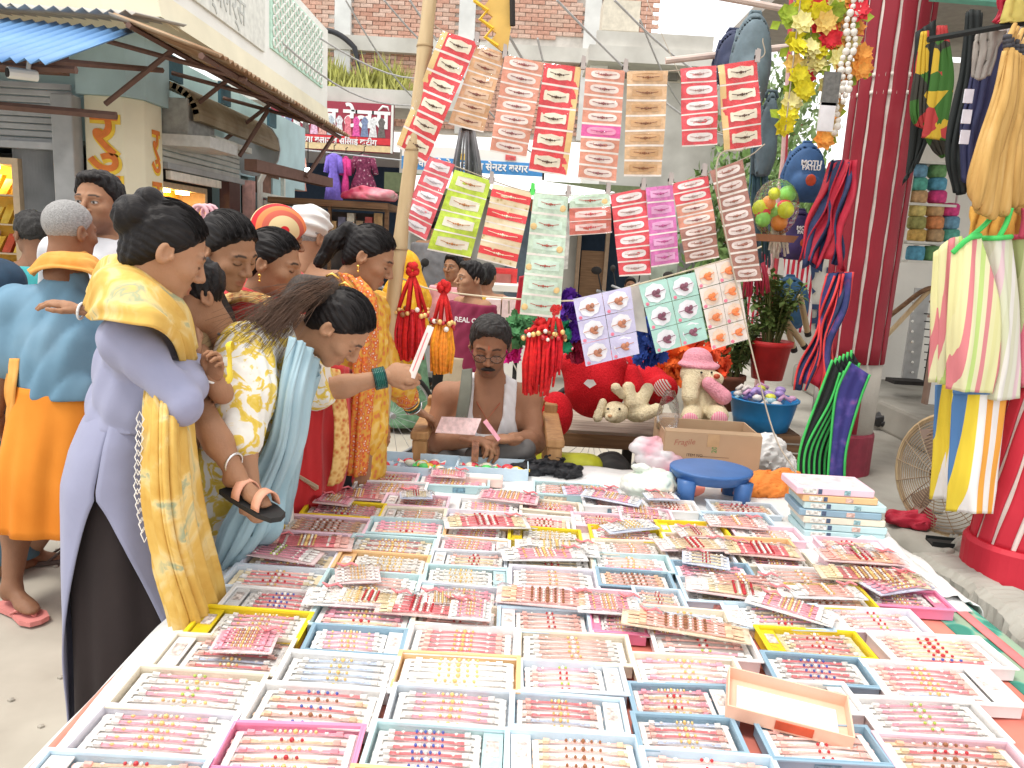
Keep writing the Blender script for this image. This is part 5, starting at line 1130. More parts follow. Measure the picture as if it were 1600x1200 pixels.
def strip(tl, tr, br, bl, styles, label, side=None, Yo=0.0, bow=.012, film=True):
    Y = YH-.008+Yo
    A, B, Cc, D = P(*tl, Y), P(*tr, Y), P(*br, Y-.02), P(*bl, Y-.02); n = len(styles)
    c0 = (A+B)/2; t = thing('card_strip', label, 'card strip', c0, group='rakhi card strips clipped to the strings')
    nrm = (B-A).cross(D-A).normalized()
    if nrm.y > 0: nrm = -nrm
    def pt(u, v, h=0): q = A.lerp(B, u).lerp(D.lerp(Cc, u), v); return q+nrm*(h+bow*math.sin(v*3.1+1)+.006*math.sin(u*3+v*9))
    def slab(b, u0, u1, v0, v1, h0, h1, nu=3, nv=2):
        G0 = [[pt(u0+(u1-u0)*i/nu, v0+(v1-v0)*j/nv, h1) for i in range(nu+1)] for j in range(nv+1)]
        b.grid(G0); G1 = [[pt(u0+(u1-u0)*i/nu, v0+(v1-v0)*j/nv, h0) for i in range(nu+1)][::-1] for j in range(nv+1)]; b.grid(G1)
    for k, s in enumerate(styles):
        base, win, shape, th = ST[s]; v0, v1 = k/n, (k+1)/n; g_ = .010
        b = MB(); slab(b, 0, 1, v0, v1-g_*.3, 0, .0012); 
        cm = PAIS if s == 'paisley' else M('card_'+s, base, .38, .20, 45)
        cd = b.build('card', cm, t, solid=0)
        b = MB(); slab(b, 0, 1, v1-.018/1.0, v1, .0014, .0018); b.build('fold_line', M('card_edge', (.80,.74,.68), .5), cd)
        if side:
            u0, u1 = (0,.16) if side == 'l' else (.84,1); b = MB(); slab(b, u0, u1, v0, v1-.02, .0014, .002); b.build('gold_margin', M('gold_margin', (.74,.52,.22), .4), cd)
        if s == 'mint':
            uu = .86 if k % 2 == 0 else .10; b = MB(); q = pt(uu, v0+(v1-v0)*.6, .003); b.ball(q, .013, 8, 4, (1,.25,1)); b.build('gold_flower', M('gold_margin', (.74,.52,.22)), cd)
        a, c = (.22,.90) if side == 'l' else ((.10,.78) if side == 'r' else (.14,.88))
        vm = (v0+v1)/2-.01; hv = (v1-v0)*(.27 if shape != 'band' else .20)
        poly = []
        N = 20
        if shape in ('wavy', 'round'):
            for i in range(N):
                q = 6.2832*i/N; x = math.cos(q); y = math.sin(q); 
                if shape == 'round': ux = (abs(x)**.45)*(1 if x > 0 else -1); vy = (abs(y)**.8)*(1 if y > 0 else -1)
                else: ux = (abs(x)**.3)*(1 if x > 0 else -1); vy = (abs(y)**.3)*(1 if y > 0 else -1)*(.82+.18*math.cos(ux*6))
                poly.append(pt((a+c)/2+ux*(c-a)/2, vm+vy*hv, .0032))
        elif shape == 'band': a, c = 0, 1; poly = [pt(0,vm-hv,.0032), pt(.5,vm-hv,.0032), pt(1,vm-hv,.0032), pt(1,vm+hv,.0032), pt(.5,vm+hv,.0032), pt(0,vm+hv,.0032)]
        else: poly = [pt(a,vm-hv*.8,.0032), pt((a+c)/2,vm-hv,.0032), pt(c,vm-hv*.8,.0032), pt(c,vm+hv*.8,.0032), pt((a+c)/2,vm+hv,.0032), pt(a,vm+hv*.8,.0032)]
        b = MB(); b.prism(poly, (0,0,0), -nrm*.002); b.build('window', M('window_'+s, win, .42, .10, 30), cd)
        b = MB(); ys = [0,.15,.35,.45,.45,.35,.15,0]
        b.tube([pt(a+(c-a)*(.12+.76*i/7), vm+hv*(ys[i]-.25)*.7, .006) for i in range(8)], .0012, 4)
        for i in range(5): b.ball(pt((a+c)/2+(i-2)*.055, vm+hv*.12, .008), .0034 if i != 2 else .0055, 6, 4)
        b.build('rakhi', M('thread_dark_'+s, th, .5), cd)
    if film:
        b = MB(); nu, nv = 6, 14; b.grid([[pt(i/nu*1.02-.01, j/nv*1.005, .013+random.uniform(-.005,.005)) for i in range(nu+1)] for j in range(nv+1)]); b.build('clear_film', cello, t, smooth=True)
    return t
def clip(px, py, lab, mat=None, Y=YH):
    q = P(px, py, Y-.012); t = thing('clothes_peg', lab, 'peg', q, group='pegs on the card strings'); mt = mat or M('peg_grey', (.45,.40,.38), .4, .1)
    for s in (-1,1):
        b = MB(); b.prism([q+V(-.009,s*.004,-.012), q+V(.009,s*.004,-.012), q+V(.007,s*.009,.03), q+V(-.006,s*.009,.034)], (0,0,0), (0,s*.004,0)); b.build('jaw', mt, t)
    b = MB(); b.tube([q+V(-.011,0,.006), q+V(.011,0,.006)], .006, 7); b.build('spring', dark, t)
strip((692,50),(747,68),(665,255),(618,228), ['redcream']*6, 'red card strip with gold margin hanging against the bamboo pole', 'l')
strip((746,71),(789,86),(755,206),(700,193), ['tan']*6, 'tan and orange card strip overlapping the first red strip', None, .015)
strip((789,88),(850,100),(822,246),(765,236), ['peach']*7, 'peach card strip with pale oval windows beside a red gold margin strip')
strip((851,100),(908,107),(886,275),(826,266), ['redcream']*5, 'red card strip with cream windows beside the pink banded strip', 'r', .01)
strip((915,107),(976,112),(963,285),(903,279), ['peach']*4+['hotpink']+['peach']*3, 'peach card strip with one magenta card in its middle')
strip((979,113),(1043,112),(1034,275),(975,275), ['ochre']*7, 'ochre brown card strip of seven matching cards')
strip((1062,109),(1118,104),(1122,225),(1066,229), ['redwhite']*5, 'red strip of five cards with white ovals beside the backpack')
strip((1120,104),(1181,95),(1192,227),(1132,237), ['redcream']*4, 'red four card strip with gold margin under the grey backpack', 'l', .012)
strip((672,246),(711,258),(665,376),(622,353), ['pinkwhite']*5, 'pink and white card strip hanging on the bamboo pole', None, .012)
strip((711,266),(768,283),(735,403),(667,390), ['lime']*4, 'lime green card strip on the lower string')
strip((771,288),(832,302),(806,419),(745,404), ['paisley']*4, 'gold paisley card strip crossed by red bands')
strip((834,302),(888,308),(875,498),(812,491), ['mint']*6, 'long mint green card strip with gold flowers')
strip((889,306),(952,304),(956,363),(890,368), ['mint','peachred','peachred'], 'short three card strip of mint and dark peach cards')
strip((953,305),(1008,294),(1018,429),(968,432), ['redwhite']*6, 'red strip with white ovals between short strip and magenta strip', None, .008)
strip((1008,294),(1050,290),(1062,411),(1018,418), ['magenta']*5, 'magenta card strip of five cards')
strip((1048,288),(1105,275),(1125,402),(1072,412), ['redwhite']*2+['peach']*2+['brown']*3, 'mixed red and brown card strip beside the magenta strip', None, .008)
strip((1108,268),(1159,250),(1192,438),(1150,441), ['brown']*8, 'dark brown card strip of eight cards with white ovals', None, -.004)
for i, (x, y) in enumerate([(745,66),(789,85),(911,103),(977,108),(768,282),(888,304),(950,300),(1005,292),(1048,284),(1100,270),(1183,92)]):
    clip(x, y, 'small grey clothes peg gripping '+['the red gold margin strip by the pole','the tan and peach strips','the red and magenta banded strips','the magenta banded and ochre strips','the lime and paisley strips','the mint and short strips','the short and red strips','the red and magenta strips','the magenta and mixed strips','the mixed and dark brown strips','the red strip under the backpack'][i])
clip(832,300,'bright green clothes peg on the mint card strip', M('peg_green', (.10,.70,.12), .4)); 
# gift sheets on the lower rope
def gift_sheet(tl, tr, br, bl, nc, nr, base, disc, motif, label, clear=False):
    A, B, Cc, D = P(*tl, YH), P(*tr, YH), P(*br, YH-.03), P(*bl, YH-.03); t = thing('gift_sheet', label, 'card sheet', (A+B)/2)
    nrm = (B-A).cross(D-A).normalized(); nrm = -nrm if nrm.y > 0 else nrm
    def pt(u, v, h=0): return A.lerp(B, u).lerp(D.lerp(Cc, u), v)+nrm*(h+.01*math.sin(v*3+u*2))
    for r in range(nr):
        for c in range(nc):
            u0, u1, v0, v1 = c/nc, (c+1)/nc, r/nr, (r+1)/nr
            b = MB(); b.prism([pt(u0+.005,v0+.004), pt(u1-.005,v0+.004), pt(u1-.005,v1-.004), pt(u0+.005,v1-.004)], (0,0,0), nrm*.0015); cd = b.build('card', base, t)
            cu, cv = (u0+u1)/2, (v0+v1)/2; ru, rv = (u1-u0)*.36, (v1-v0)*.40
            b = MB(); b.prism([pt(cu+ru*math.cos(q)*(1+.05*math.cos(8*q)), cv+rv*math.sin(q)*(1+.05*math.cos(8*q)), .003) for q in [6.2832*k/32 for k in range(32)]], (0,0,0), -nrm*.001); b.build('scalloped_disc', disc, cd)
            b = MB(); b.tube([pt(cu-ru*.95,cv+.01,.005), pt(cu,cv,.006), pt(cu+ru*.95,cv-.02,.005)], .0013, 4); b.ball(pt(cu-ru*.12,cv,.008), .010, 8, 5, (1,.5,1.2)); b.ball(pt(cu+ru*.28,cv-.012,.008), .008, 8, 5, (1,.5,1.3)); b.ball(pt(cu+ru*.1,cv+rv*.35,.007), .009, 8, 5, (1.5,.5,.7)); b.build('charm', motif, cd)
            b = MB(); b.ball(pt(u0+.07*(1/nc)*2, v1-.06/nr*2, .003), .007, 10, 4, (1,.2,1)); b.build('dot', M('sheet_dot', (.80,.20,.30), .5), cd)
    b = MB(); nu, nv = 8, 10; b.grid([[pt(i/nu, j/nv, .014+random.uniform(-.004,.004)) for i in range(nu+1)] for j in range(nv+1)]); b.build('clear_film', cello, t, smooth=True)
    return t
gift_sheet((895,467),(985,447),(1000,553),(915,573), 2, 3, M('lilac_sheet', (.56,.54,.74), .45, .1), M('sheet_white', (.80,.80,.84), .5), M('charm_brown', (.45,.18,.10), .5, .3), 'lilac sheet of six round gift rakhis on the rope')
gift_sheet((997,445),(1085,425),(1107,530),(1025,553), 2, 3, M('mint_sheet', (.40,.66,.58), .45, .1), M('sheet_white', (.8,.8,.84)), M('charm_dark', (.20,.06,.10), .5, .3), 'mint green sheet of six round gift rakhis on the rope')
gift_sheet((1084,420),(1150,402),(1172,530),(1112,547), 2, 4, M('clear_pale_sheet', (.76,.68,.62), .3, .12), M('sheet_cream', (.80,.62,.48), .4, .2), M('charm_orange', (.82,.22,.06), .5, .2), 'pale clear sheet of rakhis with bright orange ribbons')
b = MB(); b.slab([P(978,450,YH+.05), P(1000,440,YH+.05), P(1012,520,YH+.05), P(985,515,YH+.05)], (0,.004,0)); tag(b.build('paper_sheet', M('cream_paper', (.80,.76,.70), .7)), 'blank cream paper hanging between lilac and mint sheets', 'paper')
# tassel bunches
def tassel(px, py0, pym, py1, wpx, cols, label, nb=22, top=(.62,.02,.02)):
    A = P(px, py0, YH); z1 = P(px, py1, YH).z; zm = P(px, pym, YH).z; w = wpx/FPX*2.95/2
    t = thing('thread_tassel', label, 'tassel', A, group='thread tassel bunches hanging from the rope'); rm_ = M('tassel_top', top, .9, .2, 60, .5, 200)
    b = MB()
    for k in range(26):
        q = Vector((random.gauss(0,1), random.gauss(0,1), random.gauss(0,1))).normalized()*.016; b.ball(A+V(q.x*1.1,q.y,q.z*1.3-.02), .012, 6, 4)
    b.build('pompom', rm_, t, smooth=True)
    for k in range(7):
        a = 6.28*k/7; b = MB(); b.tube([A+V(0,0,-.03), A+V(math.cos(a)*w*.35, math.sin(a)*.02, (zm-A.z)*.5), V(A.x+math.cos(a)*w*.75, A.y+math.sin(a)*.03, zm)], [.006,.008,.007], 6); b.build('cord', rm_, t, smooth=True)
    bm_ = [goldb, redb, pearl, brownb]
    for k in range(nb):
        a = 6.28*k/nb; r = random.random(); b = MB(); b.ball(V(A.x+math.cos(a)*w*.85, A.y+math.sin(a)*.038, zm+random.uniform(-.018,.018)), random.uniform(.007,.011), 7, 5); b.build('bead', bm_[k % 4 if r > .3 else 0], t, smooth=True)
    for c_i, col in enumerate(cols):
        b = MB(); mt = M('tassel_%d%d' % (int(col[0]*99), int(col[1]*99)), col, .85, .25, 70, .4, 300)
        for k in range(46):
            a = random.random()*6.28; r = math.sqrt(random.random()); x = math.cos(a)*w*.75*r; y = math.sin(a)*.035*r; zz_ = z1+random.uniform(0,.05); sw = random.uniform(-.012,.012)
            b.tube([V(A.x+x*.9, A.y+y, zm), V(A.x+x+sw, A.y+y, (zm+zz_)/2), V(A.x+x*.95+sw*.5, A.y+y, zz_)], [.0045,.0065,.005], 5)
        b.build('thread_skein', mt, t, smooth=True)
    return t
tassel(645,413,487,566,62,[(.66,.015,.015),(.60,.02,.03)],'red thread tassel with a thick beaded ring beside the yellow veil')
tassel(694,440,507,586,42,[(.85,.34,.02),(.82,.28,.03)],'orange thread tassel with golden beads and a red pompom')
tassel(846,500,523,618,64,[(.62,.01,.015),(.66,.02,.02)],'broad red thread tassel with brown beads beside the vendor')
tassel(868,475,524,590,44,[(.64,.01,.02)],'narrow red thread tassel beside the purple garland', 16)

# yellow saw-toothed board over the cards
t = thing('toothed_board', 'yellow saw toothed wooden board hanging above the tan card strip', 'board', P(778,20,3.1)); b = MB()
pl = [P(740,-30,3.1), P(800,-30,3.1), P(800,30,3.1), P(792,85,3.1)]+[P(782-14*(k%2)-3*k, 78-13*k, 3.1) for k in range(7)]
b.prism(pl, (0,0,0), (0,.02,0)); b.build('board_face', M('yellow_board', (.70,.46,.12), .6, .2, 8), t)
b = MB(); b.tube([P(742,-25,3.08)]+[P(778-16*(k%2)-4*k, 72-14*k, 3.085) for k in range(6)][::-1], .008, 5); b.build('edge_trim', M('yellow_trim', (.80,.52,.04), .5), t)
b = MB(); b.tube([P(800,-30,3.08), P(801,40,3.08)], .012, 6); b.build('frame_bar', dark, t)
# =================================================================== PEOPLE
def JJ(fwd, base=None, **k):
    d = {a: (P(*v) if isinstance(v, tuple) else v) for a, v in k.items()}
    d['fwd'] = Vector(fwd).normalized()
    up = V(0,0,1); rt = d['fwd'].cross(up).normalized()
    if 'pel' in d:
        d.setdefault('hipL', d['pel']-rt*.065-up*.04); d.setdefault('hipR', d['pel']+rt*.065-up*.04)
        for s, sg in (('L',-1),('R',1)):
            h = d['hip'+s]; d.setdefault('kn'+s, V(h.x, h.y, h.z*.54)+d['fwd']*.03); d.setdefault('an'+s, V(h.x, h.y, .085))
    return d
def arms_down(d, s=1.0):
    rt = d['fwd'].cross(V(0,0,1)).normalized()
    for q, sg in (('L',-1),('R',1)):
        a = d['sh'+q]; d.setdefault('el'+q, a+rt*sg*.05*s+V(0,0,-.28*s)-d['fwd']*.02); d.setdefault('wr'+q, d['el'+q]+d['fwd']*.06*s+V(0,0,-.24*s))
    return d
def standing(px, py, Y, fwd, s=1.0, **k):
    """upright person from the head's pixel"""
    h = P(px, py, Y); f = Vector(fwd).normalized(); rt = f.cross(V(0,0,1)).normalized()
    d = dict(head=h, neck=h+V(0,0,-.175*s)-f*.03*s, pel=h+V(0,0,-.70*s)-f*.02*s)
    d['shL'] = d['neck']-rt*.165*s+V(0,0,-.035*s); d['shR'] = d['neck']+rt*.165*s+V(0,0,-.035*s); d.update(k)
    return arms_down(JJ(fwd, **d), s)
SKA = (.34,.175,.098); SKB = (.40,.215,.125); SKC = (.24,.118,.066); SKD = (.17,.08,.045)
goldm = M('gold_jewel', (.85,.55,.14), .25, .05, metal=.9)
def earring(t, J, hR, s, side):
    q = J['head']+hR@V(side*.083*s, -.010*s, -.045*s); b = MB(); b.ball(q, .006, 8, 6); b.tube([q, q-V(0,0,.014)], .003, 5); b.ball(q-V(0,0,.018), .0045, 7, 5); b.build('earring', goldm, t, smooth=True)
# ---- woman in lilac-grey kameez with the yellow dupatta
Y1 = 1.84
J = JJ((.86,.50,0), head=(259,392,Y1), neck=(222,478,Y1-.02), shL=(262,505,Y1+.14), shR=(196,528,Y1-.13), elR=(283,630,Y1-.16), wrR=(300,560,Y1+.10), elL=(300,640,Y1+.25), wrL=(330,590,Y1+.3), pel=(188,742,Y1-.01))
t, hR = person('woman', 'woman in long lilac grey kameez with yellow dupatta holding a child', J, .76, False, (.74,.56,-.46), 0.05, SKB, 'bun', lids='down', headscale=.93, hands={'R': (V(-.2,.6,.6), V(-.3,-.6,.3), 'hold')})
lil = M('lilac_cotton', (.27,.28,.40), .85, .08, 5, .30, 11, sheen=.1)
tp = torso(J, .76, .018, 1.15)+arm(J,'R',.80,.012,1.9)+arm(J,'L',.80,.010,1.6)
garm(t, 'kameez_bodice', tp, lil, [J[k] for k in ('shL','shR','elR','wrR','elL','pel','neck')], wr=.0052, wk=78, voxel=.0068, seed=1, k=.035, cut=lambda Q: np.maximum(((Q-npv(J['neck']))@np.array([.25,.15,.95],np.float32))-.012, J['pel'].z+.135-Q[:,2]))
# skirt panels (back panel and front panel of the slit kameez)
ax_ = (J['shL']+J['shR'])/2-J['pel']; pz_ = J['pel'].z
def slit_skirt(t, c, zt, za, zb_l, zb_r, mat):
    """kameez below the waist: a tube open along the near side, the slit widening to the hem"""
    for nm, sg, zb in (('kameez_back_panel', -1, zb_l), ('kameez_front_panel', 1, zb_r)):
        G = []; ua = (zt-za)/(zt-zb)
        for i in range(56):
            u = i/55; z = zt+(zb-zt)*u; row = []; cc = c+ax_*max(0, (z-pz_)/ax_.z); gap = max(0, u-ua)/(1-ua)
            g = -.02+(1.22 if sg < 0 else 1.14)*gap**.8
            rx = float(np.interp(u, [0,.06,.14,.28,.5,1], [.078,.100,.118,.130,.138,.150])); ry = float(np.interp(u, [0,.06,.14,.28,.5,1], [.092,.116,.134,.146,.154,.164]))
            for k in range(34):
                v = k/33; a = -1.5708+sg*(g+(3.1416-g)*v)+.10; q = max(0, u-.15)
                f_ = 1+.045*q*math.sin(a*7+2+u*2)+.03*q*math.sin(a*12+u*5)+.012*math.sin(a*4+u*9)
                fl = .03*u*math.exp(-v*6)*sg
                row.append(V(cc.x+rx*f_*math.cos(a)+fl*.6+.03*u, cc.y+ry*f_*math.sin(a)-.01*u, z+.015*math.sin(a*3)*u))
            G.append(row)
        b = MB(); b.grid(G); b.build(nm, mat, t, smooth=True, solid=.004)
slit_skirt(t, V(J['pel'].x-.005, J['pel'].y, 0), J['pel'].z+.20, P(165,785,Y1-.14).z, P(110,1125,Y1-.05).z, P(285,1030,Y1-.05).z, lil)
brn = M('dark_brown_cotton', (.026,.018,.018), .9, .2, 4, .25, 14)
c0 = J['pel']
loft(t, 'trousers', [(V(c0.x,c0.y,c0.z+.05), .10,.10,.5), (V(c0.x+.01,c0.y,c0.z-.18), .13,.128,.5), (V(c0.x+.02,c0.y,.45), .135,.125,.5), (V(c0.x+.02,c0.y,.12), .14,.125,.5), (V(c0.x+.02,c0.y,.03), .14,.125,.5)], brn, 90, 7, .085, 3)
yd = MP('yellow_dupatta', [(.30,(.58,.34,.07)),(.5,(.66,.43,.11)),(.60,(.72,.55,.24)),(.67,(.34,.38,.24)),(.72,(.66,.46,.16))], scale=9, rough=.85, detail=4, distort=1.2)
sheet('dupatta', [[P(138,452,Y1+.14), P(134,480,Y1-.02), P(142,500,Y1-.14)], [P(160,408,Y1+.06), P(156,440,Y1-.15), P(164,500,Y1-.23)], [P(198,402,Y1-.03), P(200,445,Y1-.19), P(208,506,Y1-.25)], [P(244,432,Y1-.03), P(244,465,Y1-.17), P(246,512,Y1-.23)], [P(290,482,Y1+.02), P(282,505,Y1-.10), P(272,535,Y1-.14)], [P(306,540,Y1+.08), P(302,565,Y1-.0), P(284,580,Y1-.03)]], yd, t, 60, 34, .006, 2.2, thick=.006, seed=8, pin=1)
sheet('dupatta_fall', [[P(228,590,Y1-.12), P(250,585,Y1-.12), P(280,590,Y1-.06), P(300,600,Y1+.03)], [P(222,660,Y1-.20), P(246,660,Y1-.24), P(278,668,Y1-.20), P(302,668,Y1-.06)], [P(222,780,Y1-.22), P(252,790,Y1-.27), P(288,790,Y1-.22), P(318,770,Y1-.06)], [P(240,880,Y1-.21), P(268,890,Y1-.26), P(302,890,Y1-.21), P(336,870,Y1-.06)], [P(262,960,Y1-.20), P(290,970,Y1-.24), P(322,965,Y1-.19), P(350,950,Y1-.06)], [P(275,1008,Y1-.19), P(298,1003,Y1-.22), P(330,980,Y1-.18), P(354,965,Y1-.06)]], yd, t, 60, 70, .013, 6, thick=.004, seed=9, pin=.35)
# white zigzag edging
b = MB()
for k in range(13):
    q = P(219-.6*k+1.6*max(0,k-7)**1.35, 655+15*k, Y1-.235); r_ = .0085
    b.tube([q+V(-r_,0,0), q+V(0,-.002,-.018), q+V(r_,0,0), q+V(0,-.002,.018), q+V(-r_,0,0)], .0016, 4)
b.build('white_edging', M('white_thread', (.78,.77,.74), .8), t)
# ---- child held by her
Jc = JJ((-.5,-.6,0), base=P(300,640,Y1+.2), head=(303,462,Y1+.16), neck=(292,505,Y1+.20), shL=(300,535,Y1+.18), shR=(275,530,Y1+.26), elL=(348,615,Y1+.02), wrL=(328,590,Y1+.0), elR=(215,480,Y1+.22), wrR=(122,484,Y1+.14), pel=(285,620,Y1+.18), hipL=(298,622,Y1+.06), hipR=(300,625,Y1+.16), knL=(330,672,Y1-.02), anL=(368,738,Y1-.04), knR=(290,700,Y1+.25), anR=(300,760,Y1+.28))
Jc['base'] = P(305,660,Y1+.15)
tc_, hRc = person('child', 'small child carried on the hip with a sandalled foot hanging down', Jc, .62, False, (-.6,-.5,-.3), 0, SKA, 'short', lids='down', hands={'L': (V(.45,-.1,.85), V(-.2,-.9,.1), 'hold'), 'R': (V(-.8,-.2,.3), V(.2,.2,-.9), 'relax')}, voxel=.009, headscale=.80, foot={'L': (.75,-.35,-.2), 'R': (.5,-.3,-.5)})
garm(tc_, 'shirt', torso(Jc,.58,.01), M('child_brown_shirt', (.30,.20,.10), .85), [Jc[k] for k in ('shL','shR','elL','pel')], wr=.004, voxel=.009)
sd_ = Jc['anL']; fd = Vector((.75,-.35,-.2)).normalized(); sole = sd_+fd*.055+V(0,0,-.062)
b = MB(); R = frame(V(0,0,1)-fd*fd.z, fd); b.prism([sole+fd*x+fd.cross(V(0,0,1)).normalized()*y for x, y in ((-.085,-.026),(-.04,-.033),(.05,-.036),(.085,-.026),(.095,0),(.085,.026),(.05,.036),(-.04,.033),(-.085,.026))], (0,0,0), (0,0,.012)); b.build('sandal_sole', M('sandal_black', (.02,.02,.02), .7), tc_)
for k, u in enumerate((-.015, .05)):
    b = MB(); c_ = sd_+fd*(.05+u)+V(0,0,-.045); sdv = fd.cross(V(0,0,1)).normalized(); b.grid([[c_+sdv*(.036*math.cos(a))+V(0,0,.040*math.sin(a))+fd*w for a in [math.pi*j/10 for j in range(11)]] for w in (-.012,.012)]); b.build('sandal_strap', M('sandal_peach', (.72,.36,.24), .6), tc_, solid=.004, smooth=True)
bangle(tc_, P(368,736,Y1-.04)+V(-.004,0,.02), fd, .026, M('silver', (.7,.7,.7), .25, metal=.9), .0035, 'anklet')
bangle(tc_, Jc['wrR']+V(.008,0,-.003), V(-1,-.1,.15), .021, M('white_plastic', (.8,.8,.78), .3), .0035); bangle(tc_, Jc['wrL']+V(0,0,-.002), V(.45,-.1,.85), .020, M('white_plastic', (.8,.8,.78)), .003)
t2 = thing('yellow_toy', 'soft yellow toy held in the small childs hand', 'toy', P(345,575,Y1-.05)); v, f = sdf_mesh(usum([rc(P(343,518,Y1-.06),P(346,560,Y1-.06),.012,.02), rc(P(346,560,Y1-.06),P(352,590,Y1-.07),.022,.018), rc(P(352,548,Y1-.07),P(362,540,Y1-.08),.014,.012)], .012), P(330,610,Y1-.2), P(375,500,Y1+.05), .006); np_obj('toy_body', [(v,f)], M('toy_yellow', (.80,.62,.06), .8), t2); b = MB(); b.ball(P(342,522,Y1-.085), .004, 6, 4); b.build('eye', dark, t2)
# ---- old man in blue shirt and orange lungi
Yo = 2.75
J = JJ((.25,.97,0), head=(110,362,Yo), neck=(108,428,Yo-.02), shL=(28,478,Yo), shR=(176,486,Yo+.02), elL=(6,570,Yo-.03), wrL=(-6,648,Yo+.04), elR=(190,580,Yo), wrR=(185,650,Yo+.1), pel=(100,640,Yo), knL=(30,800,Yo+.05), anL=(18,915,Yo-.05), knR=(78,800,Yo+.1), anR=(50,862,Yo+.35))
t, hR = person('man', 'grey haired man seen from behind in blue shirt and orange lungi', J, .90, True, (.35,.93,-.08), 0, SKC, 'crop', hairgrey, hands={'L': (V(.1,.1,-1), V(1,0,0), 'relax')}, voxel=.011, headscale=.90, foot={'L': (.35,-.2,0), 'R': (.4,.2,0)})
bs_ = MP('blue_shirt', [(.3,(.10,.20,.29)),(.55,(.16,.29,.40)),(.8,(.24,.37,.48))], scale=3.2, rough=.85, detail=6)
garm(t, 'shirt', torso(J,.92,.022,1.18)+arm(J,'L',.92,.026,.95)+arm(J,'R',.92,.024,.95)+[fc(J['pel']+V(0,0,.08), J['pel']+V(0,0,.25), .165, .148, .75, J['fwd'])], bs_, [J[k] for k in ('shL','shR','elL','elR','pel','neck')], wr=.0055, wk=72, voxel=.0085, seed=3, sq=(1.6,1.2,.4), cut=lambda Q: np.maximum(Q[:,2]-(J['neck'].z+.01), (J['pel'].z+.06)-Q[:,2]))
ol = MP('orange_lungi', [(.3,(.66,.20,.015)),(.6,(.78,.27,.03)),(.8,(.82,.34,.06))], scale=3, rough=.8, detail=5); c0 = J['pel']; zh = P(60,815,Yo).z
loft(t, 'lungi', [(V(c0.x,c0.y,c0.z+.10), .16,.13,.1), (V(c0.x-.01,c0.y,c0.z-.08), .19,.16,.1), (V(c0.x-.03,c0.y,(c0.z+zh)/2), .205,.17,.1), (V(c0.x-.05,c0.y,zh), .215,.175,.1)], ol, 110, 9, .05, 5)
oy = MP('orange_gamcha', [(.3,(.66,.28,.05)),(.7,(.80,.42,.12))], scale=10, rough=.9)
sheet('gamcha', [[P(50,430,Yo+.05), P(46,425,Yo-.05), P(48,428,Yo-.12)], [P(80,402,Yo+.08), P(72,400,Yo-.08), P(74,420,Yo-.15)], [P(110,396,Yo+.08), P(110,398,Yo-.11), P(110,422,Yo-.17)], [P(142,405,Yo+.07), P(145,405,Yo-.08), P(146,430,Yo-.14)], [P(170,440,Yo+.06), P(175,440,Yo-.04), P(172,448,Yo-.10)]], oy, t, 40, 18, .010, 4, thick=.008, seed=1, pin=1)
sheet('gamcha_end', [[P(12,560,Yo-.06), P(30,560,Yo-.1)], [P(10,620,Yo-.07), P(24,620,Yo-.12)], [P(12,680,Yo-.06), P(20,690,Yo-.1)]], oy, t, 24, 10, .01, 2, thick=.006, seed=2, pin=1)
for sd, col, lb in (('L',(.62,.22,.20),'pink'), ('R',(.10,.07,.06),'dark')):
    a = J['an'+sd]; fd = Vector((.35,-.2,0) if sd == 'L' else (.4,.2,0)).normalized(); sdv = fd.cross(V(0,0,1)); c_ = V(a.x,a.y,0)+fd*.06
    t2 = thing('flip_flop', f'{lb} rubber flip flop worn by the man in the lungi', 'sandal', c_); b = MB(); b.prism([c_+V(0,0,.004)+fd*x+sdv*y for x, y in ((-.13,-.03),(-.1,-.042),(0,-.036),(.08,-.05),(.125,-.035),(.135,0),(.125,.035),(.08,.05),(0,.036),(-.1,.042),(-.13,.03))], (0,0,0), (0,0,.018)); b.build('sole', M('rubber_'+lb, col, .7), t2)
    b = MB(); b.tube([c_+fd*.0+sdv*.04+V(0,0,.02), c_+fd*.05+sdv*.02+V(0,0,.055), c_+fd*.095+V(0,0,.022)], .006, 6); b.tube([c_+fd*.0-sdv*.04+V(0,0,.02), c_+fd*.05-sdv*.02+V(0,0,.055), c_+fd*.095+V(0,0,.022)], .006, 6); b.build('strap', M('rubber_'+lb, col), t2, smooth=True)
# ---- man in white shirt facing the camera
Yw = 3.25
J = standing(155,318,Yw,(.1,-1,0),1.05)
t, hR = person('man', 'tall man in white collared shirt looking towards the stall', J, 1.05, True, (-.05,-1,.0), 0, SKA, 'short', lids='open', voxel=.014, headscale=1.06, stubble=(.10,.06,.05), hands=None)
wsh = M('white_shirt', (.74,.74,.76), .85, .05, 5)
garm(t, 'shirt', torso(J,1.05,.022,1.15)+arm(J,'L',1.05,.028,.9)+arm(J,'R',1.05,.028,.9), wsh, [J[k] for k in ('shL','shR','elL','elR','pel')], wr=.005, wk=60, voxel=.012, cut=lambda Q: ((Q-npv(J['neck']))@np.array([0,.35,.94],np.float32))-.02)
for s in (-1,1):
    b = MB(); n_ = J['neck']; b.raw([n_+V(s*.075,.02,.045), n_+V(s*.07,-.06,.03), n_+V(s*.012,-.088,-.02), n_+V(s*.06,-.105,-.06), n_+V(s*.105,-.05,.0)], [(0,1,2,3,4)]); b.build('collar', wsh, t, solid=.008)
loft(t, 'trousers', [(V(J['pel'].x,Yw,J['pel'].z+.05), .17,.13,0), (V(J['pel'].x,Yw,.5), .18,.13,0), (V(J['pel'].x,Yw,.08), .17,.12,0)], M('dark_trousers', (.03,.03,.035), .85), 30, 3, .03, 1)
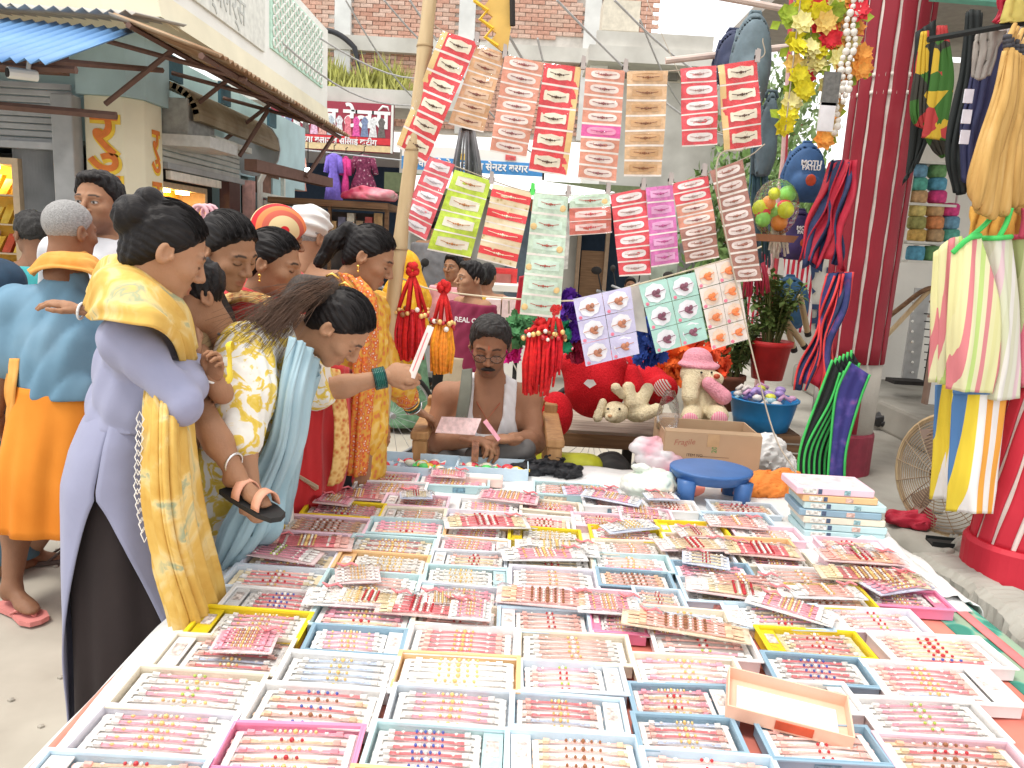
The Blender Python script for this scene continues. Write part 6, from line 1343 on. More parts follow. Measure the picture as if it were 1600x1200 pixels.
# ---- man in teal, from behind; another grey head; navy sleeve at the frame edge
J = standing(50,366,4.1,(-.5,.85,0),.98)
t, hR = person('man', 'man in bright teal shirt with greying hair looking at the gold showcase', J, .98, True, (-.75,.6,-.1), 0, SKC, 'short', hairpepper, voxel=.016)
garm(t, 'shirt', torso(J,.98,.022,1.15)+arm(J,'L',.98,.028,.9)+arm(J,'R',.98,.028,.9), M('teal_shirt', (.06,.40,.42), .8, .1), [J[k] for k in ('shL','shR','elL','elR','pel')], voxel=.014, cut=lambda Q: Q[:,2]-(J['neck'].z+.005))
loft(t, 'trousers', [(V(J['pel'].x,4.1,J['pel'].z+.05), .17,.13,0), (V(J['pel'].x,4.1,.5), .18,.13,0), (V(J['pel'].x,4.1,.08), .17,.12,0)], MATS['dark_trousers'], 30, 3, .03, 2)
J = standing(-45,352,3.0,(.3,.95,0),1.0)
t, hR = person('man', 'man in dark navy shirt cut off by the frame beside the blue shirted man', J, 1.0, True, (.2,.95,0), 0, SKC, 'short', voxel=.016)
garm(t, 'shirt', torso(J,1,.03,1.2)+arm(J,'L',1,.03,1.3)+arm(J,'R',1,.035,1.2), M('navy_shirt', (.02,.05,.09), .8, .15), [J[k] for k in ('shL','shR','elL','elR','pel')], voxel=.014)
loft(t, 'trousers', [(V(J['pel'].x,3.0,J['pel'].z+.05), .17,.13,0), (V(J['pel'].x,3.0,.5), .18,.13,0), (V(J['pel'].x,3.0,.08), .17,.12,0)], M('blue_jeans', (.07,.14,.20), .85), 30, 3, .03, 2)
bangle(t, J['wrR']+V(0,0,.03), V(0,.2,-1), .034, M('white_plastic', (.8,.8,.78)), .004)
# ---- girl in dark top with lanyard
Yg = 2.32
J = JJ((.8,-.1,0), head=(356,392,Yg), neck=(318,462,Yg+.02), shL=(345,500,Yg+.18), shR=(285,505,Yg-.12), elR=(300,600,Yg-.05), wrR=(350,640,Yg+.0), elL=(380,600,Yg+.2), wrL=(420,640,Yg+.2), pel=(300,690,Yg+.03))
t, hR = person('girl', 'girl in dark top with a white lanyard looking down at the trays', J, .84, False, (.80,-.36,-.42), .06, SKA, 'tied', lids='down', hands=None, voxel=.012, headscale=.92)
dk = M('dark_grey_top', (.035,.03,.03), .85, .15); garm(t, 'top', torso(J,.84,.02,1.1)+arm(J,'L',.84,.02,1.4)+arm(J,'R',.84,.02,1.4), dk, [J[k] for k in ('shL','shR','elL','elR','pel')], wr=.006, voxel=.011, cut=lambda Q: ((Q-npv(J['neck']))@np.array([-.3,.1,.95],np.float32))-.01)
loft(t, 'skirt', [(V(J['pel'].x,Yg,J['pel'].z+.05), .16,.13,0), (V(J['pel'].x,Yg,.5), .18,.15,0), (V(J['pel'].x,Yg,.08), .19,.15,0)], dk, 36, 4, .04, 1)
b = MB(); n_ = J['neck']; b.tube([P(308,468,Yg-.07), P(322,500,Yg-.16), P(335,528,Yg-.2)], .0035, 5); b.tube([P(340,476,Yg-.05), P(338,500,Yg-.14), P(335,528,Yg-.2)], .0035, 5); b.build('lanyard', M('white_thread', (.78,.77,.74)), t)
b = MB(); 
for k in range(3): q = J['head']+hR@V(.02*k-.02,-.125,.06); b.tube([q+V(.024*math.cos(a),0,.024*math.sin(a)) for a in [6.2832*j/12 for j in range(13)]], .006, 6, False)
b.build('hair_band', M('pink_band', (.72,.42,.46), .7), t, smooth=True)
# ---- woman in red dupatta
Yr = 2.6
J = JJ((.9,.2,0), head=(428,412,Yr), neck=(398,480,Yr), shL=(420,505,Yr+.17), shR=(370,512,Yr-.14), elR=(395,610,Yr-.10), wrR=(432,722,Yr-.10), elL=(470,600,Yr+.12), wrL=(505,700,Yr+.10), pel=(455,720,Yr))
t, hR = person('woman', 'woman in red dress and red dupatta with gold border standing at the table', J, .84, False, (.92,-.05,-.24), 0, SKA, 'tied', lids='down', hands={'R': (V(.8,-.1,-.35), V(.1,.1,-1), 'hold'), 'L': (V(.5,-.1,-.6), V(0,.1,-1), 'relax')}, voxel=.012, headscale=.92)
earring(t, J, hR, .92, 1)
rd_ = M('red_satin', (.52,.018,.022), .7, .12, 6, .08, 150, sheen=.2)
garm(t, 'dress_bodice', torso(J,.84,.02,1.1)+arm(J,'L',.86,.014,1.2)+arm(J,'R',.86,.014,1.2), rd_, [J[k] for k in ('shL','shR','elL','elR','pel')], wr=.006, voxel=.011, cut=lambda Q: ((Q-npv(J['neck']))@np.array([-.25,.1,.95],np.float32))-.0)
gb = MP('gold_zigzag', [(.0,(.50,.04,.03)),(.35,(.62,.30,.08)),(.7,(.78,.52,.20))], 'voronoi', 60, rough=.55)
sheet('dupatta', [[P(335,475,Yr-.02), P(345,500,Yr-.16)], [P(360,446,Yr-.06), P(372,490,Yr-.2)], [P(395,452,Yr-.10), P(400,500,Yr-.2)], [P(430,470,Yr-.05), P(430,520,Yr-.16)], [P(465,500,Yr+.05), P(455,560,Yr-.05)]], rd_, t, 40, 20, .012, 3, thick=.006, seed=3, pin=1)
sheet('gold_border', [[P(352,462,Yr-.11), P(356,476,Yr-.16)], [P(372,455,Yr-.15), P(376,470,Yr-.20)], [P(400,458,Yr-.17), P(404,474,Yr-.21)], [P(425,466,Yr-.14), P(426,484,Yr-.18)]], gb, t, 24, 8, .004, 2, thick=.012, seed=5, pin=1)
sheet('dress_skirt', [[P(430,560,Yr-.16), P(480,560,Yr-.2), P(530,570,Yr-.1), P(560,580,Yr+.08)], [P(425,680,Yr-.18), P(470,690,Yr-.23), P(525,690,Yr-.13), P(568,690,Yr+.06)], [P(415,800,Yr-.18), P(455,810,Yr-.22), P(505,800,Yr-.12), P(540,770,Yr+.06)], [P(410,900,Yr-.18), P(440,910,Yr-.2), P(470,900,Yr-.12), P(500,880,Yr+.06)]], rd_, t, 50, 44, .018, 4, thick=.005, seed=12, pin=.6)
sheet('skirt_border', [[P(512,575,Yr-.19), P(532,578,Yr-.16)], [P(522,650,Yr-.23), P(545,650,Yr-.19)], [P(520,720,Yr-.21), P(545,716,Yr-.17)], [P(512,760,Yr-.19), P(536,752,Yr-.15)]], gb, t, 40, 12, .006, 1, thick=.006, seed=13, pin=1)
sheet('underskirt', [[P(505,725,Yr+.0), P(530,730,Yr-.02), P(550,745,Yr+.05)], [P(495,770,Yr+.0), P(520,775,Yr-.02), P(548,770,Yr+.05)], [P(490,830,Yr+.02), P(520,830,Yr), P(545,800,Yr+.05)]], M('black_satin', (.012,.012,.016), .6), t, 20, 20, .01, 3, thick=.005, seed=2, pin=1)
c0 = J['pel']; loft(t, 'petticoat', [(V(c0.x,c0.y+.05,c0.z+.02), .16,.14,0), (V(c0.x,c0.y+.05,.4), .2,.16,0), (V(c0.x,c0.y+.05,.05), .22,.18,0)], rd_, 40, 6, .05, 4)
t2 = thing('envelope_bundle', 'thin bundle of pale card envelopes held over the table edge', 'envelopes', P(465,738,Yr-.18))
for k in range(3): b = MB(); b.slab([P(392,708+3*k,Yr-.19), P(402,704+3*k,Yr-.24), P(498,760+2*k,Yr-.22), P(488,765+2*k,Yr-.16)], (0,0,.0022)); b.build('envelope', M('buff_paper', (.68,.56,.40), .7), t2)
# ---- woman with red headscarf behind
J = standing(438,372,3.1,(.7,.6,0),.92); t, hR = person('woman', 'woman with red and orange checked headscarf behind the red dressed woman', J, .88, False, (.8,.5,-.2), 0, SKA, 'tied', voxel=.016)
v, f = sdf_mesh(lambda Q: smax(ellip(Q,(0,-.012,.03),(.093,.112,.102))+.002*np.sin(Q[:,0]*90), -(Q[:,2]-1.2*Q[:,1]+.05)/1.5, .01), (-.12,-.14,-.12), (.12,.13,.15), .006)
np_obj('headscarf', [(v,f)], MP('red_check', [(.0,(.62,.02,.03)),(.45,(.78,.22,.08)),(.7,(.55,.12,.08)),(.85,(.70,.55,.30))], 'saw', 3.5, interp='CONSTANT', rough=.85), t, off=np.zeros(3), rot=hR.to_euler(), loc=J['head']-t.location)
garm(t, 'dress', torso(J,.97,.025,1.1)+arm(J,'L',.97,.02,1.5)+arm(J,'R',.97,.02,1.5), rd_, [J[k] for k in ('shL','shR','elL','elR','pel')], voxel=.016); loft(t, 'skirt', [(V(J['pel'].x,2.95,J['pel'].z+.05), .16,.13,0), (V(J['pel'].x,2.95,.08), .22,.18,0)], rd_, 30, 5, .05, 4)
# ---- turbaned man
J = standing(484,372,3.95,(.2,.97,0),1.0); t, hR = person('man', 'bare shouldered man with a white wrapped turban seen from behind', J, 1.0, True, (.45,.85,-.1), 0, SKB, 'crop', hairgrey, voxel=.015)
def turb(Q):
    d = ellip(Q,(0,-.015,.075),(.108,.122,.088)); a = np.arctan2(Q[:,1],Q[:,0]); return smax(d+.006*np.sin(Q[:,2]*120+2.5*np.sin(a*1.5))+.004*np.sin(Q[:,0]*60+Q[:,2]*90), -(Q[:,2]-.25*Q[:,1]-.005), .015)
v, f = sdf_mesh(turb, (-.14,-.16,-.03), (.14,.14,.2), .006); np_obj('turban', [(v,f)], M('turban_white', (.74,.73,.70), .85, .06), t, off=np.zeros(3), rot=hR.to_euler(), loc=J['head']-t.location)
garm(t, 'shoulder_cloth', torso(J,1,.022,1.15), M('pale_pink_cloth', (.62,.45,.40), .85, .1), [J[k] for k in ('shL','shR','pel')], voxel=.015, cut=lambda Q: Q[:,2]-(J['neck'].z-.05)); loft(t, 'dhoti', [(V(J['pel'].x,3.95,J['pel'].z+.1), .17,.14,0), (V(J['pel'].x,3.95,.12), .22,.18,0)], MATS['turban_white'], 36, 5, .05, 4)
# ---- woman bending over the table in yellow floral kurti
Yf = 2.2
J = JJ((.80,.15,-.55), head=(530,512,Yf), neck=(468,520,Yf+.02), shL=(470,545,Yf+.17), shR=(385,548,Yf-.15), elR=(372,668,Yf-.30), wrR=(393,764,Yf-.33), elL=(500,612,Yf+.12), wrL=(606,588,Yf+.18), pel=(352,735,Yf+.05), knL=V(-.74,2.3,.45), anL=V(-.85,2.32,.09), knR=V(-.92,2.16,.45), anR=V(-.95,2.16,.09))
J['fwd'] = Vector((.72,.12,-.66)).normalized(); J['base'] = V(-.92,2.25,0)
t, hR = person('woman', 'woman in yellow and white floral kurti bending over the trays', J, .86, False, (.62,.02,-.78), .12, SKB, 'tied', hairm=hairblack, lids='down', hands={'R': (V(.12,.0,-1), V(-.6,.7,.1), 'fist'), 'L': (V(.96,.0,.22), V(.0,.9,-.4), 'pinch')}, voxel=.010, headscale=.90, foot={'L': (1,.1,0), 'R': (1,.1,0)})
flo = MP('yellow_floral', [(.42,(.74,.72,.66)),(.48,(.76,.74,.68)),(.52,(.72,.54,.12)),(.62,(.66,.46,.05)),(.70,(.76,.74,.68))], scale=17, rough=.8, detail=3, distort=1.5)
fp = torso(J,.84,.026,1.15)+[rc(J['shR'],J['shR'].lerp(J['elR'],.5),.078,.085), rc(J['shR'].lerp(J['elR'],.5),J['elR'].lerp(J['wrR'],.18),.085,.058)]+arm(J,'L',.98,.03,.9)+[fc(J['pel']-V(0,0,.05),J['pel']+V(.06,0,.12),.20,.17,.8,J['fwd'])]
garm(t, 'kurti', fp, flo, [J[k] for k in ('shL','shR','elR','elL','pel','neck')], wr=.0065, wk=75, voxel=.0075, seed=5, k=.04, cut=lambda Q: ((Q-npv(J['neck']))@np.array([.93,0,.35],np.float32))-.005)
loft(t, 'kurti_skirt', [(J['pel']+V(.01,0,.02), .185,.16,.2), (J['pel']+V(.0,0,-.15), .20,.17,.2), (V(J['pel'].x-.02,J['pel'].y,.42), .22,.19,.2), (V(J['pel'].x-.02,J['pel'].y,.22), .23,.2,.2)], flo, 50, 6, .05, 7)
loft(t, 'trousers', [(V(J['pel'].x,J['pel'].y,.4), .17,.14,.2), (V(J['pel'].x,J['pel'].y,.06), .17,.14,.2)], MATS['lilac_cotton'], 40, 5, .05, 7)
sb_ = MP('sky_dupatta', [(.3,(.28,.42,.48)),(.6,(.37,.51,.57)),(.8,(.46,.60,.65))], scale=5, rough=.85, detail=5)
sheet('dupatta', [[P(452,525,Yf-.17), P(480,540,Yf-.14), P(500,570,Yf+.0)], [P(436,600,Yf-.22), P(462,610,Yf-.23), P(490,620,Yf-.10)], [P(420,680,Yf-.21), P(448,700,Yf-.23), P(478,690,Yf-.12)], [P(385,750,Yf-.19), P(420,770,Yf-.22), P(448,770,Yf-.15)], [P(340,830,Yf-.24), P(385,840,Yf-.27), P(440,826,Yf-.20)], [P(330,900,Yf-.20), P(352,890,Yf-.24), P(400,850,Yf-.18)]], sb_, t, 60, 40, .016, 4, thick=.005, seed=21, pin=.6)
sheet('dupatta_back_fall', [[P(490,560,Yf+.10), P(500,575,Yf+.0), P(490,600,Yf-.1)], [P(470,640,Yf+.1), P(478,650,Yf-.05), P(468,660,Yf-.14)], [P(455,720,Yf+.08), P(466,730,Yf-.06), P(450,740,Yf-.15)], [P(440,800,Yf+.06), P(450,815,Yf-.06), P(436,820,Yf-.15)]], sb_, t, 40, 20, .012, 3, thick=.005, seed=22, pin=.6)
# wind-blown brown hair over her back
b = MB(); rng = random.Random(3)
for k in range(700):
    u = rng.random(); a = J['head']+hR@V(rng.uniform(-.05,.05), -.115+rng.uniform(-.02,.02), .03+rng.uniform(-.05,.05))
    e = P(345+rng.gauss(0,30), 570+rng.gauss(0,27), Yf-.16+rng.uniform(-.1,.12)); mid1 = a.lerp(e,.3)+V(0,-.03,.022+rng.uniform(-.016,.016)); mid2 = a.lerp(e,.65)+V(0,-.05,.012+rng.uniform(-.025,.022))
    b.tube([Vector(q) for q in cr([a, mid1, mid2, e], 12)], [.0010*(1-.75*i/11) for i in range(12)], 3)
b.build('loose_hair', M('pale_brown_hair', (.13,.075,.05), .5, .4, 20), t, smooth=True)  # strands in a paler brown than the ponytail
soft_pony = sdf_mesh(usum([rc(J['head']+hR@V(0,-.10,.03), P(475,455,Yf-.04), .05, .045), rc(P(475,455,Yf-.04), P(430,480,Yf-.12), .036, .012)], .03), P(330,560,Yf-.5), P(600,380,Yf+.4), .007)
np_obj('ponytail', [soft_pony], hairbrown, t)
b = MB(); 
for (px,py) in ((520,432),(540,446)): q = P(px,py,Yf-.10); b.tube([q+V(-.018,0,.0), q+V(0,-.006,.008), q+V(.018,0,-.004)], .0035, 6)
b.build('hair_clip', goldm, t, smooth=True)
gb2 = M('green_glass', (.01,.10,.08), .15)
for k in range(7): u = .80+.026*k; bangle(t, J['elL'].lerp(J['wrL'], u), J['wrL']-J['elL'], .033, gb2 if k not in (0,6) else M('dark_green_glass', (.01,.05,.045), .2), .0035)
t2 = thing('rakhi_card', 'pale rakhi card held up by the bending womans outstretched hand', 'card', P(655,560,Yf+.18)); b = MB(); b.slab([P(636,588,Yf+.17), P(648,592,Yf+.16), P(678,512,Yf+.2), P(668,508,Yf+.21)], (0,.003,0)); b.build('card', M('pale_pack', (.74,.66,.62), .4, .15), t2); b = MB(); b.tube([P(645,580,Yf+.155), P(668,520,Yf+.185)], .002, 4); b.build('rakhi', rm('red'), t2)
# ---- woman with ponytail in mustard embroidered suit
Yp = 2.8
J = JJ((.85,.25,0), head=(578,402,Yp), neck=(546,462,Yp), shL=(590,486,Yp+.16), shR=(530,492,Yp-.12), elL=(604,570,Yp+.12), wrL=(648,640,Yp+.30), elR=(545,600,Yp-.1), wrR=(580,650,Yp+.02), pel=(556,660,Yp))
t, hR = person('woman', 'woman with ponytail in mustard embroidered suit reaching towards the vendor', J, .86, False, (.88,.0,-.46), 0, SKA, 'pony', lids='down', hands={'L': (V(.75,.25,-.42), V(.1,-.2,-1), 'relax'), 'R': (V(.6,0,-.6), V(0,.2,-1), 'relax')}, voxel=.012, headscale=.90)
earring(t, J, hR, .90, 1)
mu = MP('mustard_brocade', [(.25,(.62,.20,.06)),(.36,(.66,.36,.04)),(.6,(.70,.40,.05)),(.75,(.74,.50,.14))], 'voronoi', 34, rough=.75)
emb = MP('orange_embroidery', [(.15,(.75,.62,.45)),(.3,(.55,.08,.03)),(.5,(.70,.18,.04)),(.7,(.66,.34,.06))], 'voronoi', 70, rough=.75)
garm(t, 'kurti', torso(J,.84,.024,1.12)+arm(J,'L',.86,.024,1.55)+arm(J,'R',.86,.024,1.5), mu, [J[k] for k in ('shL','shR','elL','elR','wrL','pel')], wr=.006, wk=65, voxel=.010, seed=8, cut=lambda Q: ((Q-npv(J['neck']))@np.array([-.25,0,.95],np.float32))-.005)
q0, q1 = J['elL'].lerp(J['wrL'],.40), J['elL'].lerp(J['wrL'],.68); v, f = sdf_mesh(rc(q0,q1,.056,.052), q0-V(.12,.12,.15), q1+V(.12,.12,.12), .008); np_obj('embroidered_cuff', [(v,f)], emb, t)
c0 = J['pel']; loft(t, 'kurti_skirt', [(c0+V(0,0,.05), .115,.105,.3), (c0+V(-.01,0,-.15), .125,.12,.3), (V(c0.x-.015,c0.y,.35), .13,.13,.3), (V(c0.x-.015,c0.y,.15), .14,.13,.3)], mu, 44, 6, .05, 7)
sheet('dupatta', [[P(528,425,Yp-.02), P(548,430,Yp-.10), P(566,440,Yp-.05)], [P(548,470,Yp-.14), P(570,465,Yp-.16), P(590,470,Yp-.06)], [P(552,540,Yp-.20), P(572,540,Yp-.2), P(592,545,Yp-.08)], [P(545,640,Yp-.21), P(564,640,Yp-.22), P(584,645,Yp-.1)], [P(538,740,Yp-.2), P(556,745,Yp-.21), P(574,740,Yp-.1)]], emb, t, 50, 24, .010, 3, thick=.005, seed=31, pin=1)
sheet('dupatta_edge', [[P(575,560,Yp-.12), P(588,555,Yp-.05)], [P(574,640,Yp-.13), P(588,640,Yp-.06)], [P(562,735,Yp-.13), P(582,725,Yp-.06)]], MP('ochre_stripe', [(0,(.55,.25,.03)),(.5,(.72,.42,.06))], 'wave', 12, rough=.8), t, 24, 10, .006, 2, thick=.006, seed=33, pin=1)
loft(t, 'salwar', [(V(c0.x,c0.y,.3), .15,.12,.3), (V(c0.x,c0.y,.04), .16,.13,.3)], MATS['red_satin'], 30, 4, .05, 2)
for k in range(4): bangle(t, J['elL'].lerp(J['wrL'], .80+.05*k), J['wrL']-J['elL'], .036, [M('silver', (.7,.7,.7)), goldm, gb2, M('silver', (.7,.7,.7))][k], .004)
# ---- the vendor
Yv = 3.32
J = JJ((.0,-1,0), head=(766,540,Yv-.04), neck=(765,606,Yv+.02), shR=(698,618,Yv+.03), shL=(826,620,Yv+.03), elR=(672,692,Yv-.04), wrR=(735,688,Yv-.26), elL=(836,692,Yv-.06), wrL=(800,686,Yv-.25), pel=(762,745,Yv+.05))
J['pel'].z = .50; J['hipL'] = J['pel']+V(.09,0,0); J['hipR'] = J['pel']+V(-.09,0,0); J['knL'] = J['pel']+V(.15,-.22,.0); J['knR'] = J['pel']+V(-.15,-.22,.0); J['anL'] = V(J['knL'].x,J['knL'].y+.05,.09); J['anR'] = V(J['knR'].x,J['knR'].y+.05,.09); J['base'] = V(J['pel'].x, Yv, 0)
SKV = (.33,.165,.094)
t, hR = person('man', 'seated vendor with glasses and moustache in a white vest handling packets', J, 1.10, True, (-.02,-.92,-.34), 0, SKV, 'short', hairpepper, lids='down', voxel=.0095, headscale=1.05, hands={'R': (V(.80,-.35,.05), V(-.1,-.1,-1), 'pinch'), 'L': (V(-.85,-.35,.05), V(.1,-.1,-1), 'pinch')}, tilak=(.55,.10,.04), stubble=(.12,.065,.045))
vest = M('white_vest', (.74,.74,.75), .85, .04, 6); nk = npv(J['neck'])
def vcut(Q):
    x = np.abs(Q[:,0]-nk[0]); z = Q[:,2]-nk[2]; y = Q[:,1]-nk[1]
    neckhole = np.maximum(x-.062-.03*np.clip(-z/.2,-1,1)*0, -(z+.185+.0*y)); a = np.where(y < 0, np.maximum(x-.066+.25*np.maximum(0,-(z+.10)), -(z+.19)), np.maximum(x-.066, -(z+.10)))
    armh = np.maximum(.122-x+.25*np.maximum(0,-(z+.12)), -(z+.26))
    return -np.minimum(a, armh)
garm(t, 'vest', torso(J,1.10,.010,1.18), vest, [J[k] for k in ('shL','shR','pel')], wr=.004, wk=80, voxel=.0075, k=.028, cut=vcut, seed=3)
pant = M('grey_trousers', (.17,.165,.16), .85, .15, 8)
garm(t, 'trousers', [rc(J['hipL'],J['knL'],.12,.095), rc(J['hipR'],J['knR'],.12,.095), rc(J['knL'],J['anL'],.09,.07), rc(J['knR'],J['anR'],.09,.07), fc(J['pel']-V(0,0,.03),J['pel']+V(0,0,.12),.18,.16,.8,J['fwd'])], pant, [J[k] for k in ('hipL','hipR','knL','knR','anL','anR','pel')], wr=.010, wk=55, voxel=.011)
b = MB(); sg = lambda a: .045*math.cos(a)
mo = [J['head']+hR@(V(x, .106-.35*x*x*10, -.0525-.10*abs(x)-.1*abs(x)**1.2)*1.05) for x in np.linspace(-.030,.030,11)]
b.tube(mo, [.002,.005,.0075,.009,.0095,.0088,.0095,.009,.0075,.005,.002], 8); b.build('moustache', M('moustache_hair', (.015,.012,.011), .6), t, smooth=True)
fm = M('glasses_frame', (.03,.022,.02), .3)
for s in (-1,1):
    c_ = V(s*.033,.110,-.004); b = MB(); b.tube([J['head']+hR@((c_+V(.024*math.cos(a), 0, .017*math.sin(a)))*1.05) for a in [6.2832*k/20 for k in range(21)]], .0017, 5, False); b.tube([J['head']+hR@(V(s*.057,.108,.002)*1.05), J['head']+hR@(V(s*.079,.06,.006)*1.05), J['head']+hR@(V(s*.082,-.01,.006)*1.05)], .0016, 5); b.build('glasses_rim', fm, t, smooth=True)
    b = MB(); b.prism([J['head']+hR@((c_+V(.0235*math.cos(a), 0, .0165*math.sin(a)))*1.05) for a in [6.2832*k/20 for k in range(20)]], (0,0,0), hR@V(0,.0008,0)); b.build('glasses_lens', cello, t)
b = MB(); b.tube([J['head']+hR@(V(-.010,.110,-.001)*1.05), J['head']+hR@(V(0,.114,.001)*1.05), J['head']+hR@(V(.010,.110,-.001)*1.05)], .0016, 5); b.build('glasses_bridge', fm, t)
b = MB(); n_ = J['neck']; b.tube([n_+V(.062,-.01,-.01), n_+V(.05,-.09,-.05), n_+V(.0,-.132,-.115), n_+V(-.05,-.09,-.05), n_+V(-.062,-.01,-.01)], .0022, 5); b.build('necklace', M('red_thread', (.40,.10,.05), .6), t, smooth=True); b = MB(); b.ball(n_+V(0,-.136,-.125), .010, 8, 6, (1,.5,1.1)); b.build('pendant', goldm, t, smooth=True)
sheet('shoulder_strap', [[P(722,578,Yv-.02), P(738,576,Yv-.02)], [P(718,610,Yv-.125), P(737,610,Yv-.125)], [P(712,650,Yv-.165), P(731,650,Yv-.165)], [P(706,690,Yv-.16), P(724,690,Yv-.16)]], M('olive_strap', (.15,.16,.13), .85), t, 30, 6, .002, 1, thick=.006, seed=1)
b = MB(); b.tube([P(737,668,Yv-.32)+V(-.01,0,0), P(737,668,Yv-.32)+V(.0,0,0)], .003, 6); 
bag_ = garm(t, 'grey_bag', [el(P(800,700,Yv-.2),(.10,.06,.06)), el(P(760,712,Yv-.22),(.09,.06,.05))], M('grey_bag_cloth', (.14,.13,.125), .85, .2), [P(800,700,Yv-.2), P(760,712,Yv-.22)], wr=.010, wk=40, voxel=.009, pad=.16)
t2 = thing('rakhi_packet', 'pink and white packet held between the vendors hands', 'packet', P(755,672,Yv-.33)); b = MB(); b.slab([P(690,652,Yv-.30), P(752,655,Yv-.34), P(742,680,Yv-.36), P(680,676,Yv-.32)], (0,0,.003)); b.build('card', M('pink_pack_card', (.78,.58,.58), .4, .25, 40), t2)
b = MB(); b.slab([P(755,660,Yv-.35), P(778,690,Yv-.33), P(782,686,Yv-.31), P(760,656,Yv-.33)], (0,0,.003)); b.build('pink_ribbon', rm('pink'), t2); b = MB(); b.grid([[P(688+64*i/6, 650+28*j/4+random.uniform(-2,2), Yv-.33-.03*j/4) for i in range(7)] for j in range(5)]); b.build('wrapper', cello, t2, smooth=True)
t2 = thing('rakhi_packet', 'slim rakhi sachet hanging from the vendors fingers', 'packet', P(742,705,Yv-.33)); b = MB(); wb(b, 737,688,748,722,Yv-.34,.004); b.build('card', M('brown_pack', (.42,.18,.10), .4, .4, 60), t2); b = MB(); wb(b, 738,690,747,720,Yv-.347,.002); b.build('wrapper', cello, t2)
# wooden chair
cm_ = MP('chair_wood', [(.3,(.30,.15,.06)),(.7,(.46,.26,.11))], scale=4, stretch=(10,10,1.5), rough=.5); t2 = thing('wooden_chair', 'wooden armchair with square posts the vendor sits on', 'chair', V(J['pel'].x, Yv, 0)); cx_ = J['pel'].x
for s in (-1,1):
    for y in (-.26,.24): b = MB(); b.bevbox((cx_+s*.28, Yv+y, .34 if y < 0 else .38), (.06,.06,.68 if y < 0 else .76), .006); b.build('leg', cm_, t2)
    b = MB(); b.bevbox((cx_+s*.28, Yv-.02, .70), (.075,.56,.035), .006); b.build('armrest', cm_, t2)
b = MB(); b.bevbox((cx_,Yv,.385), (.54,.5,.05), .006); b.build('seat', cm_, t2); b = MB(); b.bevbox((cx_,Yv+.27,.62), (.5,.03,.3), .006); b.build('backrest', cm_, t2)
# ---- people further down the street
Yb_ = 4.9
J = standing(735,436,Yb_,(-.75,-.65,0),.80); t, hR = person('boy', 'boy in maroon printed t-shirt looking aside behind the vendor', J, .80, True, (-.88,-.45,0), 0, SKB, 'short', lids='open', voxel=.013, headscale=.92)
garm(t, 'tshirt', torso(J,.80,.03,1.15)+arm(J,'L',.80,.038,.75)+arm(J,'R',.80,.038,.75), M('maroon_tee', (.22,.02,.06), .85, .1), [J[k] for k in ('shL','shR','elL','elR','pel')], wr=.006, voxel=.011, cut=lambda Q: Q[:,2]-(J['neck'].z-.012))
text_mesh('REAL QUALITY', .042, wt, 'chest_print', t, M4=basis(P(745,502,Yb_-.19)-t.location, (1,-.05,-.03), (0,0,1)), ext=.004, bold=.001)
c0 = J['pel']; loft(t, 'shorts', [(c0+V(0,0,.06), .14,.12,0), (c0+V(0,0,-.1), .16,.13,0), (V(c0.x,c0.y,c0.z*.55), .17,.13,0)], M('khaki', (.42,.35,.24), .85), 36, 4, .04, 3)
Yy = 5.9
J = standing(628,418,Yy,(-.8,-.5,0),.94); t, hR = person('woman', 'woman under a bright yellow veil standing beyond the red tassel', J, .94, False, (-.85,-.45,-.1), 0, SKB, 'tied', lids='down', voxel=.015)
yv = MP('saffron_veil', [(.4,(.74,.36,.015)),(.6,(.80,.44,.03)),(.75,(.82,.58,.10))], scale=22, rough=.85)
v, f = sdf_mesh(lambda Q: smax(smin(ellip(Q,(0,-.02,.03),(.10,.115,.11)), rcone(Q,(0,-.05,-.03),(0,-.05,-.25),.10,.17), .05), ellip(Q,(0,.11,-.02),(.062,.10,.088))*-1, .015), (-.24,-.24,-.4), (.24,.16,.17), .010); np_obj('veil', [(v,f)], yv, t, off=np.zeros(3), rot=hR.to_euler(), loc=J['head']-t.location)
garm(t, 'blouse', torso(J,.94,.05,1.2)+arm(J,'L',.94,.05,1.1)+arm(J,'R',.94,.05,1.1), yv, [J[k] for k in ('shL','shR','elL','elR','pel')], wr=.01, voxel=.014); loft(t, 'skirt', [(V(J['pel'].x,Yy,J['pel'].z+.1), .17,.14,0), (V(J['pel'].x,Yy,.05), .26,.22,0)], M('green_print', (.16,.30,.18), .85, .4, 20), 40, 6, .06, 3)
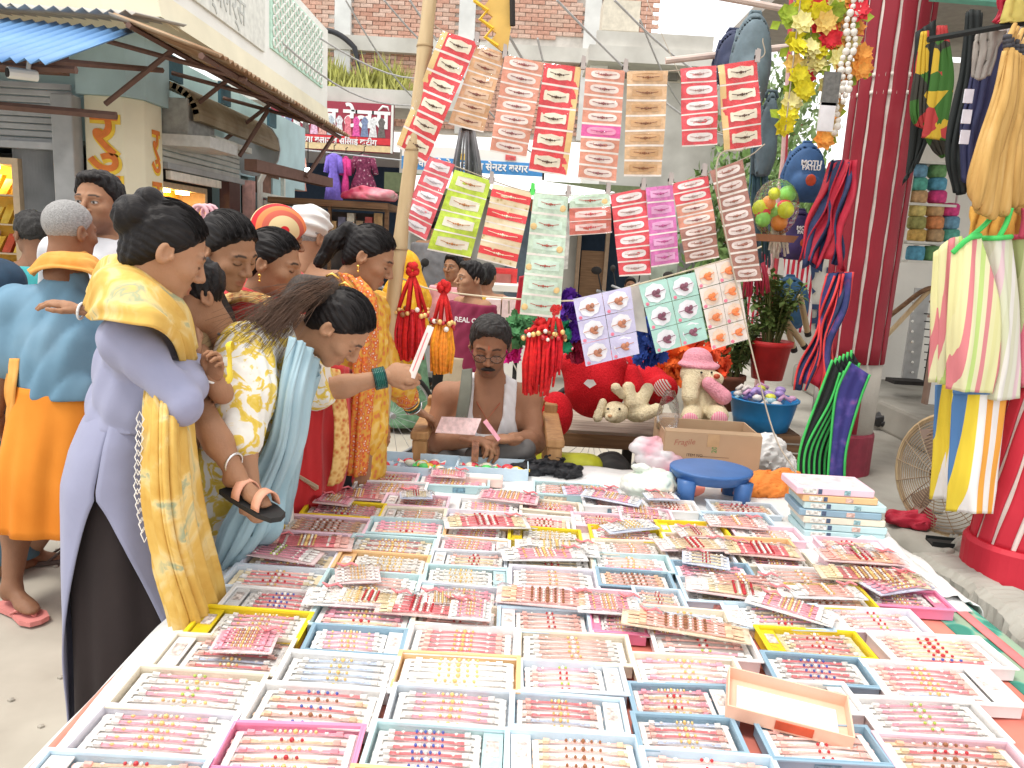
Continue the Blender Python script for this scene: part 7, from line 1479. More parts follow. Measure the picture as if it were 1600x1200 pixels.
for (px, py, Y, fw, s_, col, lab, mal) in ((684,352,7.6,(.2,.95,0),1.0,(.20,.20,.21),'man in grey shirt mostly hidden behind the lime strip',True), (708,418,6.3,(-.4,-.8,0),.9,(.72,.36,.40),'person in pink checked shirt behind the boy',True), (762,432,6.6,(.3,.9,0),.92,(.70,.48,.05),'dark shouldered person with yellow head wrap behind the boy',False), (985,446,8.8,(-.1,-1,0),.62,(.68,.45,.42),'small child in pale pink standing near the motorcycles',True), (725,398,9.0,(.5,.8,0),1.0,(.3,.3,.34),'far passer by between lime and paisley strips',True)):
    J = standing(px, py, Y, fw, s_); t, hR = person('passer', lab, J, s_, mal, fw, 0, SKA, 'short' if mal else 'tied', lids='open', voxel=.02, headscale=s_ if s_ > .7 else .74)
    garm(t, 'shirt', torso(J,s_,.03,1.15)+arm(J,'L',s_,.03,.9)+arm(J,'R',s_,.03,.9), M('shirt_'+lab[:14], col, .85, .15), [J[k] for k in ('shL','shR','elL','elR','pel')], voxel=.018, cut=lambda Q: Q[:,2]-(J['neck'].z))
    loft(t, 'trousers', [(V(J['pel'].x,Y,J['pel'].z+.05), .16*s_,.13*s_,0), (V(J['pel'].x,Y,.08), .16*s_,.13*s_,0)], MATS['dark_trousers'], 30, 3, .03, 1)
# =================================================================== RIGHT-HAND SHOP: COLUMNS, BAGS, TOYS
redm = MP('red_column_paint', [(.3,(.24,.014,.028)),(.6,(.31,.022,.038)),(.8,(.38,.05,.065))], scale=3, rough=.55, detail=7); redb2 = MP('bright_red_paint', [(.3,(.52,.02,.04)),(.6,(.64,.035,.06)),(.8,(.70,.10,.11))], scale=3, rough=.5, detail=7)
jw = M('white_line_paint', (.78,.72,.66), .8, .1)
def column(base, r0, r1, z0, zs, ztop, nfl, lab, mat, lean=(0,0), spiral=0.0, band=None, gap=.09):
    t = thing('striped_column', lab, 'column', base); bx_, by_ = base[0], base[1]
    def ctr(z): u = (z-z0)/(ztop-z0); return V(bx_+lean[0]*u, by_+lean[1]*u, z)
    def rad(z): u = (z-z0)/(ztop-z0); return r0+(r1-r0)*u
    b = MB(); b.rings([[ctr(z)+V(rad(z)*.985*math.cos(a), rad(z)*.985*math.sin(a), 0) for a in [6.2832*k/40 for k in range(40)]] for z in np.linspace(z0, ztop, 14)]); b.build('shaft_core', jw, t, smooth=True)
    nz = 26
    for k in range(nfl):
        a0, a1 = 6.2832*(k+gap)/nfl, 6.2832*(k+1-gap)/nfl; G = []
        for i in range(nz):
            z = zs+(ztop-zs)*i/(nz-1); rr = rad(z)*1.012; tw = spiral*(i/(nz-1)); row = []
            for j in range(6): a = a0+(a1-a0)*j/5+tw+.012*math.sin(z*23+k*2); row.append(ctr(z)+V(rr*math.cos(a), rr*math.sin(a), 0))
            G.append(row)
        b = MB(); b.grid(G); b.build('flute', mat, t, smooth=True, solid=.006)
    return t, ctr, rad
c1 = PZ(1322,748,.40)+V(0,.14,0); _tp = P(1398,60,c1.y)
t, ct, rd = column(c1, .155, .165, .40, 1.0, 3.2, 13, 'dark red fluted column with white lines standing on the veranda', redm, lean=((_tp.x-c1.x)*(2.8/(_tp.z-.4)),0))
b = MB(); b.lathe([(.165,0),(.165,.22),(.158,.235)], c1, 36); b.build('plinth_block', M('maroon_plinth', (.22,.02,.04), .6, .2), t, smooth=False)
b = MB(); b.lathe([(.1545,.235),(.157,.60)], c1, 36); b.build('bare_concrete', M('bare_concrete', (.44,.41,.36), .9, .15, 5, .3), t, smooth=True)
for k in (4,5,6): 
    a0 = 6.2832*(k*.5+1.7)/13*2; b = MB(); b.grid([[c1+V(.1595*math.cos(a), .1595*math.sin(a), z) for a in (a0, a0+.12, a0+.24)] for z in (.24,.35,.47)]); b.build('flute', redm, t, smooth=True, solid=.004)
for z in (2.30, 2.38):
    b = MB(); q = ct(z); b.rings([[q+V((rd(z)*1.03)*math.cos(a), (rd(z)*1.03)*math.sin(a), dz) for a in [6.2832*k/36 for k in range(36)]] for dz in (-.009,.009)]); b.build('white_ring', jw, t, smooth=True)
c2 = PZ(1598,930,.40)+V(.02,.10,0)
t, ct, rd = column(c2, .155, .12, .40, .56, 1.12, 14, 'bright red column with curving white stripes on the veranda edge', redb2, spiral=.55, gap=.11)
b = MB(); b.lathe([(.168,0),(.17,.15),(.160,.165)], c2, 36); b.build('plinth_block', redb2, t)
b = MB(); b.lathe([(.126,1.12-.40),(.126,1.15-.40)], c2, 36); b.build('white_ring', jw, t)
b = MB(); b.rings([[c2+V(.112*math.cos(a), .112*math.sin(a), z-.40) for a in [6.2832*k/36 for k in range(36)]] for z in (1.15, 1.3, 1.31, 3.2)]); b.build('shaft_core', redm, t, smooth=True)
# shop back wall, roof beam, far compound wall
rs = thing('shop_building', 'white walled shop behind the red columns with a dark interior', 'building', (3.6, 6.3, 0))
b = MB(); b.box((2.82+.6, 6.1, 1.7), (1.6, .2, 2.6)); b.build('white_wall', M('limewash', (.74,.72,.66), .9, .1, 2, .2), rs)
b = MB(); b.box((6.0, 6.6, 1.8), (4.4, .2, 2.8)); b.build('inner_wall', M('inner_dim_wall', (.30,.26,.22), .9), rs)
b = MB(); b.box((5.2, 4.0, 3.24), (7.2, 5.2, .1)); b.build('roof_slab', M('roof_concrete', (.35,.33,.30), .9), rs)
b = MB(); b.box((3.55, 3.4, 2.62), (3.6, .07, .06)); b.build('roof_beam', M('pink_beam', (.62,.42,.38), .8), rs)
b = MB(); b.box((2.50, 6.0, 1.7), (.12,.1,2.6)); b.build('black_post', M('black_paint', (.015,.015,.018), .5), rs)
cw = thing('compound_wall', 'white lettered wall behind the hanging backpacks', 'wall', (2.0, 6.6, 0)); b = MB(); wb(b, 1200,395,1345,640,6.6,.15); b.build('wall_panel', M('limewash', (.74,.72,.66)), cw)
text_mesh('र ड', .34, M('navy_letter', (.04,.07,.16), .7), 'painted_lettering', cw, M4=basis(P(1288,440,6.58)-cw.location, (1,0,0), (0,0,1)), bold=.012)
text_mesh('प', .3, M('navy_letter', (.04,.07,.16)), 'painted_lettering', cw, M4=basis(P(1272,495,6.58)-cw.location, (1,0,0), (0,0,1)), bold=.012)
# stripes hanging between (red/white cloth)
for i, (x, lab) in enumerate(((1148,'red and white striped cloth hanging beside the wall'), (1205,'striped red cloth strip hanging under the blue backpack'))):
    sheet('striped_cloth', [[P(x+20,395,5.4), P(x+60,392,5.4)], [P(x+20,460,5.4), P(x+64,462,5.4)], [P(x+22,520,5.4), P(x+62,520,5.4)]], MP('red_white_stripe', [(.0,(.55,.03,.06)),(.5,(.78,.75,.72))], 'wave', 9, interp='CONSTANT', rough=.9), None, 20, 20, .012, 3, thick=.004, seed=i, pin=1)
    o = [q for q in C.objects if q.name.startswith('striped_cloth')][-1]; tag(o, lab, 'cloth')
# backpacks
def backpack(px, py, wpx, hpx, Y, col, lab, text=False, rz=0):
    c = P(px, py, Y); w = wpx/FPX*Y*1.02; h = hpx/FPX*Y*1.02; t = thing('backpack', lab, 'backpack', c-V(0,0,h/2)); m_ = M('pack_%d_%d' % (int(col[0]*999), int(col[2]*999)), col, .7, .15, 25, .12, 180)
    Rm = np.array(RZ(rz))
    def f(Q):
        Q = (Q-npv(c))@Rm; d = np.maximum(ellip(Q, (0,0,-h*.05), (w*.52,.085,h*.58)), -Q[:,2]-h*.46); d = smin(d, ellip(Q, (0,-.05,-h*.18), (w*.40,.07,h*.26)), .012); d = smax(d, -np.abs(ellip(Q,(0,-.03,-.02),(w*.50,.11,h*.50)))+.003, .004); return d
    v, q = sdf_mesh(f, c-V(w*.6,.2,h*.6), c+V(w*.6,.15,h*.6), .009); np_obj('bag_body', [(v,q)], m_, t)
    b = MB(); b.tube([c+V(-.03,0,h*.46), c+V(-.02,0,h*.54), c+V(.02,0,h*.54), c+V(.03,0,h*.46)], .009, 6); b.build('handle', m_, t, smooth=True)
    for s in (-1,1): b = MB(); b.tube([c+V(s*w*.25,.07,h*.4), c+V(s*w*.35,.12,0), c+V(s*w*.3,.07,-h*.42)], .014, 6); b.build('shoulder_strap', m_, t, smooth=True)
    if text:
        text_mesh('MOTU', w*.17, wt, 'lettering', t, M4=basis(c+V(-.0,-.098,h*.16)-t.location, (1,0,.0), (0,0,1)), bold=.001); text_mesh('PATLU', w*.15, wt, 'lettering', t, M4=basis(c+V(0,-.106,h*.08)-t.location, (1,0,0), (0,0,1)), bold=.001)
        b = MB(); b.ball(c+V(0,-.118,-h*.12), w*.13, 10, 6, (1,.2,1.1)); b.build('red_patch', redp, t, smooth=True)
    return t
backpack(1256,273,60,86,4.4,(.035,.10,.24),'blue backpack with white lettering hanging by the red column',True)
backpack(1246,370,46,74,4.55,(.05,.03,.12),'purple backpack with lettering under the blue backpack',True)
backpack(1230,475,64,80,4.8,(.03,.10,.20),'blue backpack hanging behind the potted plants')
backpack(1172,100,58,130,3.7,(.13,.18,.21),'large grey backpack hanging over the card strings')
backpack(1142,92,44,74,3.85,(.03,.04,.09),'small navy bag behind the large grey backpack')
backpack(1198,215,26,120,3.9,(.10,.15,.18),'long dark bag hanging under the grey backpack')
for i, (x0, x1, y0, y1, c, lab) in enumerate(((1180,1230,-20,250,(.62,.40,.38),'pink painted pipe frame the backpacks hang from'), (1215,1228,-10,330,(.55,.06,.08),'red pipe of the hanging frame'))):
    b = MB(); b.tube([P(x1+10,y0,4.7), P(x1-6,y1,4.7), V(P(x1-6,y1,4.7).x, 4.7, .4)], .017, 8); tag(b.build('frame_pipe', M('pipe_%d' % i, c, .5)), lab, 'pipe')
b = MB(); b.tube([P(1090,165,3.95)+V(-.1,0,.52), P(1260,20,3.95), P(1480,-40,3.95)], .016, 8); b.tube([P(1040,95,3.95), P(1260,70,3.95)], .016, 8); tag(b.build('frame_pipe', M('pale_pipe', (.62,.50,.44), .5)), 'pale horizontal pipes carrying the backpacks', 'pipe')
# dark strands hanging under the grey bag, and steel-wire bundle near the pole
def strands(name, px0, px1, py0, py1, Y, n, col, r, lab, cat):
    t = thing(name, lab, cat, P((px0+px1)/2, py0, Y)); b = MB(); mt = M('strand_'+name+lab[:5], col, .5, .3)
    for k in range(n):
        x = px0+(px1-px0)*random.random(); b.tube([P((px0+px1)/2+(x-(px0+px1)/2)*.5, py0, Y), P(x, (py0+py1)/2, Y-.02+random.uniform(-.03,.03)), P(x+random.uniform(-4,4), py1-random.uniform(0,25), Y+random.uniform(-.03,.03))], r, 5)
    b.build('strand_bunch', mt, t, smooth=True); b = MB(); q = P((px0+px1)/2, py0, Y); b.tube([q+V(-.02,0,0), q+V(.02,0,0)], .012, 6); b.build('tie', dark, t)
strands('cord_bundle', 708,752,200,310,3.05,26,(.22,.24,.26),.004,'bundle of grey bicycle cables hanging below the tan strip','cables')
strands('lace_bundle', 1165,1205,230,420,4.0,26,(.06,.13,.17),.006,'dark teal laces hanging in a long bunch by the pipe','laces')
strands('rope_hank', 1194,1230,350,405,3.6,18,(.70,.66,.55),.006,'hank of white cotton rope under the toy net','rope')
strands('red_lace_bundle', 1162,1200,395,470,4.2,16,(.50,.04,.08),.007,'red and black laces hanging beside the brown strip','laces')
# net of coloured toys
t = thing('toy_net', 'clear bag of bright yellow and orange plastic toys hanging by the pipe', 'toy bag', P(1212,320,3.55)); c = P(1212,325,3.55)
for k in range(12):
    b = MB(); q = V(random.uniform(-.07,.07), random.uniform(-.04,.04), random.uniform(-.08,.08)); b.ball(c+q, random.uniform(.025,.04), 8, 6); b.build('toy', M('toy_%d' % (k%4), [(.72,.80,.05),(.85,.32,.06),(.75,.06,.08),(.30,.75,.15)][k%4], .35), t, smooth=True)
b = MB(); b.ball(c, .125, 14, 9, (.85,.6,1.05)); b.build('clear_film', cello, t, smooth=True); b = MB(); b.lathe([(.10,0),(.12,.03)], c-V(0,0,.15), 16, sy=.6); b.build('basket', M('wicker', (.35,.16,.08), .7), t)
# flower garlands and bead strings
def petals(b, c, r, n, R):
    for k in range(n):
        a = 6.2832*k/n; d = R@V(math.cos(a), math.sin(a), .35); p2 = R@V(-math.sin(a), math.cos(a), 0)
        b.raw([c, c+d*r*.6+p2*r*.38, c+d*r*1.05+R@V(0,0,-.1*r), c+d*r*.6-p2*r*.38], [(0,1,2,3)])
GCOL = [(.80,.72,.03),(.72,.03,.05),(.86,.36,.07),(.80,.74,.30),(.35,.48,.05),(.78,.55,.15)]
for gi, (px, y0, y1, seq, lab) in enumerate(((1252,-10,205,(0,4,3,0,0,5),'yellow flower garland hanging outermost by the pipe frame'), (1275,-10,150,(1,0,1,4,3,3),'red and yellow flower garland hanging beside the yellow one'), (1300,-10,110,(3,4,5,1,0,3),'mixed cream and green flower garland in the middle'), (1322,-10,230,(2,3,2,5,2,3),'orange flower garland hanging next to the red column'), (1345,-10,120,(2,1,2,3,2,2),'short orange and red garland touching the column'))):
    A = P(px, y0, 3.3); Z = P(px, y1, 3.3).z; t = thing('flower_garland', lab, 'garland', A); n = int((A.z-Z)/.045)
    for k in range(n):
        c = V(A.x+random.uniform(-.03,.03), 3.3+random.uniform(-.04,.04), A.z-(k+.5)*(A.z-Z)/n); b = MB()
        R = Euler((random.uniform(.9,2.1), random.uniform(-.6,.6), random.random()*6)).to_matrix(); R = Euler((random.uniform(-.6,.6)+1.57, random.uniform(-.5,.5), 0)).to_matrix()
        for lay in range(3): petals(b, c+R@V(0,0,.010*lay), .048-.011*lay, 7, R@RZ(lay*.4))
        ci = seq[k % len(seq)]; b.build('flower', M('petal_%d' % ci, GCOL[ci], .7, .25, 30), t)
        if k % 2: b = MB(); petals(b, c+V(random.uniform(-.03,.03),.02,-.02), .055, 3, R); b.build('leaf', M('petal_4', GCOL[4]), t)
    b = MB(); b.tube([A, V(A.x,3.3,Z)], .003, 4); b.build('thread', rope, t)
for px, y1 in ((1343,170),(1332,215)):
    A = P(px, -10, 3.25); Z = P(px, y1, 3.25).z; t = thing('bead_string', 'string of silvery beads hanging between garlands and column' if px == 1343 else 'longer string of white beads against the orange garland', 'beads', A); z = A.z; k = 0
    while z > Z: b = MB(); b.ball(V(A.x+.01*math.sin(k), 3.25, z), .012 if k % 3 else .016, 7, 5); b.build('bead', pearl, t, smooth=True); z -= .024; k += 1
t = thing('plastic_pouch', 'clear pouch with dark label hanging inside the garlands', 'pouch', P(1298,150,3.2)); b = MB(); wb(b, 1286,112,1312,165,3.2,.012); b.build('label', M('pouch_label', (.14,.14,.13), .4, .3, 60), t); b = MB(); wb(b, 1280,160,1304,205,3.2,.012); b.build('clear_end', M('pouch_clear', (.70,.70,.72), .2), t)
# folded bags hanging: pleated stacks of flat bags
def bag_bunch(name, lab, quads, mats, edge=None, th=.010, Y0=3.4, cat='bags'):
    """each bag: outline of pixels (top-left, top-right, bottom-right, bottom-left), stepping back in depth"""
    t = thing(name, lab, cat, P(*quads[0][0], Y0))
    for i, q in enumerate(quads):
        Y = Y0+i*.022; m_ = mats[i % len(mats)]
        A, B, Cc, D = [P(*c, Y) for c in q]
        def pt(u, v): return A.lerp(B, u).lerp(D.lerp(Cc, u), v)+V(.012*math.sin(v*7+i), .016*math.sin(u*5+v*4+i*2)+.01*math.sin(v*12+i), 0)
        b = MB(); b.grid([[pt(k/8, j/16) for k in range(9)] for j in range(17)]); b.build('folded_bag', m_, t, smooth=True, solid=th)
        if edge:
            for u in (0, 1): b = MB(); b.tube([pt(u, j/16) for j in range(17)], .0055, 5); b.build('piping', edge[i % len(edge)], t, smooth=True)
    return t
navy = M('navy_bag', (.02,.035,.10), .7, .3, 20); crim = M('crimson_bag', (.42,.015,.04), .65, .2, 15); crim2 = M('bright_red_bag', (.46,.02,.04), .6, .2, 15); redpipe = M('red_piping', (.75,.06,.06), .6)
bag_bunch('hanging_bags', 'bunch of crimson and navy folded bags beside the fluted column', [[(1330-5*i,250+3*(i%3)),(1337-4*i,250),(1318-8*i,425-9*(i%4)),(1304-9*i,420-8*(i%3))] for i in range(8)], [crim, navy, crim2, crim, navy], None, .006, 3.2)
nav2 = MP('printed_navy', [(.45,(.03,.04,.14)),(.55,(.07,.06,.22)),(.68,(.45,.06,.08))], scale=9, rough=.6)
bag_bunch('hanging_bags', 'bunch of navy bags with red piping below the crimson bags', [[(1318-5*i,428+3*(i%2)),(1330-4*i,425),(1298-9*i,590+9*(i%3)),(1284-8*i,600+10*(i%2))] for i in range(6)], [nav2, navy, crim, navy], [redpipe], .006, 3.15)
gpipe = M('green_piping', (.06,.55,.12), .6); blk = M('black_bag', (.015,.02,.02), .7); prt = MP('printed_violet', [(.5,(.05,.05,.24)),(.58,(.10,.08,.34)),(.66,(.30,.12,.35)),(.72,(.55,.55,.62))], scale=11, rough=.6, detail=3)
def bent(name, lab, tops, Y0):
    t = thing(name, lab, 'bags', P(1290,560,Y0))
    for i, (x0, x1, xb0, xb1, mt) in enumerate(tops):
        Y = Y0+i*.016; yb = 758+3*math.sin(i*2)
        rows = [[(x0,565-3*i), (x1,585-3*i)], [(x0-22+i*2,615), (x1-16,628)], [(xb0,700), (xb1,700)], [(xb0-4,yb), (xb1-4,yb)]]
        R = [[P(*c, Y+.01*k) for c in r] for k, r in enumerate(rows)]
        sheet('folded_bag', R, mt, t, 24, 8, .006, 2, thick=.006, seed=i, pin=1)
        for e in (0, 1): b = MB(); b.tube([Vector(q) for q in cr([r[e]+V(0,-.004,0) for r in R], 24)], .0055, 5); b.build('piping', gpipe, t, smooth=True)
bent('hanging_bags', 'bunch of violet printed bags with bright green piping by the veranda edge', [(1328,1358,1296,1322,prt)]+[(1300+6*i,1312+6*i,1250+8*i,1259+8*i,blk) for i in range(6)], 2.95)
for k, (x, y) in enumerate(((1300,600),(1302,655),(1296,690),(1294,730))): pass
# mustard bags
must = MP('mustard_jute', [(.3,(.42,.24,.07)),(.55,(.56,.34,.11)),(.8,(.66,.44,.18))], scale=2, stretch=(20,20,3), rough=.85, detail=6)
t = thing('jute_bags', 'bunch of mustard jute bags hanging by their handles above the striped bag', 'bags', P(1575,90,2.5))
for i, (x0, x1, y0, xb0, xb1, yb) in enumerate(((1568,1588,80,1512,1545,318),(1572,1592,85,1522,1552,330),(1580,1600,88,1532,1568,335),(1588,1608,95,1545,1585,330),(1598,1618,100,1560,1610,318),(1606,1630,100,1575,1640,330))):
    Y = 2.42+.022*i
    rows = [[P(x0,y0,Y), P((x0+x1)/2,y0-3,Y), P(x1,y0,Y)], [P(x0-18,y0+75,Y-.01), P((x0+x1)/2-10,y0+75,Y-.03), P(x1-4,y0+75,Y)], [P((x0+xb0)/2-14,230,Y-.015), P((x0+xb1)/2-12,232,Y-.045), P((x1+xb1)/2-2,230,Y)], [P(xb0,yb-25,Y-.02), P((xb0+xb1)/2,yb-6,Y-.05), P(xb1,yb-14,Y)], [P(xb0+14,yb,Y), P((xb0+xb1)/2,yb+4,Y-.02), P(xb1-4,yb,Y+.01)]]
    sheet('folded_bag', rows, must, t, 34, 16, .008, 2, thick=.014, seed=i+3, pin=1)
    b = MB(); b.tube([P(x0+4,y0+8,Y), P(x0+8,y0-20,Y), P(x0+18,y0-42,Y+.03)], [.010,.009,.007], 7); b.build('handle', must, t, smooth=True)
    b = MB()
    for k in range(3): q = P(x0+6,y0-8-7*k,Y); b.tube([q-V(.0,.0,.006), q+V(0,0,.006)], .0125, 8)
    b.build('thread_binding', M('dark_thread', (.05,.05,.06), .8), t, smooth=True)
sheet('ochre_cloth', [[P(1518,322,2.7), P(1560,325,2.7), P(1600,322,2.7)], [P(1512,370,2.68), P(1555,372,2.66), P(1600,370,2.7)], [P(1500,420,2.7), P(1550,425,2.7), P(1600,420,2.7)]], M('ochre_cloth', (.62,.33,.06), .85), None, 20, 30, .012, 4, thick=.006, seed=4, pin=1); tag(bpy.data.objects['ochre_cloth'], 'ochre cloth bag hanging behind the mustard jute bags', 'bag')
# striped shopping bags
def stripes(name, cols, scale, rot=0, jit=.0):
    st = []; n = len(cols)
    for i, c in enumerate(cols): st.append((i/n, c))
    return MP(name, st, 'saw', scale, interp='CONSTANT', rough=.75, distort=jit)
s1 = stripes('lime_stripes', [(.70,.68,.34),(.72,.70,.38),(.66,.22,.24),(.72,.72,.45),(.50,.66,.22),(.74,.72,.46),(.66,.24,.26),(.72,.70,.40)], 2.1)
s2 = stripes('summer_stripes', [(.08,.20,.42),(.78,.60,.05),(.80,.78,.76),(.82,.38,.06),(.80,.78,.76),(.82,.38,.06),(.80,.78,.76),(.78,.60,.05)], 1.35)
def carry(name, lab, rows, mat, hem, handles):
    t = thing(name, lab, 'bag', Vector(rows[0][0])); sheet('front_panel', rows, mat, t, 34, 34, .005, 2, thick=.008, seed=3, pin=.6)
    sheet('back_panel', [[q+V(.015,.13,.0) for q in r] for r in rows], mat, t, 24, 24, .010, 3, thick=.006, seed=5, pin=.6)
    R0 = rows[0]; b = MB(); b.tube([Vector(q)+V(0,-.006,0) for q in cr(R0, 20)], .009, 6); b.build('hem', hem, t, smooth=True)
    for h in handles: b = MB(); b.tube([Vector(q) for q in cr(h, 16)], .008, 6); b.build('handle', hem, t, smooth=True)
Yb = 2.45
carry('striped_bag', 'lime bag with pink stripes and green hem hanging under the jute bags', [[P(1487,395,Yb), P(1512,373,Yb-.03), P(1530,368,Yb-.02)], [P(1482,480,Yb-.01), P(1512,480,Yb-.06), P(1560,470,Yb-.02)], [P(1480,550,Yb), P(1510,555,Yb-.07), P(1560,560,Yb-.02)], [P(1478,607,Yb), P(1510,612,Yb-.06), P(1548,614,Yb-.02)]], s1, gpipe, [[P(1512,374,Yb-.03), P(1540,350,Yb), P(1560,325,Yb)]])
carry('striped_bag', 'pale bag with red and green piped edges beside the lime bag', [[P(1530,372,Yb+.03), P(1556,372,Yb-.02), P(1578,370,Yb+.03)], [P(1540,470,Yb+.03), P(1568,475,Yb-.02), P(1590,470,Yb+.03)], [P(1535,560,Yb+.03), P(1570,565,Yb-.02), P(1592,560,Yb+.03)], [P(1528,620,Yb+.03), P(1560,626,Yb-.02), P(1590,622,Yb+.03)]], stripes('pale_stripes', [(.62,.62,.48),(.66,.66,.56),(.70,.52,.56),(.64,.66,.5),(.60,.62,.44),(.72,.70,.66)], 2.4), gpipe, [[P(1560,372,Yb), P(1572,350,Yb), P(1580,325,Yb)]])
carry('striped_bag', 'dark green striped bag partly behind the column', [[P(1574,372,Yb+.08), P(1592,370,Yb+.05), P(1625,370,Yb+.08)], [P(1584,470,Yb+.08), P(1600,470,Yb+.04), P(1640,470,Yb+.08)], [P(1582,600,Yb+.08), P(1600,604,Yb+.04), P(1640,600,Yb+.08)]], stripes('moss_stripes', [(.30,.34,.14),(.44,.46,.24),(.60,.14,.2),(.40,.42,.2)], 2.2), M('maroon_hem', (.40,.04,.08), .7), [[P(1595,372,Yb), P(1600,345,Yb), P(1600,325,Yb)]])
carry('striped_bag', 'white bag with blue orange and yellow stripes hanging lowest beside the red column', [[P(1488,612,Yb+.05), P(1530,612,Yb+.0), P(1572,612,Yb+.04)], [P(1485,690,Yb+.04), P(1527,690,Yb-.02), P(1563,690,Yb+.03)], [P(1482,745,Yb+.04), P(1522,750,Yb-.03), P(1556,750,Yb+.03)], [P(1478,798,Yb+.05), P(1525,802,Yb-.04), P(1548,802,Yb+.02)]], s2, M('blue_hem', (.08,.20,.42), .7), [])
# pedestal fan guard
fc_ = P(1484,712,3.05); fc_.z = .40+.255; t = thing('fan_guard', 'round wire fan guard with a bamboo rim standing behind the striped bag', 'fan', V(fc_.x, fc_.y, .40)); R = frame(V(-.93,-.36,.05)); rr = .25
for k in range(18):
    r = rr*(k+1)/18; b = MB(); b.tube([fc_+R@V(r*math.cos(a), r*math.sin(a), .05*(1-(r/rr)**2)) for a in [6.2832*j/36 for j in range(37)]], .0022, 4, False); b.build('ring_wire', M('fan_wire', (.34,.25,.16), .6), t)
for k in range(16):
    a = 6.2832*k/16; b = MB(); b.tube([fc_+R@V(rr*s*math.cos(a), rr*s*math.sin(a), .05*(1-s*s)+.002) for s in (.05,.4,.7,1)], .002, 4); b.build('spoke_wire', M('fan_wire', (.34,.25,.16)), t)
b = MB(); b.tube([fc_+R@V(rr*math.cos(a), rr*math.sin(a), -.01) for a in [6.2832*j/36 for j in range(37)]], .012, 6, False); b.build('rim', bamboo, t, smooth=True)
b = MB(); b.lathe([(.05,-.02),(.06,.0),(.05,.04)], fc_, 14, R=R); b.build('hub', dark, t)
for k in range(3):
    a = k*2.094; b = MB(); b.raw([fc_+R@V(.04*math.cos(a),.04*math.sin(a),.01), fc_+R@V(rr*.8*math.cos(a-.3),rr*.8*math.sin(a-.3),0), fc_+R@V(rr*.85*math.cos(a+.2),rr*.85*math.sin(a+.2),.03), fc_+R@V(.06*math.cos(a+.6),.06*math.sin(a+.6),.02)], [(0,1,2,3)]); b.build('blade', M('fan_blade', (.30,.22,.18), .4), t, solid=.004)
# dark labelled garments/bags in the shop
def drop(name, lab, cat, pts, mat, Y, seed=0, fold=.01, ff=3, th=.01):
    o = sheet(name, [[P(*c, Y+(.02 if k == 0 else 0)) for k, c in enumerate(r)] for r in pts], mat, None, 30, 16, fold, ff, thick=th, seed=seed, pin=1); return tag(o, lab, cat)
drop('navy_strap_bag', 'black bag hanging at the edge of the shop shelf', 'bag', [[(1510,20),(1520,15),(1535,20)],[(1500,110),(1515,112),(1530,110)],[(1478,225),(1492,232),(1508,228)],[(1490,300),(1500,305),(1512,300)]], blk, 3.0, 1)
ln = drop('navy_labelled_bag', 'navy bag with three white care labels hanging in the shop', 'bag', [[(1530,60),(1550,55),(1578,60)],[(1512,150),(1530,152),(1550,150)],[(1500,210),(1516,215),(1535,210)],[(1502,282),(1514,288),(1522,280)]], M('navy_label_bag', (.03,.035,.10), .6, .2), 2.9, 2)
t = thing('care_label', 'three white care labels pinned down the navy bag', 'label', P(1512,185,2.84))
for k, (x, y) in enumerate(((1514,150),(1511,182),(1508,214))): b = MB(); wb(b, x-7,y-11,x+7,y+11,2.82,.006); b.build('label_card', M('label_paper', (.76,.76,.84)), t)
drop('grey_folded_trousers', 'grey cloth folded over a hanger above the jute bags', 'cloth', [[(1528,50),(1545,45),(1570,50)],[(1522,75),(1540,80),(1560,72)],[(1520,120),(1530,125),(1545,118)]], M('grey_cloth', (.34,.31,.28), .8), 2.82, 5)
drop('grey_folded_trousers', 'pale grey cloth panel behind the jute bag handles', 'cloth', [[(1562,45),(1580,42),(1600,45)],[(1545,130),(1560,132),(1580,130)],[(1538,190),(1548,195),(1560,190)]], M('grey_cloth2', (.42,.38,.36), .8), 2.95, 6)
drop('red_cloth', 'maroon cloth hanging at the top corner of the shop', 'cloth', [[(1555,-10),(1575,-10),(1600,-10)],[(1560,20),(1570,22),(1575,20)],[(1552,35),(1558,36),(1562,36)]], crim, 2.8, 7)
drop('yellow_bag', 'dull yellow bag at the top of the shop rail', 'bag', [[(1575,-5),(1600,-8),(1640,-5)],[(1568,20),(1600,18),(1640,20)],[(1563,36),(1600,34),(1640,36)]], M('dull_yellow', (.55,.45,.12), .8), 2.75, 8)
b = MB(); b.tube([P(1450,62,2.78), P(1640,28,2.78)], .011, 6); tag(b.build('hanging_rail', blk), 'black rail the shop bags hang from', 'rail')
b = MB(); b.tube([P(1455,-12,3.4), P(1560,-4,3.3), P(1640,-12,3.2)], .035, 8); tag(b.build('rolled_mat', M('sea_green', (.16,.46,.36), .6)), 'sea green rolled mat along the top of the shop', 'mat')
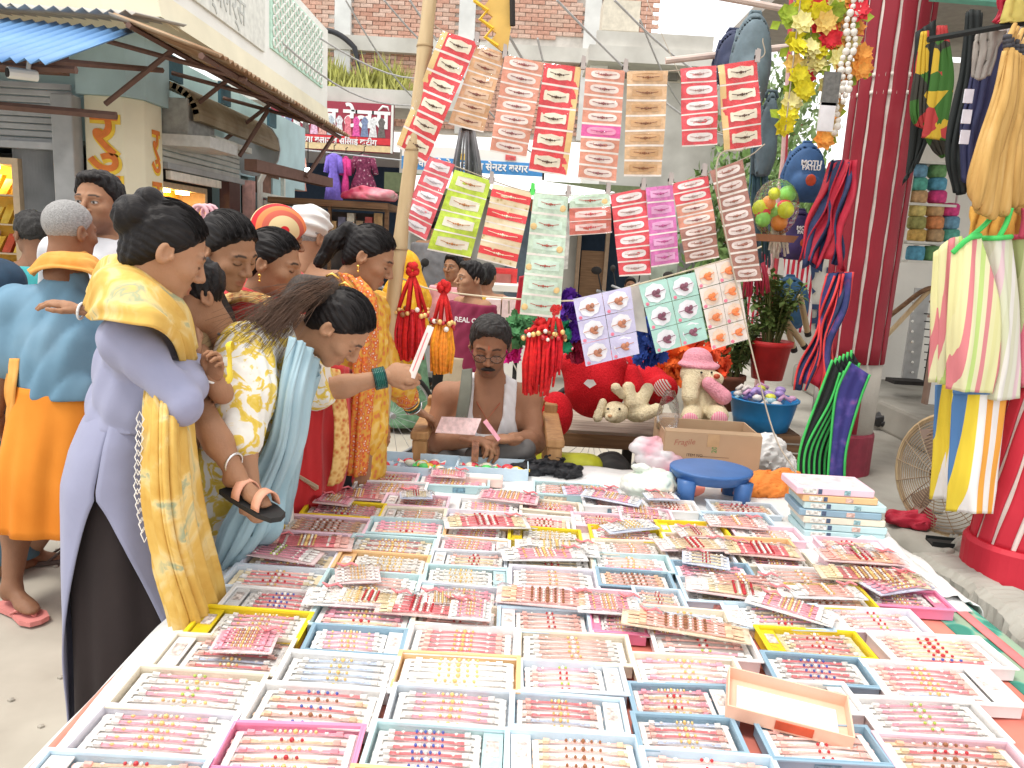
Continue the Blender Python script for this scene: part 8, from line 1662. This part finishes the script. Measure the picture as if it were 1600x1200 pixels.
# leaf print belts
lf = MP('leaf_print', [(.0,(.05,.05,.04)),(.25,(.05,.16,.03)),(.5,(.62,.42,.04)),(.75,(.46,.05,.05))], 'cells', 13, interp='CONSTANT', rough=.7)
for i, pts in enumerate(([[(1465,40),(1478,40)],[(1455,120),(1490,118)],[(1445,190),(1482,186)],[(1440,215),(1478,220)]], [[(1440,50),(1452,48)],[(1430,110),(1450,112)],[(1422,170),(1446,172)],[(1428,195),(1450,205)]], [[(1450,180),(1472,172)],[(1446,210),(1478,205)],[(1456,232),(1482,228)],[(1472,246),(1480,244)]])):
    drop('leaf_print_bag', ['large bag printed with leaves in green red and yellow squares','narrow leaf printed strap beside the red column','small leaf printed flap below the leaf bags'][i], 'bag', pts, lf, 3.35+.05*i, i+10, .006)
drop('dark_strap', 'black braided straps hanging between column and leaf bags', 'straps', [[(1432,50),(1462,30)],[(1425,180),(1462,140)],[(1418,260),(1455,200)],[(1410,290),(1436,250)]], blk, 3.55, 14)
# shelf of rope rolls
RC2 = [(.52,.33,.16),(.10,.38,.30),(.14,.30,.42),(.62,.06,.22),(.10,.32,.45),(.14,.30,.12),(.55,.36,.10),(.30,.30,.10),(.62,.52,.18),(.44,.30,.16),(.62,.25,.10)]
sh = thing('wall_shelf', 'narrow wire shelf holding rope and yarn rolls behind the column', 'shelf', P(1455,330,4.4)); 
for y in (252,318,378,408): b = MB(); wb(b, 1418,y,1495,y+4,4.4,.16); b.build('shelf_board', M('pale_gate', (.62,.62,.56)), sh)
b = MB()
for x in (1419,1494): wb(b, x-1,245,x+1,412,4.42,.02)
b.build('upright', M('pale_gate', (.62,.62,.56)), sh)
k = 0
for yb, hs, xs_ in ((318,66,(1434,1464)), (378,20,(1432,1460,1484)), (408,22,(1430,1456))):
    for x in xs_:
        n = 3 if hs != 22 else 1
        for j in range(n):
            hpx = (20 if hs != 22 else 24); y = yb-j*hpx; c = P(x, y-hpx/2, 4.45); r = 13/FPX*4.45; h = hpx/FPX*4.45*.94; col = RC2[k % 11]
            cn = ['tan','green','blue','crimson','sky blue','dark green','ochre','olive','mustard','brown','orange'][k % 11]
            t = thing('yarn_roll', f'{cn} yarn roll on the wire shelf, number {"one two three".split()[j]} from shelf up', 'yarn roll', c-V(0,0,h/2), group='yarn rolls on the wire shelf'); b = MB()
            b.lathe([(r*.8,-h/2),(r,-h*.35),(r*1.02,0),(r,h*.35),(r*.8,h/2)], c, 14); b.build('winding', M('yarn_%d' % (k % 11), col, .85, .25, 40, .6, 90), t, smooth=True); b = MB(); b.lathe([(r*.3,h/2),(r*.3,h/2+.004)], c, 8); b.build('core_end', cbm, t); k += 1
# pegboard with hooks, walking sticks, crate
pg = thing('peg_panel', 'perforated grey metal panel with hooks leaning on the white wall', 'panel', P(1435,590,5.4)); b = MB(); wb(b, 1420,450,1444,592,5.4,.02); b.build('panel_sheet', M('panel_grey', (.45,.45,.44), .5, metal=.3), pg)
for k in range(8): b = MB(); q = P(1426,470+16*k,5.38); b.ball(q, .010, 7, 4); b.build('stud', white, pg)
for k in range(9): b = MB(); q = P(1444,490+12*k,5.38); b.tube([q, q+V(.08,-.05,.0), q+V(.09,-.05,.02)], .004, 4); b.build('hook', dark, pg)
t = thing('hook_stand_base', 'flat dark metal foot below the hook panel', 'stand', P(1425,600,5.3)); b = MB(); wb(b, 1398,596,1452,602,5.2,.14); b.build('plate', dark, t); b = MB(); q = P(1445,598,5.3); b.tube([q, q+V(0,0,.75)], .012, 6); b.build('post', dark, t)
for i, (a, c, hook, lab) in enumerate((((1380,530),(1448,458),1,'long wooden walking stick with curled handle behind the column'), ((1382,500),(1436,458),1,'dark walking stick with curled handle behind the column'), ((1240,545),(1218,470),0,'cut bamboo stick leaning by the flower pot'), ((1256,540),(1222,492),0,'short bamboo stick leaning beside the longer one'), ((1262,520),(1250,462),0,'thin bamboo stick standing against the blue backpack'))):
    A, B = P(*a, 4.55), P(*c, 4.45); t = thing('walking_stick', lab, 'stick', A); b = MB(); pts = [A, A.lerp(B,.5), B]
    if hook: dv = (B-A).normalized(); nv = V(dv.z,0,-dv.x); pts += [B+dv*.06+nv*.02, B+dv*.08+nv*.06, B+dv*.05+nv*.10, B+nv*.10]
    b.tube([Vector(q) for q in cr(pts, 20)], .014 if hook else .018, 8); b.build('shaft', bamboo if i != 1 else brownwood, t, smooth=True); b = MB(); b.tube([A-(B-A).normalized()*.02, A+(B-A).normalized()*.01], .016 if hook else .02, 8); b.build('tip', dark, t)
t = thing('framed_board', 'white framed board leaning against the shop wall', 'board', P(1472,600,5.0)); b = MB(); wb(b, 1458,500,1490,640,5.0,.03); b.build('board_face', white, t); b = MB(); wb(b, 1455,496,1460,642,4.98,.05); wb(b, 1455,494,1492,498,4.98,.05); b.build('board_edge', M('frame_brown', (.30,.20,.15), .7), t)
# litter on the veranda
lump('black_sack', 'black plastic bag slumped behind the column foot', 'bag', 1385,668,.42, [el((0,0,.05),(.11,.09,.06)), el((.07,0,.04),(.08,.07,.045))], M('bin_plastic', (.03,.03,.032), .3, .2), .010, 45, seed=11)
lump('maroon_rag', 'crumpled maroon rag on the rubble by the veranda edge', 'rag', 1420,820,.41, [el((0,0,.02),(.09,.06,.03)), el((.06,.02,.03),(.05,.05,.03))], crim, .012, 60, seed=12)
for i, (px, py, s) in enumerate(((1520,868,.07),(1505,850,.05),(1462,800,.03),(1540,845,.04),(1490,890,.045),(1478,868,.03))):
    q = PZ(px, py, .40); t = lump('stone', ['broken brick piece beside the striped column foot','pale flat stone by the column foot','small grey stone near the maroon rag','small stone below the striped bag','grey rubble lump at the veranda lip','tiny rubble lump on the veranda'][i], 'stone', px, py, .39, [el((0,0,s*.4),(s,s*.8,s*.6))], conc, .008, 60, .006, seed=i+20, part='rock')
q = PZ(1478,852,.41); t = thing('black_tray', 'flat black plastic tray lying on the veranda edge', 'tray', q, (0,0,-.15)); b = MB(); b.box((0,0,.006), (.13,.07,.01)); b.build('base', dark, t, off=V(0,0,0)); b = MB(); b.box((0,.035,.012), (.13,.006,.02)); b.box((0,-.035,.012), (.13,.006,.02)); b.build('rim', blk, t, off=V(0,0,0))
# ------------------------------------------------- toys on the cart, tub and plants
cart = thing('wooden_cart', 'plank topped cart behind the vendor carrying soft toys', 'cart', (.6, 4.05, 0)); zc = P(950,672,3.85).z; x0, x1 = P(868,672,3.85).x-.3, P(1040,672,3.85).x+.35
for k in range(5): b = MB(); b.box(((x0+x1)/2, 3.88+.115*k, zc-.02), (x1-x0, .11, .03)); b.build('plank', MP('grey_plank', [(.3,(.22,.17,.13)),(.7,(.38,.31,.25))], scale=3, stretch=(1,10,10), rough=.85), cart)
b = MB(); b.box(((x0+x1)/2, 3.83, zc-.055), (x1-x0, .035, .07)); b.build('side_rail', brownwood, cart)
for x in (x0+.08, x1-.5, x1-.05):
    b = MB(); b.box((x, 4.1, (zc-.08)/2), (.05,.05,zc-.08)); b.build('leg', dark, cart)
for wx in (925, 600):
    q = P(wx, 690, 4.6) if wx == 925 else P(612,640,5.0); rw = .34 if wx == 925 else .30; c = V(q.x, q.y, rw+.01)
    t = thing('bicycle_wheel', 'spoked bicycle wheel under the toy cart' if wx == 925 else 'bicycle wheel behind the orange dressed woman', 'wheel', V(c.x,c.y,0))
    R = RX(math.pi/2) if wx == 925 else RZ(.5)@RX(math.pi/2)
    b = MB(); b.tube([c+R@V(rw*math.cos(a), rw*math.sin(a), 0) for a in [6.2832*k/40 for k in range(41)]], .018, 8, False); b.build('tyre', M('rubber', (.03,.03,.03), .8), t, smooth=True)
    b = MB(); b.tube([c+R@V(rw*.94*math.cos(a), rw*.94*math.sin(a), 0) for a in [6.2832*k/40 for k in range(41)]], .010, 6, False); b.build('rim', greysteel, t, smooth=True)
    b = MB()
    for k in range(18): a = 6.2832*k/18; b.tube([c, c+R@V(rw*.94*math.cos(a), rw*.94*math.sin(a), .0)], .0018, 3)
    b.build('spokes', greysteel, t); b = MB(); b.tube([c+R@V(0,0,-.04), c+R@V(0,0,.04)], .02, 8); b.build('hub', greysteel, t)
furred = MP('red_fur', [(.3,(.50,.005,.012)),(.6,(.66,.012,.022)),(.8,(.74,.03,.04))], scale=160, rough=.95, bump=.9, detail=3); furpink = MP('pink_fur', [(.3,(.70,.26,.34)),(.7,(.84,.40,.47))], scale=150, rough=.95, bump=.8); furcream = MP('cream_fur', [(.3,(.66,.56,.36)),(.6,(.78,.68,.46)),(.8,(.84,.76,.58))], scale=150, rough=.95, bump=.9); striped = MP('striped_pad', [(0,(.78,.74,.68)),(.5,(.66,.05,.06))], 'wave', 28, rot=(0,.7,.4), interp='CONSTANT', rough=.9)
def soft(t, part, prims, mat, lo, hi, vox=.011, k=.03, fur=.003):
    f0 = usum(prims, k)
    def f(Q): return f0(Q)+fur*np.sin(Q[:,0]*190)*np.sin(Q[:,1]*210)*np.sin(Q[:,2]*200)
    v, fa = sdf_mesh(f, lo, hi, vox); return np_obj(part, [(v,fa)], mat, t)
def Q3(px, py, Y): return P(px, py, Y)
# giant red bear slumped on the cart
t = thing('red_teddy_bear', 'huge red teddy bear with a pink muzzle slumped beside the vendor', 'soft toy', P(900,680,3.75)); Yt = 3.78
soft(t, 'body', [el(P(930,606,Yt-.02),(.155,.12,.155)), rc(P(900,570,Yt-.03),P(915,600,Yt-.05),.08,.10), rc(P(955,572,Yt-.03),P(940,600,Yt-.05),.08,.10)], furred, P(820,720,3.3), P(1030,520,4.1), .010, .02)
soft(t, 'foot', [el(P(868,648,3.62),(.085,.09,.115))], furred, P(800,720,3.4), P(940,560,3.85), .010)
soft(t, 'arm', [rc(P(985,585,Yt-.04),P(992,610,Yt-.08),.05,.055)], furred, P(930,690,3.4), P(1040,530,3.95), .010)
soft(t, 'head', [el(P(905,560,Yt+.08),(.12,.10,.10)), el(P(880,535,Yt+.08),(.045,.03,.045)), el(P(935,530,Yt+.08),(.045,.03,.045))], furpink, P(820,640,3.5), P(1000,480,4.15))
b = MB(); q = P(922,600,3.56); b.prism([q+V(-.03,0,0), q+V(0,-.005,-.02), q+V(.03,0,.0), q+V(.015,0,.02), q+V(-.015,0,.02)], (0,0,0), (0,.006,0)); b.build('stitched_patch', M('patch_white', (.75,.73,.70), .7), t)
t = thing('red_teddy_bear', 'red teddy bear with striped paw pads lying behind the cream puppy', 'soft toy', P(1020,660,3.9)); Yt = 3.95
soft(t, 'body', [el(P(1010,605,Yt),(.13,.12,.12)), rc(P(985,600,Yt-.05),P(975,575,Yt-.1),.06,.07), rc(P(1030,610,Yt-.05),P(1036,608,Yt-.16),.07,.075)], furred, P(930,680,3.6), P(1080,530,4.2))
b = MB(); q = P(1035,606,Yt-.235); b.ball(q, .045, 14, 8, (1,.35,1)); b.build('paw_pad', striped, t, smooth=True); b = MB(); q = P(968,566,Yt-.16); b.ball(q, .040, 14, 8, (1.1,.35,.9)); b.build('paw_pad', striped, t, smooth=True)
# cream puppy lying
t = thing('cream_soft_puppy', 'small cream soft puppy lying on the cart planks', 'soft toy', P(975,668,3.58)); Yt = 3.58
soft(t, 'body', [el(P(996,642,Yt+.04),(.075,.07,.055)), rc(P(1000,630,Yt),P(1012,608,Yt+.02),.034,.03), rc(P(1005,648,Yt-.03),P(1026,640,Yt-.05),.032,.03), rc(P(985,628,Yt),P(982,606,Yt+.02),.034,.03)], furcream, P(900,700,3.38), P(1060,580,3.85), .008, .018)
soft(t, 'head', [el(P(962,644,Yt-.02),(.062,.058,.052)), el(P(954,652,Yt-.075),(.028,.024,.022))], furcream, P(900,700,3.38), P(1050,580,3.85), .007, .012)
for a_, c_ in (((942,628),(934,652)), ((972,618),(962,606))): soft(t, 'ear', [rc(P(*a_,Yt-.02), P(*c_,Yt-.04), .018, .024)], furcream, P(900,700,3.38), P(1050,570,3.85), .007, .012)
b = MB(); b.ball(P(953,650,Yt-.099), .009, 8, 5, (1.3,1,.9)); b.build('nose', M('peach_nose', (.50,.28,.14), .6), t, smooth=True)
for x_ in (950,968): b = MB(); b.ball(P(x_,639,Yt-.075), .006, 7, 5); b.build('eye', dark, t, smooth=True)
# cream bear with pink hat
Yt = 3.7; t = thing('cream_teddy_bear', 'cream teddy bear sitting in a pink hat with pink striped feet', 'soft toy', P(1100,665,Yt))
soft(t, 'body', [el(P(1098,628,Yt),(.095,.09,.10)), el(P(1090,585,Yt),(.085,.085,.075)), rc(P(1080,600,Yt-.06),P(1078,620,Yt-.1),.045,.04), rc(P(1085,640,Yt-.05),P(1080,652,Yt-.14),.05,.05), rc(P(1115,640,Yt-.05),P(1122,650,Yt-.14),.05,.05), el(P(1116,592,Yt-.06),(.045,.05,.035))], furcream, P(1030,690,3.4), P(1160,540,3.95), .008, .02)
soft(t, 'hat', [el(P(1092,570,Yt+.015),(.102,.095,.024)), el(P(1090,560,Yt+.03),(.072,.07,.055))], furpink, P(1030,610,3.5), P(1160,530,3.95), .009, .02)
soft(t, 'arm', [rc(P(1108,600,Yt-.1),P(1130,620,Yt-.12),.035,.04)], furpink, P(1060,660,3.4), P(1170,560,3.8), .008, .02)
for x, y in ((1078,657),(1124,655)): b = MB(); b.ball(P(x,y,Yt-.185), .040, 14, 8, (1,.4,.95)); b.build('foot_pad', MP('pink_pad', [(0,(.82,.50,.54)),(.5,(.74,.25,.34))], 'wave', 30, rough=.9), t, smooth=True)
b = MB(); b.ball(P(1120,588,Yt-.115), .013, 8, 6, (1.3,1,1)); b.build('nose', redp, t, smooth=True)
for x in (1096,1112): b = MB(); b.ball(P(x,582,Yt-.088), .006, 7, 5); b.build('eye', dark, t, smooth=True)
# garlands heaped behind the toys
def heap(name, lab, px0, px1, py0, py1, Y, n, col, r=.03):
    t = thing(name, lab, 'garland', P((px0+px1)/2, py1, Y)); b = MB()
    for k in range(n):
        c = P(random.uniform(px0,px1), random.uniform(py0,py1), Y+random.uniform(-.06,.06)); R = Euler((random.uniform(.6,2.4), random.uniform(-.8,.8), random.random()*6)).to_matrix()
        for lay in range(2): petals(b, c+R@V(0,0,.008*lay), r-.008*lay, 8, R@RZ(lay*.4))
    b.build('blossom_mass', M('blossom_%d%d' % (int(col[0]*99), int(col[2]*99)), col, .8, .3, 25), t); b = MB(); b.tube([P(px0,py0,Y), P(px0,py0-20,Y)], .004, 4); b.build('thread', rope, t)
heap('flower_garland', 'purple artificial garland bunch hanging behind the red tassels', 878,905,458,530,3.5,60,(.10,.02,.36))
heap('flower_garland', 'deep crimson garland end under the purple one', 884,912,528,562,3.52,30,(.38,.01,.06))
heap('flower_garland', 'royal blue garland hanging behind the gift sheets', 996,1036,500,570,3.6,70,(.02,.06,.30))
heap('marigold_garland', 'heap of orange marigolds behind the cream bear', 1000,1090,545,600,4.05,120,(.80,.14,.02), .034)
heap('marigold_garland', 'orange red marigold string beside the potted plant', 1060,1135,535,585,4.15,90,(.76,.08,.02), .034)
heap('flower_garland', 'green leafy tinsel behind the red tassels', 795,830,490,540,3.6,40,(.08,.26,.10))
heap('flower_garland', 'emerald green garland bow beside the purple garland', 870,895,505,545,3.45,24,(.01,.22,.10))
heap('flower_garland', 'magenta garland bunch beside the vendors shoulder', 790,812,520,560,3.7,40,(.72,.02,.30))
drop('red_drape', 'bright red cloth draped behind the mint card strip', 'cloth', [[(812,432),(840,425)],[(806,480),(842,480)],[(800,520),(842,520)]], crim2, 4.2, 3)
# tub of plastic goods on the veranda
q = P(1188,668,4.0); rt = .178; t = thing('wooden_crate', 'slatted wooden crate under the blue tub behind the carton', 'crate', V(q.x,q.y,.40)); zc_ = q.z-.40
for kk in range(4): b = MB(); b.box((q.x,q.y-.13,.40+zc_*(kk+.5)/4), (.34,.015,zc_/4-.012)); b.build('slat', brownwood, t); b = MB(); b.box((q.x,q.y+.13,.40+zc_*(kk+.5)/4), (.34,.015,zc_/4-.012)); b.build('slat', brownwood, t)
b = MB(); b.box((q.x,q.y,q.z-.012), (.34,.24,.02)); b.build('lid', brownwood, t)
t = thing('plastic_tub', 'round blue plastic tub filled with small toys on the veranda', 'tub', q); bt = M('tub_blue', (.02,.22,.52), .35, .05)
b = MB(); b.lathe([(rt*.78,0),(rt*.88,.07),(rt*.98,.155),(rt*1.04,.16),(rt*1.04,.168),(rt*.95,.165),(rt*.84,.07),(rt*.74,.012)], q, 32); b.build('bowl', bt, t, smooth=True)
for k in range(34):
    a = random.random()*6.28; r = rt*.8*math.sqrt(random.random()); c = q+V(r*math.cos(a), r*math.sin(a), .14+.06*random.random()); col = random.choice([(.40,.28,.62),(.72,.74,.10),(.70,.66,.62),(.62,.35,.55),(.35,.55,.62),(.80,.76,.72)])
    b = MB(); (b.ball(c, random.uniform(.018,.03), 8, 5, (1.2,1,.8)) if k % 3 else b.tube([c+V(-.03,0,0), c+V(0,.02,.02), c+V(.04,0,.0)], .012, 6)); b.build('toy', M('tubtoy_%d' % int(col[0]*100), col, .3), t, smooth=True)
# potted plants
def potted(px, pyrim, pybase, wpx, Y, lab, potcol, leafcol, hpx, n, spread):
    A = P(px, pyrim, Y); zb = P(px, pybase, Y).z; r = wpx/FPX*Y/2; t = thing('potted_plant', lab, 'plant', V(A.x, Y, zb)); h = A.z-zb
    b = MB(); b.lathe([(r*.72,0),(r*.95,h*.86),(r*1.04,h*.87),(r*1.04,h),(r*.94,h),(r*.9,h*.9)], (A.x,Y,zb), 24); b.build('pot', potcol, t, smooth=True)
    b = MB(); b.lathe([(r*.9,h*.93),(.01,h*.95)], (A.x,Y,zb), 16); b.build('soil', M('soil', (.05,.035,.025), .95), t)
    ht = hpx/FPX*Y; b = MB(); bs = MB()
    for k in range(n//26):
        a = random.random()*6.28; rr = random.random()**.6*spread; top = V(A.x+rr*math.cos(a), Y+rr*math.sin(a)*.7, A.z+ht*random.uniform(.45,1)); p0 = V(A.x+.3*rr*math.cos(a), Y+.3*rr*math.sin(a), A.z-.02)
        mid = p0.lerp(top,.5)+V(0,0,.04); pts = [Vector(q) for q in cr([p0, mid, top], 9)]; bs.tube(pts, [.004]*9, 4)
        for j in range(26):
            q = pts[min(8, 2+int(random.random()*7))]; dv = V(random.gauss(0,1), random.gauss(0,1), random.gauss(.2,.6)).normalized(); L = random.uniform(.035,.07); sd = dv.cross(V(0,0,1)).normalized()*L*.26
            b.raw([q, q+dv*L*.5+sd, q+dv*L-V(0,0,.01), q+dv*L*.5-sd], [(0,1,2,3)])
    bs.build('stems', M('stem_green', (.16,.18,.06), .8), t); b.build('foliage', M('leafmat_'+lab[:6], leafcol, .55, .4, 7), t)
potted(1205,532,592,66,4.35,'tall bushy plant in a bright red pot', M('red_pot', (.62,.03,.03), .45), (.13,.20,.05), 105, 1000, .15)
potted(1140,585,640,50,4.4,'leafy plant with drooping leaves beside the red pot', M('brown_pot', (.26,.10,.06), .7), (.15,.22,.07), 95, 1100, .19)
lump('blue_tarpaulin', 'crumpled bright blue plastic sheet under the cart', 'sheet', 1010,705,.30, [el((0,.2,.1),(.2,.1,.12))], M('blue_sheet', (.02,.12,.42), .4, .1), .012, 40, seed=30)
# stall counter far behind the heads
sc_ = thing('street_stall', 'wooden topped street stall with glass sides below the tailors display', 'stall', P(510,400,8.5)); b = MB(); wb(b, 418,312,606,322,8.4,.9); b.build('counter_top', brownwood, sc_)
b = MB(); wb(b, 420,322,426,430,8.45,.05); wb(b, 600,322,606,430,8.45,.05); wb(b, 512,322,516,430,8.45,.05); b.build('post', brownwood, sc_); b = MB(); wb(b, 420,330,606,420,8.8,.05); b.build('back_board', M('stall_dark', (.07,.06,.06), .8, .5, 6), sc_)
for k in range(12):
    x = 430+k*14; b = MB(); wb(b, x, 345-6*(k%3), x+11, 372, 8.6, .1); b.build('goods', M('goods_%d' % (k%5), [(.5,.1,.1),(.6,.4,.2),(.2,.2,.3),(.7,.68,.6),(.4,.3,.2)][k%5], .6, .3), sc_)
lump('pink_cloth_heap', 'heap of pink and red cloth on top of the street stall', 'cloth', 0,0,0, [el((0,0,.05),(.28,.15,.07)), el((-.2,0,.04),(.12,.1,.06))], MP('pink_heap', [(.35,(.6,.05,.12)),(.6,(.75,.3,.35)),(.75,(.7,.6,.58))], scale=5, rough=.9), .02, 22, .014, ref=P(580,313,8.5))
# motorcycles far down the street
def motorbike(px, py, Y, rz, col, lab):
    c = P(px, py, Y); g0 = V(c.x, Y, 0); t = thing('motorcycle', lab, 'motorcycle', g0, (0,0,rz)); R = RX(math.pi/2)
    for s in (-1,1):
        cc = V(s*.62,0,.30); b = MB(); b.tube([cc+R@V(.27*math.cos(a), .27*math.sin(a), 0) for a in [6.2832*k/28 for k in range(29)]], .045, 8, False); w = b.build('wheel', M('rubber', (.03,.03,.03)), t, off=V(0,0,0), smooth=True)
        b = MB(); b.lathe([(.05,-.05),(.2,-.01),(.2,.01),(.05,.05)], cc, 14, R=R); b.build('rim', greysteel, t, off=V(0,0,0))
    m_ = M('bike_%d' % int(col[0]*100), col, .3, .05, coat=.5)
    v, f = sdf_mesh(usum([rc(V(-.1,0,.78),V(.3,0,.84),.12,.13), rc(V(-.65,0,.78),V(-.1,0,.75),.07,.10)], .05), (-.8,-.2,.5), (.6,.2,1.0), .025); np_obj('tank_and_tail', [(v,f)], m_, t, off=np.zeros(3))
    b = MB(); b.bevbox((-.32,0,.84), (.6,.24,.09), .03); b.build('seat', M('black_seat', (.02,.02,.02), .5), t, off=V(0,0,0)); b = MB(); b.bevbox((.02,0,.45), (.42,.26,.34), .05); b.build('engine', greysteel, t, off=V(0,0,0))
    b = MB(); b.tube([V(.62,0,.3), V(.42,0,.98)], .03, 8); b.tube([V(.40,-.36,1.06), V(.42,0,1.02), V(.40,.36,1.06)], .016, 8); b.build('fork_and_handlebar', greysteel, t, off=V(0,0,0)); b = MB(); b.ball((.52,0,.92), .10, 12, 8); b.build('headlight', M('lamp_glass', (.7,.7,.7), .1), t, off=V(0,0,0), smooth=True)
    for s in (-1,1): b = MB(); b.tube([V(.42,s*.3,1.06), V(.40,s*.36,1.24)], .008, 5); b.ball((.40,s*.38,1.27), .06, 10, 6, (.4,1,.7)); b.build('mirror', dark, t, off=V(0,0,0))
motorbike(925,470,8.8,.3,(.20,.03,.03),'dark red motorcycle parked before the brown partition')
motorbike(1000,470,8.2,-2.0,(.03,.03,.04),'black motorcycle facing the stall beside the doorway')
motorbike(675,500,6.8,2.6,(.25,.25,.27),'grey motorcycle behind the red tassel')
# red crate and white cups behind
t = thing('red_crate', 'red plastic crate on a white table behind the boy', 'crate', P(785,445,7.4)); b = MB(); wb(b, 762,420,808,446,7.4,.3); b.build('crate_body', M('crate_red', (.60,.04,.04), .5, .2), t); b = MB(); wb(b, 772,428,798,444,7.38,.02); b.build('crate_opening', M('crate_dim', (.35,.12,.10), .7), t)
t = thing('white_table', 'white table with pale goods behind the vendors head', 'table', P(790,480,7.2)); b = MB(); wb(b, 755,446,830,456,7.0,.7); b.build('table_top', white, t); b = MB(); wb(b, 758,456,763,560,7.1,.05); wb(b, 822,456,827,560,7.1,.05); b.build('leg', white, t)
for k in range(3): t = thing('egg_tray', 'stack of pale pink egg trays behind the vendor' if k == 0 else ('second pale egg tray stack near the red drape' if k == 1 else 'third pale egg tray stack beside the boy'), 'trays', P(770+26*k,490,6.2)); b = MB(); wb(b, 758+26*k,468,782+26*k,497,6.2,.3); b.build('trays', M('egg_pink', (.78,.60,.58), .8, .15, 30), t); b = MB(); q = P(770+26*k,497,6.25); b.box((q.x,q.y+.1,q.z/2), (.1,.1,q.z)); b.build('pedestal', white, t)
